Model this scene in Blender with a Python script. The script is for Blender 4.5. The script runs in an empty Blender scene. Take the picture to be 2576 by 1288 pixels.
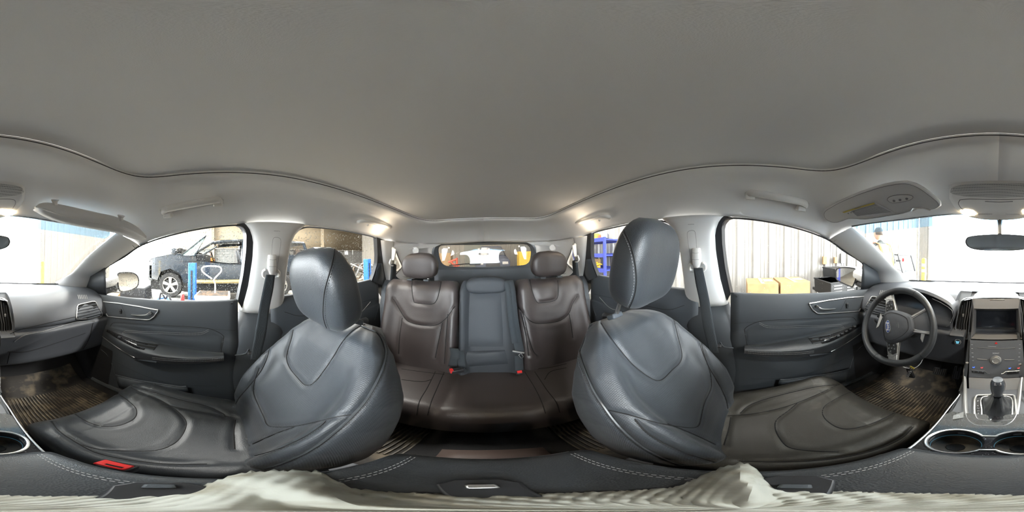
import bpy, bmesh, math, random
from math import sin, cos, pi, radians, tan, sqrt
from mathutils import Vector as V, Matrix
from mathutils.bvhtree import BVHTree
random.seed(7)
sc = bpy.context.scene
# ---------------------------------------------------------------- camera, world, light, exposure
W, H, F0 = 2576, 1288, 2506.0        # 360 degree panorama; column F0 looks straight ahead (+Y)
EYE = 1.30                           # height of the lens above the workshop floor
ROLL = radians(1.25)
cam = bpy.data.cameras.new('camera')
cam.type = 'PANO'
cam.panorama_type = 'EQUIRECTANGULAR'
cam.latitude_min, cam.latitude_max = -pi/2, pi/2
cam.longitude_min, cam.longitude_max = -pi, pi
cam.clip_start = 0.005
camo = bpy.data.objects.new('camera', cam)
sc.collection.objects.link(camo)
yaw = -(W/2 - F0) * 2*pi/W
camo.matrix_world = Matrix.Translation((0, 0, EYE)) @ Matrix.Rotation(-ROLL, 4, 'Y') @ Matrix.Rotation(yaw, 4, 'Z') @ Matrix.Rotation(pi/2, 4, 'X')
sc.camera = camo
sc.view_settings.view_transform = 'Standard'
sc.view_settings.look = 'None'
sc.view_settings.gamma = 1.0
sc.view_settings.use_curve_mapping = False
sc.view_settings.exposure = 1.05
sc.cycles.use_denoising = True
sc.cycles.max_bounces = 12
sc.cycles.diffuse_bounces = 7
sc.cycles.transparent_max_bounces = 16
sc.cycles.caustics_reflective = False
sc.cycles.caustics_refractive = False
sc.cycles.sample_clamp_indirect = 8.0
wd = bpy.data.worlds.new('overcast_sky'); sc.world = wd
wd.use_nodes = True
bg = wd.node_tree.nodes['Background']
bg.inputs[0].default_value = (0.93, 0.97, 1.0, 1)
bg.inputs[1].default_value = 25.0

def area_lamp(name, loc, sx, sy, power, col=(1, .97, .92), rot=(0, 0, 0)):
    l = bpy.data.lights.new(name, 'AREA'); l.shape = 'RECTANGLE'; l.size = sx; l.size_y = sy
    l.energy = power*.55; l.color = col
    o = bpy.data.objects.new(name, l); sc.collection.objects.link(o)
    o.location = (loc[0], loc[1], loc[2] + EYE); o.rotation_euler = rot
    return o
# unseen ceiling lights, added to brighten the workshop and the cabin
for i, (x, y) in enumerate([(-1.9, 3.2), (-1.9, -2.5), (3.0, 3.0), (3.0, -3.0), (9.0, 1.0), (9.0, -6.0), (0.0, -9.0)]):
    area_lamp('added_fill_light', (x, y, 3.55), .5, 3.0, (210, 260, 560, 660, 260, 1500, 150)[i])

# ---------------------------------------------------------------- rays of the panorama
def ray(px, py):
    th = (px - F0) * 2*pi/W; ph = (H/2 - py) * pi/H
    x, y, z = sin(th)*cos(ph), cos(th)*cos(ph), sin(ph)
    return V((x*cos(ROLL) - z*sin(ROLL), y, z*cos(ROLL) + x*sin(ROLL)))
def PX(px, py, x): d = ray(px, py); return d * (x/d.x)
def PY(px, py, y): d = ray(px, py); return d * (y/d.y)
def PZ(px, py, z): d = ray(px, py); return d * (z/d.z)
def PR(px, py, r): d = ray(px, py); return d * (r/sqrt(d.x*d.x + d.y*d.y))
def PP(px, py, p0, n): d = ray(px, py); return d * (V(p0).dot(n)/d.dot(n))
NS = V((1, 0, .357)); P0S = V((.6986, 0, 0))
def SH(px, py, off=0.0):             # leaning side-glass plane of the passenger side
    d = ray(px, py)
    return d * ((.6986 - off)/d.dot(NS))
def mir(p): return V((-p.x, p.y, p.z))
def mirs(ps): return [mir(p) for p in ps]

# ---------------------------------------------------------------- curve helpers
def resamp(pts, n, closed=False):
    P = [V(p) for p in pts]
    if closed: P = P + [P[0]]
    L = [0]
    for a, b in zip(P, P[1:]): L.append(L[-1] + (b-a).length)
    T = L[-1]; out = []; j = 0
    m = n if closed else n-1
    for i in range(n):
        t = T*i/m
        while j < len(L)-2 and L[j+1] < t: j += 1
        d = L[j+1]-L[j]
        out.append(P[j].lerp(P[j+1], (t-L[j])/d if d > 1e-9 else 0))
    return out
def cat(P, i, t, closed):
    n = len(P)
    g = (lambda k: P[k % n]) if closed else (lambda k: P[max(0, min(n-1, k))])
    a, b, c, d = g(i-1), g(i), g(i+1), g(i+2)
    if not closed:
        if i == 0: a = b*2 - c
        if i+2 > n-1: d = c*2 - b
    return (b*2 + (c-a)*t + (a*2 - b*5 + c*4 - d)*t*t + (b*3 - a - c*3 + d)*t*t*t) * .5
def smooth(pts, k=6, closed=False):
    P = [V(p) for p in pts]; out = []
    m = len(P) if closed else len(P)-1
    for i in range(m):
        for s in range(k): out.append(cat(P, i, s/k, closed))
    if not closed: out.append(P[-1])
    return out
def interp(tab, v):                   # tab [(v, value)...], smoothstep-free linear
    if v <= tab[0][0]: return tab[0][1]
    for (a, x), (b, y) in zip(tab, tab[1:]):
        if v <= b: return x + (y-x)*(v-a)/(b-a)
    return tab[-1][1]

# ---------------------------------------------------------------- mesh builder
class MB:
    def __init__(s): s.v = []; s.f = []; s.m = []
    def add(s, vs, fs, mi=0):
        b = len(s.v); s.v += [V(p) for p in vs]; s.f += [tuple(i+b for i in f) for f in fs]; s.m += [mi]*len(fs)
        return s
    def grid(s, rows, cu=False, cv=False, capu=False, mi=0, flip=False):   # rows of equal length; cu: rows close, cv: each row closes
        n, m = len(rows), len(rows[0]); vs = [p for r in rows for p in r]; fs = []
        for i in range(n if cu else n-1):
            for j in range(m if cv else m-1):
                a, b = i*m+j, i*m+(j+1) % m
                c, d = ((i+1) % n)*m+(j+1) % m, ((i+1) % n)*m+j
                fs.append((a, b, c, d) if not flip else (d, c, b, a))
        if capu: fs.append(tuple(range(m))[::-1] if not flip else tuple(range(m))); fs.append(tuple((n-1)*m+j for j in range(m)) if not flip else tuple((n-1)*m+j for j in range(m))[::-1])
        return s.add(vs, fs, mi)
    def box(s, c, d, rot=None, taper=1.0, mi=0):
        vs = []
        for z in (-.5, .5):
            k = taper if z > 0 else 1
            for x, y in ((-.5, -.5), (.5, -.5), (.5, .5), (-.5, .5)):
                p = V((x*d[0]*k, y*d[1]*k, z*d[2]))
                if rot: p = rot @ p
                vs.append(p + V(c))
        return s.add(vs, [(3, 2, 1, 0), (4, 5, 6, 7), (0, 1, 5, 4), (1, 2, 6, 5), (2, 3, 7, 6), (3, 0, 4, 7)], mi)
    def tube(s, pts, r, n=8, closed=False, flat=None, up=None, mi=0):
        P = [V(p) for p in pts]; N = len(P); rows = []
        rr = r if isinstance(r, (list, tuple)) else [r]*N
        u = None
        for i, p in enumerate(P):
            if closed: t = P[(i+1) % N] - P[i-1]
            else: t = P[min(i+1, N-1)] - P[max(i-1, 0)]
            if t.length < 1e-9: t = V((0, 0, 1))
            t.normalize()
            if up is not None: u = V(up) - t*V(up).dot(t)
            elif u is None: u = t.orthogonal()
            else: u = u - t*u.dot(t)
            if u.length < 1e-6: u = t.orthogonal()
            u.normalize(); w = t.cross(u)
            fx = flat or (1, 1)
            rows.append([p + (u*cos(2*pi*k/n)*fx[0] + w*sin(2*pi*k/n)*fx[1])*rr[i] for k in range(n)])
        return s.grid(rows, cu=closed, cv=True, capu=not closed, mi=mi, flip=True)
    def lathe(s, c, prof, n=24, ax=None, mi=0):       # prof [(r, h)]
        M = ax or Matrix.Identity(3)
        rows = [[V(c) + M @ V((r*cos(2*pi*k/n), r*sin(2*pi*k/n), h)) for k in range(n)] for r, h in prof]
        return s.grid(rows, cv=True, capu=True, mi=mi)
    def prism(s, poly, off, mi=0):                    # planar polygon extruded by vector off
        n = len(poly); a = [V(p) for p in poly]; b = [p+V(off) for p in a]
        fs = [tuple(range(n))[::-1], tuple(range(n, 2*n))] + [(i, (i+1) % n, n+(i+1) % n, n+i) for i in range(n)]
        return s.add(a+b, fs, mi)
    def build(s, name, mat, parent=None, smooth=True, bevel=0, seg=2, sub=0, solid=0, sharp=40, soff=0):
        me = bpy.data.meshes.new(name)
        org = V((0, 0, 0))
        if parent is None:
            xs = [p.x for p in s.v]; ys = [p.y for p in s.v]; zs = [p.z for p in s.v]
            org = V(((min(xs)+max(xs))/2, (min(ys)+max(ys))/2, min(zs)))
        else:
            org = V(parent['org'])
        me.from_pydata([p - org for p in s.v], [], s.f)
        mats = mat if isinstance(mat, (list, tuple)) else [mat]
        for m in mats: me.materials.append(m)
        if len(mats) > 1: me.polygons.foreach_set('material_index', s.m)
        bm = bmesh.new(); bm.from_mesh(me)
        bmesh.ops.recalc_face_normals(bm, faces=bm.faces)
        bm.to_mesh(me); bm.free()
        if smooth:
            me.polygons.foreach_set('use_smooth', [True]*len(me.polygons))
            me.set_sharp_from_angle(angle=radians(sharp))
        o = bpy.data.objects.new(name, me); sc.collection.objects.link(o)
        o['org'] = list(org)
        if 'stitch' in name or name in ('microphone_slots',): o['kind'] = 'stuff'
        if parent is None: o.location = (org.x, org.y, org.z + EYE)
        else: o.parent = parent
        if solid: md = o.modifiers.new('s', 'SOLIDIFY'); md.thickness = solid; md.offset = soff
        if bevel: md = o.modifiers.new('b', 'BEVEL'); md.width = bevel; md.segments = seg; md.limit_method = 'ANGLE'; md.angle_limit = radians(30)
        if sub: md = o.modifiers.new('u', 'SUBSURF'); md.levels = sub; md.render_levels = sub
        return o
def root(name, label, catg, loc, group=None):
    o = bpy.data.objects.new(name, None); sc.collection.objects.link(o)
    o.empty_display_size = .05
    o.location = (loc[0], loc[1], loc[2] + EYE); o['org'] = list(loc)
    o['label'] = label; o['category'] = catg
    if group: o['group'] = group
    return o
def sroot(name, loc, label=None):
    o = bpy.data.objects.new(name, None); sc.collection.objects.link(o)
    o.location = (loc[0], loc[1], loc[2] + EYE); o['org'] = list(loc); o['kind'] = 'structure'
    if label: o['label'] = label
    return o
def tag(o, label=None, catg=None, group=None, kind=None):
    if label: o['label'] = label
    if catg: o['category'] = catg
    if group: o['group'] = group
    if kind: o['kind'] = kind
    return o
def bvh_of(*mbs):
    v = []; f = []
    for mb in mbs:
        b = len(v); v += mb.v; f += [tuple(i+b for i in q) for q in mb.f]
    return BVHTree.FromPolygons(v, f)
def hit(bvh, px, py, off=0.0, m=False):
    d = ray(px, py)
    h, n, i, t = bvh.ray_cast(V((0, 0, 0)), d)
    if h is None: return None
    return h - d*off
def hits(bvh, pxs, off=0.0, k=6, closed=False, sm=True):
    P = [V((a[0], a[1], 0)) for a in pxs]
    P = smooth(P, k, closed) if sm else P
    out = [hit(bvh, p.x, p.y, off) for p in P]
    return [p for p in out if p is not None]
def seam(mb, pts, r=.0014, n=5, closed=False, mi=0):
    if len(pts) > 2: mb.tube(pts, r, n, closed, mi=mi)
def stitches(mb, pts, step=.007, ln=.0042, r=.0007, mi=0):
    if len(pts) < 3: return
    L = sum((b-a).length for a, b in zip(pts, pts[1:]))
    n = max(2, int(L/step)); P = resamp(pts, n*2)
    for i in range(0, len(P)-1, 2):
        a = P[i]; b = a + (P[i+1]-a).normalized()*ln
        mb.tube([a, b], r, 4, mi=mi)
def dent(mb, lines, depth=.004, width=.010):
    from mathutils.kdtree import KDTree
    P = []
    for l in lines:
        if len(l) > 2: P += resamp(l, max(8, int(sum((b-a).length for a, b in zip(l, l[1:]))/.003)))
    kd = KDTree(len(P))
    for i, p in enumerate(P): kd.insert(p, i)
    kd.balance()
    me = bpy.data.meshes.new('t'); me.from_pydata(mb.v, [], mb.f); bm = bmesh.new(); bm.from_mesh(me); bmesh.ops.recalc_face_normals(bm, faces=bm.faces); bm.verts.ensure_lookup_table(); bm.normal_update()
    o = MB(); o.f = list(mb.f); o.m = list(mb.m)
    for i, v in enumerate(mb.v):
        c, j, d = kd.find(v)
        o.v.append(v - bm.verts[i].normal*(depth*math.exp(-(d/width)**2)) + bm.verts[i].normal*(depth*.35*math.exp(-((d-width*2.6)/(width*1.6))**2)))
    bm.free(); bpy.data.meshes.remove(me)
    return o
def patch(bvh, A, B, nu=14, nv=8, d=.004, edge=.0, k=5):
    """puffed panel lying on a surface, between two outline halves A and B (pixels)"""
    def rs(Q, n):
        Q = smooth([V((a[0], a[1], 0)) for a in Q], k); return resamp(Q, n)
    a, b = rs(A, nu), rs(B, nu); rows = []
    for i in range(nu):
        row = []
        for j in range(nv):
            q = a[i].lerp(b[i], j/(nv-1))
            h = hit(bvh, q.x, q.y)
            if h is None: return None
            e = min(i, nu-1-i, j, nv-1-j)
            dd = edge if e == 0 else (d*.75 if e == 1 else d)
            row.append(h - ray(q.x, q.y)*dd)
        rows.append(row)
    return MB().grid(rows)
def fill(poly, thick=None):            # polygon -> faceted sheet
    mb = MB(); mb.add(poly, [tuple(range(len(poly)))]); return mb
def sheet(rows, n=16, k=1, closed=False):   # loft through polylines resampled to n, k sub-steps
    R = [resamp(r, n) for r in rows]
    if k > 1:
        cols = [smooth([r[j] for r in R], k) for j in range(n)]
        R = [[cols[j][i] for j in range(n)] for i in range(len(cols[0]))]
    return MB().grid(R)
def flipmb(mb):
    o = MB(); o.v = mirs(mb.v); o.f = [f[::-1] for f in mb.f]; o.m = list(mb.m); return o
def text(body, p, right, up, size, mat, parent, ext=.0003, name='lettering'):
    c = bpy.data.curves.new(name, 'FONT'); c.body = body; c.size = size; c.extrude = ext
    c.align_x = 'CENTER'; c.align_y = 'CENTER'; c.materials.append(mat); c.resolution_u = 3
    o = bpy.data.objects.new(name, c); sc.collection.objects.link(o)
    r = V(right).normalized(); u = V(up); u = (u - r*u.dot(r)).normalized(); w = r.cross(u)
    M = Matrix((r, u, w)).transposed().to_4x4(); M.translation = V(p) - V(parent['org'])
    bpy.context.view_layer.update()
    me = bpy.data.meshes.new_from_object(o.evaluated_get(bpy.context.evaluated_depsgraph_get()))
    bpy.data.objects.remove(o); me.transform(M)
    o = bpy.data.objects.new(name, me); sc.collection.objects.link(o); o['org'] = parent['org']
    o.parent = parent; o['kind'] = 'stuff'
    return o

# ---------------------------------------------------------------- materials
def mat(name, col, rough=.5, metal=0, bump=None, spec=.5, emit=None, es=0, sheen=0, var=None, coat=0):
    m = bpy.data.materials.new(name); m.use_nodes = True; nt = m.node_tree; b = nt.nodes['Principled BSDF']
    b.inputs['Base Color'].default_value = (*col, 1); b.inputs['Roughness'].default_value = rough
    b.inputs['Metallic'].default_value = metal; b.inputs['Specular IOR Level'].default_value = spec
    b.inputs['Coat Weight'].default_value = coat
    if sheen: b.inputs['Sheen Weight'].default_value = sheen; b.inputs['Sheen Roughness'].default_value = .5
    if emit: b.inputs['Emission Color'].default_value = (*emit, 1); b.inputs['Emission Strength'].default_value = es
    tc = nt.nodes.new('ShaderNodeTexCoord')
    if var:   # (scale, colour2, lo, hi)
        nz = nt.nodes.new('ShaderNodeTexNoise'); nz.inputs['Scale'].default_value = var[0]; nz.inputs['Detail'].default_value = 4
        nt.links.new(tc.outputs['Object'], nz.inputs['Vector'])
        rp = nt.nodes.new('ShaderNodeMapRange'); rp.inputs[1].default_value = var[2]; rp.inputs[2].default_value = var[3]
        mx = nt.nodes.new('ShaderNodeMix'); mx.data_type = 'RGBA'
        mx.inputs[6].default_value = (*col, 1); mx.inputs[7].default_value = (*var[1], 1)
        nt.links.new(nz.outputs['Fac'], rp.inputs[0]); nt.links.new(rp.outputs[0], mx.inputs[0]); nt.links.new(mx.outputs[2], b.inputs['Base Color'])
    if bump:  # list of (kind, scale, strength, dist)
        prev = None
        for kind, scale, st in bump:
            if kind == 'noise':
                t = nt.nodes.new('ShaderNodeTexNoise'); t.inputs['Detail'].default_value = 3; out = t.outputs['Fac']
            elif kind == 'vor':
                t = nt.nodes.new('ShaderNodeTexVoronoi'); out = t.outputs['Distance']
            elif kind == 'dots':
                t = nt.nodes.new('ShaderNodeTexVoronoi'); t.inputs['Randomness'].default_value = 0.0; out = t.outputs['Distance']
            else:
                t = nt.nodes.new('ShaderNodeTexWave'); t.bands_direction = {'wx': 'X', 'wy': 'Y', 'wz': 'Z'}[kind]; out = t.outputs['Fac']
            t.inputs['Scale'].default_value = scale
            nt.links.new(tc.outputs['Object'], t.inputs['Vector'])
            bn = nt.nodes.new('ShaderNodeBump'); bn.inputs['Strength'].default_value = st; bn.inputs['Distance'].default_value = .001
            nt.links.new(out, bn.inputs['Height'])
            if prev: nt.links.new(prev.outputs[0], bn.inputs['Normal'])
            prev = bn
        nt.links.new(prev.outputs[0], b.inputs['Normal'])
    return m
def glassmat(name, tint=(1, 1, 1), gl=.06, haze=0.0):
    m = bpy.data.materials.new(name); m.use_nodes = True; nt = m.node_tree; nt.nodes.clear()
    o = nt.nodes.new('ShaderNodeOutputMaterial'); t = nt.nodes.new('ShaderNodeBsdfTransparent'); t.inputs[0].default_value = (*tint, 1)
    g = nt.nodes.new('ShaderNodeBsdfGlossy'); g.inputs['Roughness'].default_value = .02
    mx = nt.nodes.new('ShaderNodeMixShader'); fr = nt.nodes.new('ShaderNodeLayerWeight'); fr.inputs[0].default_value = .25
    mr = nt.nodes.new('ShaderNodeMapRange'); mr.inputs[3].default_value = gl; mr.inputs[4].default_value = .5
    nt.links.new(fr.outputs['Facing'], mr.inputs[0]); nt.links.new(mr.outputs[0], mx.inputs[0])
    pw = nt.nodes.new('ShaderNodeMath'); pw.operation = 'POWER'; pw.inputs[1].default_value = 4
    nt.links.new(fr.outputs['Facing'], pw.inputs[0]); nt.links.new(pw.outputs[0], mr.inputs[0])
    nt.links.new(t.outputs[0], mx.inputs[1]); nt.links.new(g.outputs[0], mx.inputs[2])
    last = mx
    if haze:
        d = nt.nodes.new('ShaderNodeBsdfDiffuse'); d.inputs[0].default_value = (.8, .82, .85, 1)
        tr = nt.nodes.new('ShaderNodeBsdfTranslucent'); tr.inputs[0].default_value = (.8, .82, .85, 1)
        ad = nt.nodes.new('ShaderNodeMixShader'); nt.links.new(d.outputs[0], ad.inputs[1]); nt.links.new(tr.outputs[0], ad.inputs[2])
        m2 = nt.nodes.new('ShaderNodeMixShader'); m2.inputs[0].default_value = haze
        nt.links.new(mx.outputs[0], m2.inputs[1]); nt.links.new(ad.outputs[0], m2.inputs[2]); last = m2
    nt.links.new(last.outputs[0], o.inputs[0])
    return m
FAB = [('noise', 900, .25), ('wx', 700, .12)]
m_head = mat('headliner_knit', (.83, .83, .825), .95, bump=FAB, spec=.2)
m_shade = mat('roof_shade_cloth', (.79, .79, .785), .95, bump=FAB, spec=.2)
m_trim = mat('pale_grey_trim', (.68, .68, .675), .55, bump=[('noise', 600, .1)], spec=.35)
m_trim2 = mat('pale_grey_plastic', (.72, .71, .69), .42)
m_dark = mat('charcoal_plastic', (.052, .060, .070), .52, bump=[('vor', 900, .2)], spec=.45)
m_dark2 = mat('black_plastic', (.022, .023, .026), .42)
m_gloss = mat('piano_black', (.015, .015, .017), .12, coat=.5, var=(260, (.10, .10, .10), .6, .68))
m_dash = mat('dash_vinyl', (.085, .092, .105), .52, bump=[('vor', 800, .25)], spec=.5)
m_leather = mat('black_leather', (.030, .034, .039), .40, bump=[('vor', 520, .35), ('noise', 60, .12)], spec=.55, sheen=.06)
m_perf = mat('perforated_leather', (.034, .040, .048), .47, bump=[('dots', 300, .55), ('noise', 60, .1)], spec=.5, sheen=.10)
m_insert = mat('smooth_leather', (.044, .052, .062), .50, bump=[('noise', 700, .15)], spec=.5, sheen=.12)
m_leather_d = mat('worn_driver_leather', (.046, .043, .037), .45, bump=[('vor', 520, .35), ('noise', 40, .3)], spec=.5, var=(9, (.13, .12, .10), .58, .8))
m_rleath = mat('rear_leather', (.056, .046, .045), .40, bump=[('vor', 520, .3), ('noise', 40, .12)], spec=.55)
m_ctr = mat('centre_leather', (.034, .038, .044), .62, bump=[('vor', 520, .3)], spec=.3)
m_seam = mat('dark_seam', (.008, .008, .009), .8)
m_thread = mat('dark_thread', (.03, .03, .032), .8)
m_thread_w = mat('pale_thread', (.45, .45, .45), .8)
m_pipe = mat('leather_piping', (.05, .055, .06), .3)
m_chrome = mat('satin_chrome', (.78, .78, .78), .28, 1.0)
m_panel = mat('grey_control_panel', (.12, .13, .145), .38, spec=.5)
m_silver = mat('silver_paint', (.50, .50, .49), .35, .7)
m_belt = mat('belt_webbing', (.045, .055, .065), .6, bump=[('wz', 500, .6), ('wx', 500, .3)])
m_red = mat('red_button', (.75, .03, .03), .35)
m_carpet = mat('black_carpet', (.018, .018, .019), .95, bump=[('noise', 500, 1.0)])
m_rubber = mat('dirty_rubber', (.030, .026, .022), .75, var=(14, (.17, .135, .09), .50, .72), bump=[('noise', 90, .5)])
m_glass = glassmat('window_glass', (.97, .985, .98), .03)
m_wglass = glassmat('windshield_glass', (.95, .98, .98), .04, .05)  # diffuse veil mixed into the glass, imitates glare on the windshield
m_dchrome = mat('dark_chrome', (.30, .30, .31), .3, .9)
m_band = glassmat('blue_shade_band', (.30, .56, .80), .05, .10)
m_rglass = glassmat('tinted_rear_glass', (.42, .40, .36), .04, .05)
m_drop = bpy.data.materials.new('water_drop'); m_drop.use_nodes = True
m_drop.node_tree.nodes['Principled BSDF'].inputs['Roughness'].default_value = .08
m_drop.node_tree.nodes['Principled BSDF'].inputs['Base Color'].default_value = (.75, .78, .8, 1)
m_drop.node_tree.nodes['Principled BSDF'].inputs['Alpha'].default_value = .75
m_black = mat('matt_black', (.008, .008, .008), .9)
m_mirror = mat('mirror_glass', (.85, .87, .88), .03, 1.0)
m_white = mat('white_car_paint', (.80, .81, .82), .2, coat=.6)
m_screen = mat('screen_glass', (.03, .035, .045), .06)
m_lamp = mat('lamp_lens', (1, .9, .75), .4, emit=(1, .80, .52), es=14)
m_lens = mat('frosted_lens', (.62, .61, .60), .3)
m_ink = mat('printed_white', (.72, .74, .78), .6)
m_inkd = mat('printed_grey', (.25, .25, .26), .7)
# ================================================================ CABIN SHELL
def sd(mb, s): return mb if s > 0 else flipmb(mb)
def sp(p, s): return p if s > 0 else mir(p)
SIDE = {1: 'passenger', -1: 'driver'}
# ---- ceiling: raised roof panel + surrounding headliner ring
CRE = [(0, .312), (.16, .312), (.30, .310), (.385, .298), (.440, .268), (.468, .215), (.478, .13), (.482, .02), (.482, -.08), (.482, -.18), (.484, -.29), (.486, -.40),
       (.487, -.52), (.486, -.66), (.482, -.82), (.474, -.98), (.455, -1.10), (.405, -1.185), (.30, -1.215), (0, -1.225)]
CZ = .281
OUT = [V((0, .66, .168)), V((.18, .655, .170)), V((.38, .60, .150)), V((.56, .458, .116)), SH(350, 617), SH(376, 606), SH(415, 593), SH(460, 582), SH(510, 572), SH(560, 566), SH(610, 562), SH(680, 561),
       SH(740, 563), SH(790, 569), SH(860, 577), SH(930, 592), SH(985, 607), V((.575, -1.35, .118)), V((.42, -1.585, .130)), V((0, -1.62, .137))]
cre = [V((x, y, CZ)) for x, y in CRE]
def ring_rows():
    rows = []
    for c, o in zip(cre, OUT):
        d = o - c
        m1 = c + V((0, 0, -.006)) + d*.06
        m2 = c + d*.38 + V((0, 0, .020)); m3 = c + d*.72 + V((0, 0, .016))
        rows.append([c + V((0, 0, .014)), c + V((0, 0, .002)), m1, m2, m3, o])
    return rows
rr = ring_rows()
cols = [smooth([r[j] for r in rr], 5) for j in range(6)]
rr = [smooth([cols[j][i] for j in range(6)], 4) for i in range(len(cols[0]))]
half = MB().grid(rr)
ceil = sroot('ceiling', (0, -.4, .14), 'grey knit car headliner with rails above the side windows')
RINGB = bvh_of(half, flipmb(half))
hl = MB(); hl.add(half.v, half.f); fm = flipmb(half); hl.add(fm.v, fm.f)
hl.build('headliner', m_head, ceil, solid=.006, soff=1)
# roof shade panel (slightly crowned)
cs = smooth(cre, 4); loop = cs + mirs(cs[1:-1])[::-1]
loop = [V((p.x*1.012, p.y*1.008 - .003, CZ + .012)) for p in loop]
mid = V((0, -.45, 0)); rows = []
for k in range(13):
    f = 1 - k/12
    rows.append([V((mid.x + (p.x-mid.x)*f, mid.y + (p.y-mid.y)*f, CZ + .012 + .014*(1-f*f))) for p in loop])
MB().grid(rows, cv=True).build('roof_shade_panel', m_shade, ceil)
lip = [V((p.x, p.y, CZ + .004)) for p in (cs + mirs(cs[1:-1])[::-1])]
MB().tube(lip, .0018, 6, closed=True).build('edge_seal', m_dark2, ceil)

# ---- floor, firewall, body closures
cf = sroot('floor', (0, 0, -1.0), 'black carpet of the car floor with raised centre tunnel')
rows = []
for y in (1.15, .98, .80, .4, 0, -.3, -.9, -1.0):
    zt = {1.15: -.45, .98: -.78}.get(y, -.955)
    tz = -.86 if y > -.1 else -.90
    rows.append([V((x, y, max(z, zt))) for x, z in ((-.76, -.90), (-.72, -.955), (-.25, -.955), (-.14, -.93), (-.10, tz), (.10, tz), (.14, -.93), (.25, -.955), (.72, -.955), (.76, -.90))])
MB().grid(rows).build('carpet', m_carpet, cf, solid=.01, soff=1)
fw = MB(); fw.grid([[V((x, 1.32, -1.0)) for x in (-.80, .80)], [V((x, 1.33, -.24)) for x in (-.80, .80)]])
fw.build('wall_front', m_black, None, solid=.02); bpy.data.objects['wall_front']['kind'] = 'structure'
# ---- windshield header / pillars
WSL = [PX(293, 586, .56), PX(258, 614, .575), PX(217, 648, .60), PX(180, 689, .635), PX(140, 711, .665)]
AQ = [SH(376, 606), SH(310, 645), SH(267, 673), SH(228, 695), SH(214, 738)]
for s in (1, -1):
    t = sroot('trim_a_pillar', sp(V((.72, .8, -.25)), s), 'pale grey front roof pillar trim on the %s side' % SIDE[s])
    P, Q = resamp([OUT[3]] + WSL[1:], 14), resamp([OUT[4]] + AQ[1:], 14)
    cols = []
    for i, (a, b) in enumerate(zip(P, Q)):
        w = (b-a).length
        n = V((-.75, -.62, .0))
        cols.append([a + V((.02, .03, 0)), a, a.lerp(b, .3) + n*.13*w, a.lerp(b, .7) + n*.13*w, b, b + V((.03, .01, 0))])
    rows = [smooth(c, 4) for c in cols]
    sd(MB().grid(rows), s).build('pillar_cover', m_trim, t)
    # foot of the pillar resting on the dash
    e = [[WSL[-1], AQ[-1]], [WSL[-1] + V((.01, -.02, -.03)), AQ[-1] + V((0, 0, -.03))]]
    sd(sheet(e, 6), s).build('pillar_foot', m_trim, t)
    jl = [SH(350, 635, .012), SH(328, 612, .02), PX(308, 595, .60), PX(303, 587, .585)]
    g = MB(); seam(g, [p*.985 for p in smooth(jl, 4)], .0012); sd(g, s).build('joint_line', m_inkd, t)

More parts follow.
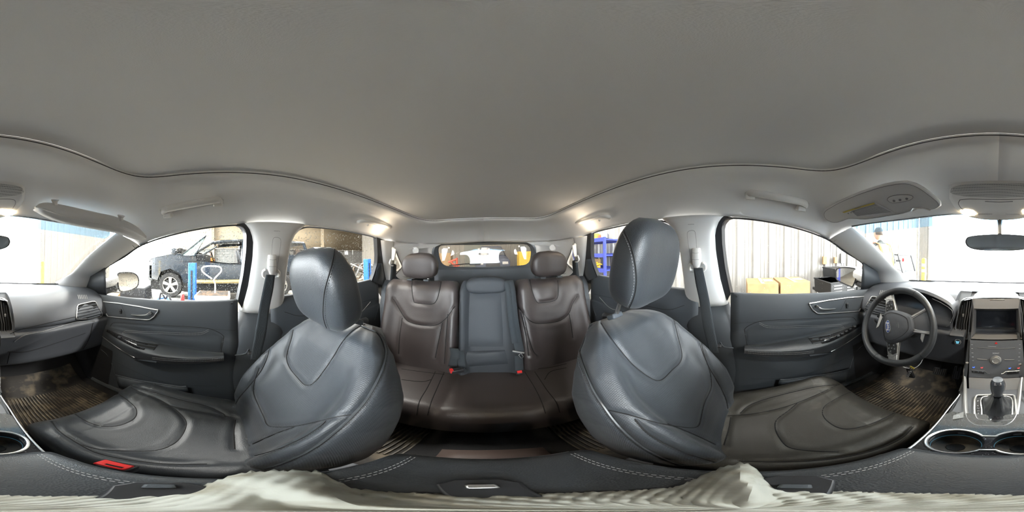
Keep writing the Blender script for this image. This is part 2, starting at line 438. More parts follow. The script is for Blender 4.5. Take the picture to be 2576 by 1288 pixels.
# B pillars
for s in (1, -1):
    t = sroot('trim_b_pillar', sp(V((.74, -.15, -.9)), s), 'pillar trim between front and rear %s-side doors, pale above and black below' % SIDE[s])
    L = [SH(617, 562), SH(630, 580), SH(637, 605), SH(635, 650), SH(624, 720), SH(607, 783)]
    R = [SH(768, 566), SH(745, 585), SH(732, 612), SH(724, 660), SH(717, 720), SH(712, 783)]
    L, R = resamp(L, 16), resamp(R, 16); rows = []
    for a, b in zip(L, R):
        n = V((-1, 0, 0)); w = (b-a).length
        rows.append(smooth([a + V((.035, 0, 0)), a + V((.004, 0, 0)), a.lerp(b, .12) + n*.022, a.lerp(b, .5) + n*.030, a.lerp(b, .88) + n*.022, b + V((.004, 0, 0)), b + V((.035, 0, 0))], 4))
    up = MB().grid(rows); BP = bvh_of(up)
    sd(up, s).build('upper_cover', m_trim, t, solid=.003)
    L = [SH(607, 783), PX(597, 820, .77), PX(590, 860, .765), PX(573, 905, .77), PX(565, 985, .76), PX(565, 1100, .76)]
    R = [SH(712, 783), PX(712, 850, .765), PX(712, 950, .765), PX(712, 1050, .76), PX(712, 1100, .76), PX(712, 1140, .76)]
    L, R = resamp(L, 16), resamp(R, 16); rows = []
    for i, (a, b) in enumerate(zip(L, R)):
        n = V((-1, 0, 0)); k = 1 + .7*min(1, i/6)
        rows.append(smooth([a + V((.04, .005, 0)), a, a.lerp(b, .14) + n*.024*k, a.lerp(b, .5) + n*.034*k, a.lerp(b, .9) + n*.026*k, b, b + V((.04, 0, 0))], 4))
    lo = MB().grid(rows); BPL = bvh_of(lo)
    sd(lo, s).build('lower_cover', m_dark, t, solid=.003)
    # ledge line on the lower cover
    g = MB(); g.tube(hits(BPL, [(574, 893), (600, 893), (618, 889), (626, 878)], .002), .004, 6); sd(g, s).build('ledge', m_dark, t)
    # belt height adjuster slot + AIRBAG print
    slot = patch(BP, [(684, 605), (683, 640), (680, 672)], [(706, 605), (703, 640), (699, 672)], 10, 6, .0015)
    if slot: sd(slot, s).build('adjuster_plate', m_trim2, t)
    o = [(683, 645), (685, 612), (688, 599), (697, 597), (705, 601), (706, 612), (702, 645), (697, 675)]
    g = MB(); seam(g, hits(BP, o, .001), .0011); sd(g, s).build('adjuster_groove', m_inkd, t)
    c = hit(BP, 697, 581, .002)
    text('AIRBAG', sp(c, s), (0, -1*s, 0), (.3*s, 0, 1), .0075, m_inkd, t, .0001)
    bd = [hit(BP, x, y, .001) for x, y in ((640, 775), (647, 745), (655, 716))]
    # seat belt (a thing of its own)
    b = root('seat_belt', ('black front seat belt hanging from the pale pillar on the %s side' % SIDE[s]), 'seat belt', sp(V((.70, -.10, -.55)), s), 'front seat belts')
    anc = hit(BP, 686, 668, .012)
    def bp(px, py, o): return (hit(BP, px, py, o) or hit(BPL, px, py, o))
    body = MB()
    A = [bp(677, 641, .022), bp(676, 660, .03), bp(676, 680, .032), bp(680, 691, .026)]
    B = [bp(695, 641, .022), bp(695, 660, .03), bp(695, 680, .032), bp(691, 691, .026)]
    ln = V((.03, 0, 0)); rows = []
    for a, bb in zip(A, B): rows.append([a + ln, a, a.lerp(bb, .25) + V((-.004, 0, 0)), a.lerp(bb, .75) + V((-.004, 0, 0)), bb, bb + ln])
    body.grid(rows, capu=True)
    sd(body, s).build('height_adjuster', m_trim2, b, bevel=.002)
    for l in [[bp(677, 653, .031), bp(686, 654, .034), bp(695, 653, .031)], [bp(676, 670, .035), bp(686, 671, .038), bp(695, 670, .035)]]:
        g = MB(); g.tube(l, .0008, 4); sd(g, s).build('groove', m_inkd, b)
    g = MB(); lp = [bp(x, y, .014) for x, y in ((668, 678), (662, 684), (663, 695), (672, 698), (690, 699), (700, 696), (702, 686), (697, 680))]
    g.tube(smooth(lp, 4), .0065, 8); sd(g, s).build('belt_guide', m_trim2, b)
    WA = [(669, 691), (661, 730), (652, 775), (643, 830), (634, 880), (630, 905)]
    WB = [(692, 692), (687, 730), (678, 775), (671, 830), (660, 880), (655, 905)]
    rows = []
    for (ax, ay), (bx, by) in zip(WA, WB):
        i = WA.index((ax, ay)); xo = .628 + .0 if i > 2 else (.655, .652, .645)[i]
        a, c2 = PX(ax, ay, xo), PX(bx, by, xo + .004)
        rows.append([a, a.lerp(c2, .33), a.lerp(c2, .66), c2])
    web = sheet([r for r in rows], 6, 5)
    sd(web, s).build('webbing', m_belt, b, solid=.0015)
    g = MB(); g.box(PX(640, 888, .655), (.02, .055, .012)); sd(g, s).build('belt_exit', m_dark2, b, bevel=.003)

# C pillars, quarter panels, hatch
for s in (1, -1):
    t = sroot('trim_c_pillar', sp(V((.70, -1.0, -.9)), s), 'pale rear pillar trim with black lower cover on the %s side' % SIDE[s])
    L = [SH(962, 604, .010), SH(966, 640, .012), SH(971, 680, .014), SH(976, 706, .014)]
    R = [SH(992, 608, .012), SH(988, 640, .016), SH(986, 680, .016), SH(984, 706, .016)]
    rows = [[a + V((.04, .01, 0)), a, a.lerp(b, .5) + V((-.006, -.004, 0)), b, b + V((.03, -.02, 0))] for a, b in zip(resamp(L, 10), resamp(R, 10))]
    sd(MB().grid([smooth(r, 3) for r in rows]), s).build('upper_cover', m_trim, t)
    L = [SH(974, 704, .012), PX(972, 760, .73), PX(962, 800, .74), PX(948, 850, .75), PX(930, 900, .75)]
    R = [SH(992, 704, .016), PX(990, 760, .70), PX(984, 820, .70), PX(980, 880, .70), PX(975, 960, .70)]
    rows = [[a + V((.04, .02, 0)), a, a.lerp(b, .5) + V((-.01, -.004, 0)), b, b + V((.03, -.05, 0))] for a, b in zip(resamp(L, 10), resamp(R, 10))]
    sd(MB().grid([smooth(r, 3) for r in rows]), s).build('lower_cover', m_dark, t)
    # quarter trim with small fixed window (opening left free) and round speaker
    t2 = sroot('wall_quarter_panel', sp(V((.6, -1.35, -.5)), s), 'pale rear quarter trim with a small window and a round speaker, %s side' % SIDE[s])
    top = [SH(985, 607, .005), PX(1010, 610, .64), V((.575, -1.35, .118)), V((.42, -1.585, .130))]
    q1 = [SH(988, 622, .005), PX(992, 625, .655), PX(1025, 628, .61), PX(1092, 622, .47)]
    win = [(991, 623), (1001, 645), (1011, 668), (1010, 673), (990, 688)]
    wr = [PX(991, 623, .655), PX(1001, 645, .645), PX(1011, 668, .635), PX(1010, 673, .635), PX(990, 690, .665)]
    out = [PX(1030, 614, .60), PX(1060, 640, .56), PX(1075, 665, .54), PX(1065, 688, .56), PX(1020, 705, .62)]
    o2 = [V((.50, -1.585, .125)), V((.535, -1.60, .06)), V((.545, -1.60, -.03)), V((.54, -1.60, -.12)), V((.53, -1.57, -.17))]
    sd(sheet([wr, out, o2], 14, 4), s).build('quarter_cover', m_trim, t2)
    sd(sheet([top, q1], 14, 3), s).build('upper_strip', m_trim, t2)
    sd(sheet([[SH(986, 607, .005), PX(989, 640, .665), PX(987, 690, .67)], [PX(991, 610, .66), PX(992, 635, .66), PX(990, 690, .665)]], 8), s).build('front_strip', m_trim, t2)
    c = PX(1045, 630, .575); c = c*.985
    nrm = (-c).normalized(); ax = nrm.to_track_quat('Z', 'Y').to_matrix()
    g = MB(); g.lathe(c - nrm*.012, [(.030, 0), (.030, .006), (.026, .008), (.024, .005), (.001, .007)], 24, ax); sd(g, s).build('speaker_cover', m_trim2, t2)
    wl = smooth(wr, 3, True); g = MB(); g.tube([p*1.0 for p in wl], .003, 6, closed=True); sd(g, s).build('window_seal', m_dark2, t2)
    # black lower quarter / cargo side
    rows = [[PX(988, 689, .67), PX(1020, 697, .62), V((.50, -1.56, -.17))], [PX(985, 730, .70), PX(1020, 740, .66), V((.50, -1.56, -.30))], [PX(985, 900, .72), V((.68, -1.2, -.8)), V((.55, -1.6, -.8))]]
    sd(sheet(rows, 10, 3), s).build('lower_quarter_cover', m_dark, t2)
    gm = MB(); gm.add([p + V((.02, 0, 0)) for p in wr], [tuple(range(5))])
    w = sd(gm, s).build('window_5' if s > 0 else 'window_6', m_rglass); w['kind'] = 'structure'
# hatch with rear window
t = sroot('door_5', (0, -1.66, -.7), 'tailgate seen from inside with a wide low rear window and black inner trim')
op = [PY(x, y, -1.66) for x, y in ((1102, 628), (1106, 620), (1122, 616), (1218, 615), (1315, 613), (1330, 618), (1336, 628), (1335, 648), (1328, 663), (1305, 669), (1218, 672), (1135, 671), (1113, 664), (1106, 650))]
fr = [PY(x, y, -1.63) for x, y in ((1086, 634), (1094, 617), (1112, 611), (1218, 608), (1325, 608), (1343, 615), (1352, 634), (1352, 664), (1345, 690), (1320, 700), (1218, 702), (1122, 700), (1095, 690), (1087, 664))]
op, fr = resamp(smooth(op, 4, True), 80, True), resamp(smooth(fr, 4, True), 80, True)
mm = [(a.lerp(b, .5) + V((0, .03, 0))) for a, b in zip(op, fr)]
MB().grid([op, mm, fr], cv=True).build('window_surround', m_dark, t)
MB().tube(op, .004, 6, closed=True).build('window_seal', m_dark2, t)
out = [V((.47*sx, -1.60, z)) for sx, z in ()]
MB().grid([[V((x, -1.60, -.13)) for x in (-.56, 0, .56)], [V((x, -1.56, -.5)) for x in (-.6, 0, .6)], [V((x, -1.5, -.85)) for x in (-.6, 0, .6)]]).build('lower_panel', m_dark, t)
for s in (1, -1):
    sd(MB().grid([[V((.53, -1.64, .15)), V((.60, -1.5, .15))], [V((.53, -1.64, -.2)), V((.66, -1.5, -.2))]]), s).build('side_panel', m_trim, t)
MB().grid([[V((-.5, -1.60, .15)), V((.5, -1.60, .15))], [V((-.5, -1.66, .145)), V((.5, -1.66, .145))]]).build('top_panel', m_head, t)
g = MB(); g.add(op, [tuple(range(80))]); o = g.build('window_7', m_rglass); o['kind'] = 'structure'; o['label'] = 'tinted rear window in the tailgate'
# rear wiper seen through the glass
wp = root('rear_wiper', 'black rear wiper resting along the bottom of the rear window', 'wiper', PY(1180, 669, -1.72))
g = MB(); g.tube([PY(1130, 668, -1.70), PY(1170, 664, -1.71), PY(1210, 663, -1.72)], .006, 6); g.build('wiper_arm', m_black, wp)
g = MB(); g.box(PY(1195, 664, -1.73), (.12, .03, .028)); g.build('pivot_cover', m_dark2, wp, bevel=.008)
# cargo floor, rear side closure
o = MB().grid([[V((-.7, -.95, -.75)), V((.7, -.95, -.75))], [V((-.7, -1.6, -.75)), V((.7, -1.6, -.75))]]).build('floor_cargo', m_carpet, None, solid=.02); o['kind'] = 'structure'

# ---- windshield
cols = []
hp = [V((-.56, .458, .116)), V((-.38, .60, .150)), V((-.18, .655, .170)), V((0, .662, .172)), V((.18, .655, .170)), V((.38, .60, .150)), V((.56, .458, .116))]
bp_ = [V((-.70, 1.14, -.225)), V((-.48, 1.235, -.225)), V((-.22, 1.28, -.222)), V((0, 1.29, -.222)), V((.22, 1.28, -.222)), V((.48, 1.235, -.225)), V((.70, 1.14, -.225))]
hp, bp_ = smooth(hp, 4), smooth(bp_, 4)
hp = [p + V((0, .0, .012)) for p in hp]
def wrow(f): return [a.lerp(b, f) + V((0, .03, .03))*(4*f*(1-f)) for a, b in zip(hp, bp_)]
ws = MB().grid([wrow(f/14) for f in range(15)])
o = ws.build('window_8', m_wglass); o['kind'] = 'structure'; o['label'] = 'wide rain-spotted windshield'
bandp = MB().grid([[p + V((0, -.002, -.003)) for p in wrow(f)] for f in (0, .03, .06, .09, .115)])
bw = sroot('trim_windshield', (0, .9, -.2), 'blue tinted shade band and black edge of the windshield')
bandp.build('shade_band', m_band, bw)
g = MB(); g.tube([p + V((0, -.004, -.006)) for p in wrow(0)], .004, 6); g.tube([p + V((0, -.01, .004)) for p in wrow(.985)], .005, 6); g.build('edge_seal', m_dark2, bw)
WSB = bvh_of(ws)
# ================================================================ DOORS
def zs(y): return -.203 - .058*max(y, 0) - .045*min(y, 0)
PROF = [(.0, .800), (-.004, .775), (.004, .768), (.02, .764), (.06, .757), (.12, .752), (.19, .752), (.205, .745), (.30, .742), (.45, .735), (.60, .715), (.74, .70)]
def door_panel(y0, y1, n=24):
    rows = []
    for k in range(n+1):
        y = y0 + (y1-y0)*k/n
        rows.append([V((x, y, zs(y) - d)) for d, x in PROF])
    return MB().grid([smooth(r, 2) for r in rows], capu=False)
fd = door_panel(-.045, 1.0); FD = bvh_of(fd)
rd = door_panel(-.20, -.985); RD = bvh_of(rd)
def F(pxs, off=.002, k=6, closed=False, sm=True): return hits(FD, pxs, off, k, closed, sm)
# armrest guide lines, pixels on the passenger door
A_back = [PX(a, b, .748) for a, b in ((268, 826), (300, 833), (350, 846), (405, 862), (450, 872), (500, 880), (562, 886))]
A_top = [PX(x, y, d) for x, y, d in ((260, 834, .735), (293, 857, .70), (340, 880, .678), (385, 893, .668), (450, 900, .662), (505, 901, .660), (563, 897, .664))]
A_low = [PX(x, y, d) for x, y, d in ((258, 846, .74), (293, 872, .712), (340, 900, .695), (400, 913, .690), (450, 916, .688), (500, 915, .688), (563, 908, .690))]
A_in = [p + V((.06, 0, -.005)) for p in A_low]
def armrest():
    n = 40; b, t, l, i = [resamp(smooth(q, 5), n) for q in (A_back, A_top, A_low, A_in)]
    rows = []
    for k in range(n):
        t0 = b[k].lerp(t[k], .9) + V((0, 0, .004)); t1 = t[k] + V((-.002, 0, -.006))
        m = t[k].lerp(l[k], .5) + V((-.006, 0, 0))
        rows.append(smooth([b[k] + V((0, 0, -.002)), b[k].lerp(t[k], .45) + V((0, 0, .006)), t0, t1, m, l[k], i[k]], 3))
    return MB().grid(rows, capu=True)
ar = armrest(); AR = bvh_of(ar)
BOTH = bvh_of(ar, fd)
for s in (1, -1):
    nm = 'door_1' if s > 0 else 'door_2'
    d = sroot(nm, sp(V((.76, .45, -.9)), s), ('front passenger door' if s > 0 else "driver's door") + ' inner panel, charcoal, with padded armrest')
    P = lambda mb, name, m, **k: sd(mb, s).build(name, m, d, **k)
    P(fd, 'door_panel', m_dark, solid=.004)
    P(ar, 'armrest', m_leather)
    # padded insert above the armrest
    tp = [(279, 818), (300, 813), (350, 816), (420, 821), (480, 824), (521, 827), (545, 836), (561, 846), (560, 862), (554, 884)]
    bt = [(281, 826), (300, 834), (340, 846), (385, 858), (430, 870), (470, 876), (505, 881), (530, 884), (548, 886), (553, 886)]
    pm = patch(FD, tp, bt, 30, 8, .006)
    P(pm, 'padded_insert', m_insert)
    g = MB(); seam(g, F([(277, 822), (284, 813), (300, 811), (350, 814), (420, 819), (480, 822), (522, 826), (546, 834), (561, 844), (562, 852), (556, 886)], .001), .0022)
    seam(g, F([(521, 827), (550, 829), (583, 831), (592, 831)], .001), .0014)
    P(g, 'seam_line', m_seam)
    g = MB()
    for off in (0, 4):
        stitches(g, F([(306, 841+off), (312, 834+off), (325, 832+off), (363, 834+off), (420, 836+off), (456, 838+off), (495, 838+off), (510, 836+off), (524, 829+off)], .008))
    for off in (0, 4): stitches(g, hits(AR, [(383, 899+off), (420, 903+off), (460, 905+off), (510, 905+off), (562, 901+off)], .001))
    P(g, 'stitching', m_thread_w)
    # bright handle bezel
    z = .006
    bez = [(254, 758), (300, 763), (350, 771), (398, 780), (397, 783), (388, 796), (377, 804), (370, 805), (320, 801), (271, 796)]
    bz = F([(254, 758), (398, 781)], z, sm=False)
    inner = MB(); q = F(bez, .001, sm=False); inner.add(q, [tuple(range(len(q)))]); P(inner, 'handle_recess', m_dark2)
    pan = F([(258, 762), (305, 768), (318, 796), (290, 794), (273, 792), (264, 780)], .003, sm=False)
    g = MB().prism(pan, V((-.002, 0, 0))); P(g, 'switch_panel', m_dark)
    g = MB(); g.tube(F(bez + [(258, 775)], z, 1, True, False), .0034, 8, closed=True); P(g, 'handle_bezel', m_chrome)
    hb = [F([(x, y)], o, sm=False)[0] for x, y, o in ((331, 792, .004), (345, 793, .014), (365, 793, .018), (374, 789, .016), (380, 786, .008))]
    g = MB(); g.tube(smooth(hb, 4), [.0045]*5 + [.005]*8 + [.008]*4, 8, flat=(.7, 1.2)); P(g, 'door_handle', m_chrome)
    c = F([(303 if s > 0 else 301, 783)], .008, sm=False)[0]
    g = MB(); g.box(c, (.006, .016, .030)); P(g, 'lock_switch', m_gloss, bevel=.002)
    g = MB(); g.box(c + V((-.004, 0, .006)), (.003, .012, .006)); g.box(c + V((-.004, 0, -.008)), (.003, .012, .006)); P(g, 'switch_cap', m_dark)
    # armrest top: gloss switch plate, grab cup
    pl = MB(); r1 = [(270, 829), (300, 841), (340, 856), (372, 866)]; r2 = [(268, 834), (295, 852), (338, 874), (362, 880)]
    a, b = hits(AR, r1, .003), hits(AR, r2, .003); n = min(len(a), len(b))
    if n > 3: P(sheet([a, b], 14), 'switch_plate', m_gloss, solid=.002)
    cup = [(341, 857), (399, 866), (387, 880), (345, 871)]
    q = hits(AR, cup, .0035, sm=False)
    if len(q) == 4:
        P(MB().add(q, [(0, 1, 2, 3)]), 'pull_cup', m_black)
        g = MB(); g.tube(q, .002, 6, closed=True); P(g, 'cup_rim', m_dark)
        q2 = [p + V((0, 0, 0)) for p in q]; g = MB(); g.tube([q[0].lerp(q[3], .5) + V((0, 0, .001)), q[1].lerp(q[2], .5) + V((0, 0, .001))], .0018, 5); P(g, 'cup_ledge', m_dark)
    sw = [(301, 848, .02)] if s > 0 else [(292, 842, .018), (302, 848, .018), (312, 854, .018), (322, 860, .018)]
    for x, y, w in sw:
        c = hit(AR, x, y, .006)
        if c:
            g = MB(); g.box(c, (.014, w, .008), Matrix.Rotation(.2, 3, 'Z')); P(g, 'window_switch', m_dark, bevel=.002)
            g = MB(); g.box(c + V((-.005, 0, .004)), (.004, w*.8, .003)); P(g, 'switch_edge', m_chrome)
    if s < 0:
        c = hit(AR, 281, 835, .005)
        if c:
            g = MB(); g.lathe(c, [(.011, 0), (.011, .006), (.009, .009), (.001, .009)], 16); P(g, 'mirror_knob', m_dark)
            g = MB(); g.tube([c + V((.011*cos(a), .011*sin(a), .004)) for a in [i*pi/8 for i in range(16)]], .0012, 5, closed=True); P(g, 'knob_ring', m_chrome)
    # bright line and grip below the armrest
    g = MB(); g.tube(smooth([p + V((-.004, 0, .004)) for p in A_low[:3]], 5), .003, 6); P(g, 'trim_strip', m_silver)
    gp = smooth([hit(BOTH, x, y, .004) for x, y in ((338, 903), (360, 906), (395, 911))], 4); g = MB(); g.tube(gp, .0055, 8); P(g, 'grip_bar', m_dark)
    # lower door: speaker grille, map pocket
    gr = patch(FD, [(240, 882), (243, 905), (247, 930)], [(262, 884), (275, 906), (289, 942)], 8, 6, .004)
    if gr: P(gr, 'speaker_grille', m_dark2)
    g = MB(); g.tube(F([(256, 880), (268, 890), (278, 905), (288, 940)], .003), .004, 6)
    P(g, 'grille_rim', m_dark)
    pk = F([(290, 943), (340, 955), (395, 964), (450, 972), (470, 972)], .03)
    pk2 = F([(300, 975), (340, 985), (395, 992), (450, 992), (475, 985)], .03)
    if len(pk) > 5:
        P(sheet([pk, pk2], 20), 'map_pocket', m_dark, solid=.004)
        g = MB(); g.tube(pk, .005, 6); P(g, 'pocket_rim', m_dark)
    g = MB(); seam(g, F([(282, 905), (330, 930), (400, 958), (470, 969), (545, 971)], .001), .0016); P(g, 'seam_line', m_seam)
    c = F([(583, 763)], .004, sm=False)[0]
    g = MB(); g.lathe(c, [(.005, 0), (.005, .003), (.001, .004)], 10, Matrix.Rotation(-pi/2, 3, 'Y')); P(g, 'screw_cap', m_dark2)
    # window frame, seals, mirror sail
    # dark rear frame band of the window
    aL = [SH(596, 564), SH(611, 570), SH(620, 585), SH(619, 630), SH(612, 690), SH(598, 757)]
    aR = [SH(614, 561), SH(628, 572), SH(638, 595), SH(638, 650), (SH(627, 715)), SH(608, 775)]
    P(sheet([[p + V((.03, .01, 0)) for p in aL], aL, [p + V((-.004, 0, 0)) for p in aL], aR, [p + V((.03, -.01, 0)) for p in aR]], 18), 'window_frame', m_dark2)
    sail = sheet([[SH(228, 695, .004), SH(250, 682, .004), SH(264, 673, .004)], [SH(212, 738, .004), SH(240, 742, .004), SH(268, 744, .004)]], 8)
    P(sail, 'mirror_cover', m_dark, solid=.004)
    tl = [SH(262, 690, .006), SH(264, 674, .006), SH(310, 646, .006), SH(345, 621, .006), SH(390, 602, .006), SH(450, 585, .006), SH(510, 573, .006), SH(560, 567, .006), SH(597, 565, .006), SH(612, 570, .006), SH(620, 585, .006)]
    g = MB(); g.tube([p + V((.012, 0, 0)) for p in smooth(tl, 4)], .004, 6); g.tube([SH(262, 690, -.006), SH(268, 743, -.006)], .004, 6)
    g.tube([V((.778, y, zs(y) + .002)) for y in [i*.05 - .05 for i in range(17)]], .0035, 6)
    P(g, 'window_seal', m_dark2)
    gl = MB(); y0, y1 = -.12, .80
    rows = [[V((.800 - (z+.2)*.357, y, z)) for y in [y0 + (y1-y0)*k/12 for k in range(13)]] for z in (-.28, -.15, 0, .16)]
    rows = [[p for p in r] for r in rows]
    # trim the front upper corner along the pillar
    def clampf(p):
        ymax = interp([(-.28, .80), (-.12, .80), (-.03, .62), (.06, .44), (.12, .28), (.16, .10)], p.z)
        return V((p.x, min(p.y, ymax), p.z))
    gl.grid([[clampf(V((.800 - (z+.2)*.357, y0 + (y1-y0)*k/24, z))) for k in range(25)] for z in [(-.28 + .44*i/16) for i in range(17)]])
    w = sd(gl, s).build('window_1' if s > 0 else 'window_2', m_glass); w['kind'] = 'structure'

    # ---------------- rear door
    d = sroot('door_3' if s > 0 else 'door_4', sp(V((.76, -.65, -.9)), s), 'rear %s-side door inner panel behind the front seat' % SIDE[s])
    P = lambda mb, name, m, **k: sd(mb, s).build(name, m, d, **k)
    P(rd, 'door_panel', m_dark, solid=.004)
    def G(pxs, off=.002, k=6, closed=False, sm=True): return hits(RD, pxs, off, k, closed, sm)
    g = MB(); seam(g, G([(716, 785), (760, 795), (830, 780), (890, 765), (955, 748)], .002), .0014); P(g, 'seam_line', m_seam)
    g = MB(); seam(g, G([(888, 793), (900, 790), (912, 782), (926, 766), (932, 759)], .004), .0014); P(g, 'pull_trim', m_silver)
    g = MB(); seam(g, G([(954, 760), (950, 780), (942, 806)], .003), .0012); P(g, 'panel_edge', m_panel)
    ra = MB(); ya = [-.35 - .045*k for k in range(12)]
    rows = []
    for y in ya:
        zz = -.43 + .02*(y+.6); x = .70 if -.8 < y < -.4 else .735
        rows.append(smooth([V((.75, y, zz+.02)), V((x+.02, y, zz+.015)), V((x, y, zz-.01)), V((x+.01, y, zz-.05)), V((.745, y, zz-.08))], 3))
    P(MB().grid(rows, capu=True), 'armrest', m_leather)
    up = patch(RD, [(890, 735), (892, 750), (893, 765)], [(948, 722), (950, 738), (952, 746)], 8, 8, .003)
    if up: P(up, 'upper_pad', m_dark)
    aL = [SH(948, 597), SH(950, 640), SH(949, 662), SH(941, 690), SH(935, 706)]
    aR = [SH(968, 604), SH(972, 650), SH(976, 700), SH(976, 745), SH(972, 770)]
    P(sheet([[p + V((.03, 0, 0)) for p in aL], aL, aR], 14), 'window_frame', m_dark2)
    rk = sheet([[SH(950, 662, .006), SH(944, 690, .006), SH(937, 707, .006)], [SH(960, 663, .02), SH(956, 695, .02), SH(951, 714, .02)], [SH(962, 664, .006), SH(966, 695, .006), SH(962, 718, .006)]], 8)
    P(rk, 'corner_cover', m_dark)
    tl = [SH(712, 740), SH(722, 640), SH(733, 600), SH(746, 583), SH(770, 571), SH(800, 571), SH(860, 578), SH(930, 592), SH(948, 598)]
    g = MB(); g.tube([p + V((.014, 0, 0)) for p in smooth(tl, 4)], .004, 6)
    g.tube([V((.778, y, zs(y) + .002)) for y in [-.27 - i*.05 for i in range(14)]], .0035, 6); P(g, 'window_seal', m_dark2)
    gl = MB().grid([[V((.800 - (z+.2)*.357, -.16 - .78*k/12, z)) for k in range(13)] for z in (-.26, -.1, .05, .17)])
    w = sd(gl, s).build('window_3' if s > 0 else 'window_4', m_glass); w['kind'] = 'structure'
# rain drops on the outside of the glass
def drops(name, n, fn, par, rmin=.0007, rmax=.0022, seed=1):
    rnd = random.Random(seed); mb = MB()
    for _ in range(n):
        p, nrm = fn(rnd)
        if p is None: continue
        r = rmin + (rmax-rmin)*rnd.random()**2.5
        a = nrm.orthogonal().normalized(); b = nrm.cross(a).normalized(); st = 1 + rnd.random()*.5
        ring = [p + a*cos(k*pi/3)*r + b*sin(k*pi/3)*r*st for k in range(6)]
        mb.add(ring + [p + nrm*r*.6], [(k, (k+1) % 6, 6) for k in range(6)])
    o = mb.build(name, m_drop, par); o['kind'] = 'stuff'; return o
def onside(y0, y1, s):
    def f(r):
        y = y0 + (y1-y0)*r.random(); z = -.22 + .36*r.random()
        return V(((.803 - (z+.2)*.357)*s, y, z)), V((s*.94, 0, .33))
    return f
import bpy as _b
for nm, n, y0, y1, s, sdn in (('window_1', 3600, -.06, .75, 1, 3), ('window_3', 2400, -.2, -.93, 1, 4), ('window_2', 260, -.06, .75, -1, 5), ('window_4', 120, -.2, -.93, -1, 6)):
    wo = bpy.data.objects[nm]; drops('raindrops', n, onside(y0, y1, s), wo, rmin=.0009, rmax=.0030 if s > 0 else .0018, seed=sdn)
def onws(r):
    f = .13 + .8*r.random(); side = 1 if r.random() < .5 else -1
    xx = side*(.22 + .36*r.random()); k = (xx/1.2 + .5)
    row = wrow(f); i = max(0, min(len(row)-2, int(k*(len(row)-1)))); p = row[i].lerp(row[i+1], r.random())
    return p + V((0, .004, .004)), V((0, .5, .87))
drops('raindrops', 1800, onws, bpy.data.objects['window_8'], .0010, .0030, 9)
# ================================================================ DASHBOARD
DP = [(1.29, -.228), (1.20, -.215), (1.05, -.205), (.92, -.205), (.84, -.215), (.775, -.245), (.728, -.29), (.708, -.335), (.712, -.355), (.726, -.362), (.712, -.372), (.700, -.382), (.700, -.40), (.712, -.46), (.726, -.53), (.742, -.598), (.80, -.612), (.95, -.60)]
def drow(x):
    out = []
    for y, z in DP:
        k = (abs(x)/.75)**3
        if abs(x) < .132 and y < .845: y += .085
        elif abs(x) < .1955 and y < .845 and z > -.375: y += .065
        out.append(V((x, y - (.12*k if y > 1.0 else .02*k), z - (.008*k))))
    return out
xs = sorted([-.765 + i*.045 for i in range(35) if abs(abs(-.765 + i*.045)-.195) > .02] + [-.197, -.195, -.133, -.131, .131, .133, .195, .197])
dashm = MB().grid([smooth(drow(x), 3) for x in xs]); DB = bvh_of(dashm)
dr = root('dashboard', 'wide charcoal dashboard under the windshield with soft top and bright trim lines', 'dashboard', (0, .95, -.62))
dashm.build('dash_pad', m_dash, dr)
def D(pxs, off=.002, k=6, closed=False, sm=True): return hits(DB, pxs, off, k, closed, sm)
# bright trim line of the passenger side (also mirrored) and glove box
g = MB(); ln = D([(36.5, 859.6), (46.6, 852), (67, 841.5), (108.7, 833), (147.5, 822), (186, 811), (208, 809), (237.6, 808)], .003)
g.tube(ln, .0028, 6, flat=(1, 1)); g.build('trim_strip', m_chrome, dr)
g = MB(); seam(g, D([(20, 885), (70, 884), (150, 860), (215, 838)], .0015), .0016); seam(g, D([(234, 812), (225, 850), (205, 885)], .0015), .0016)
seam(g, D([(26, 840), (50, 830), (110, 815), (190, 797)], .0015), .0018); g.build('seam_line', m_seam, dr)
gb = MB(); seam(gb, D([(25, 886), (17, 921)], .0015), .0016); gb.build('glove_box_edge', m_seam, dr)
bx = patch(DB, [(20, 888), (80, 884), (150, 864), (212, 844)], [(18, 918), (80, 914), (145, 894), (200, 876)], 14, 5, .004)
if bx: bx.build('glove_box_lid', m_dash, dr)
# outer air vents
def vent(pxs, par, slats, vertical=False, nm='air_vent', knob=None, s=1):
    q = [sp(p, s) for p in D(pxs, .004, 1, False, False)]
    if len(q) < 3: return
    c = sum(q, V())/len(q); n = (V((0, 0, 0)) - c); n = V((0, -1, .15)).normalized()
    MB().add([p - n*.001 for p in q], [tuple(range(len(q)))]).build(nm, m_black, par)
    g = MB(); g.tube(smooth(q, 3, True), .0034, 8, closed=True); g.build('vent_bezel', m_chrome, par)
    zmin, zmax = min(p.z for p in q), max(p.z for p in q); xmin, xmax = min(p.x for p in q), max(p.x for p in q)
    def span(val):      # clip a line across the outline
        r = []
        for a, b in zip(q, q[1:] + q[:1]):
            av, bv = (a.x, b.x) if vertical else (a.z, b.z)
            if (av-val)*(bv-val) < 0: r.append(a.lerp(b, (val-av)/(bv-av)))
        return r[:2]
    lo, hi = (xmin, xmax) if vertical else (zmin, zmax)
    for k in range(1, slats+1):
        r = span(lo + (hi-lo)*k/(slats+1))
        if len(r) == 2:
            g = MB(); a, b = r[0] + n*.003, r[1] + n*.003
            g.tube([a, a.lerp(b, .5) + n*.002, b], .0026, 5, flat=(1, .5)); g.build('vent_slat', m_dark, par, smooth=False)
    g = MB(); g.box(c + n*.008, (.006, .01, .018) if vertical else (.016, .01, .006)); g.build('vent_tab', m_silver, par, bevel=.001)
PV = [(197, 767), (215, 762), (238, 758), (246, 770), (257, 789), (254, 796), (240, 799), (197, 803), (193, 796), (194, 780)]
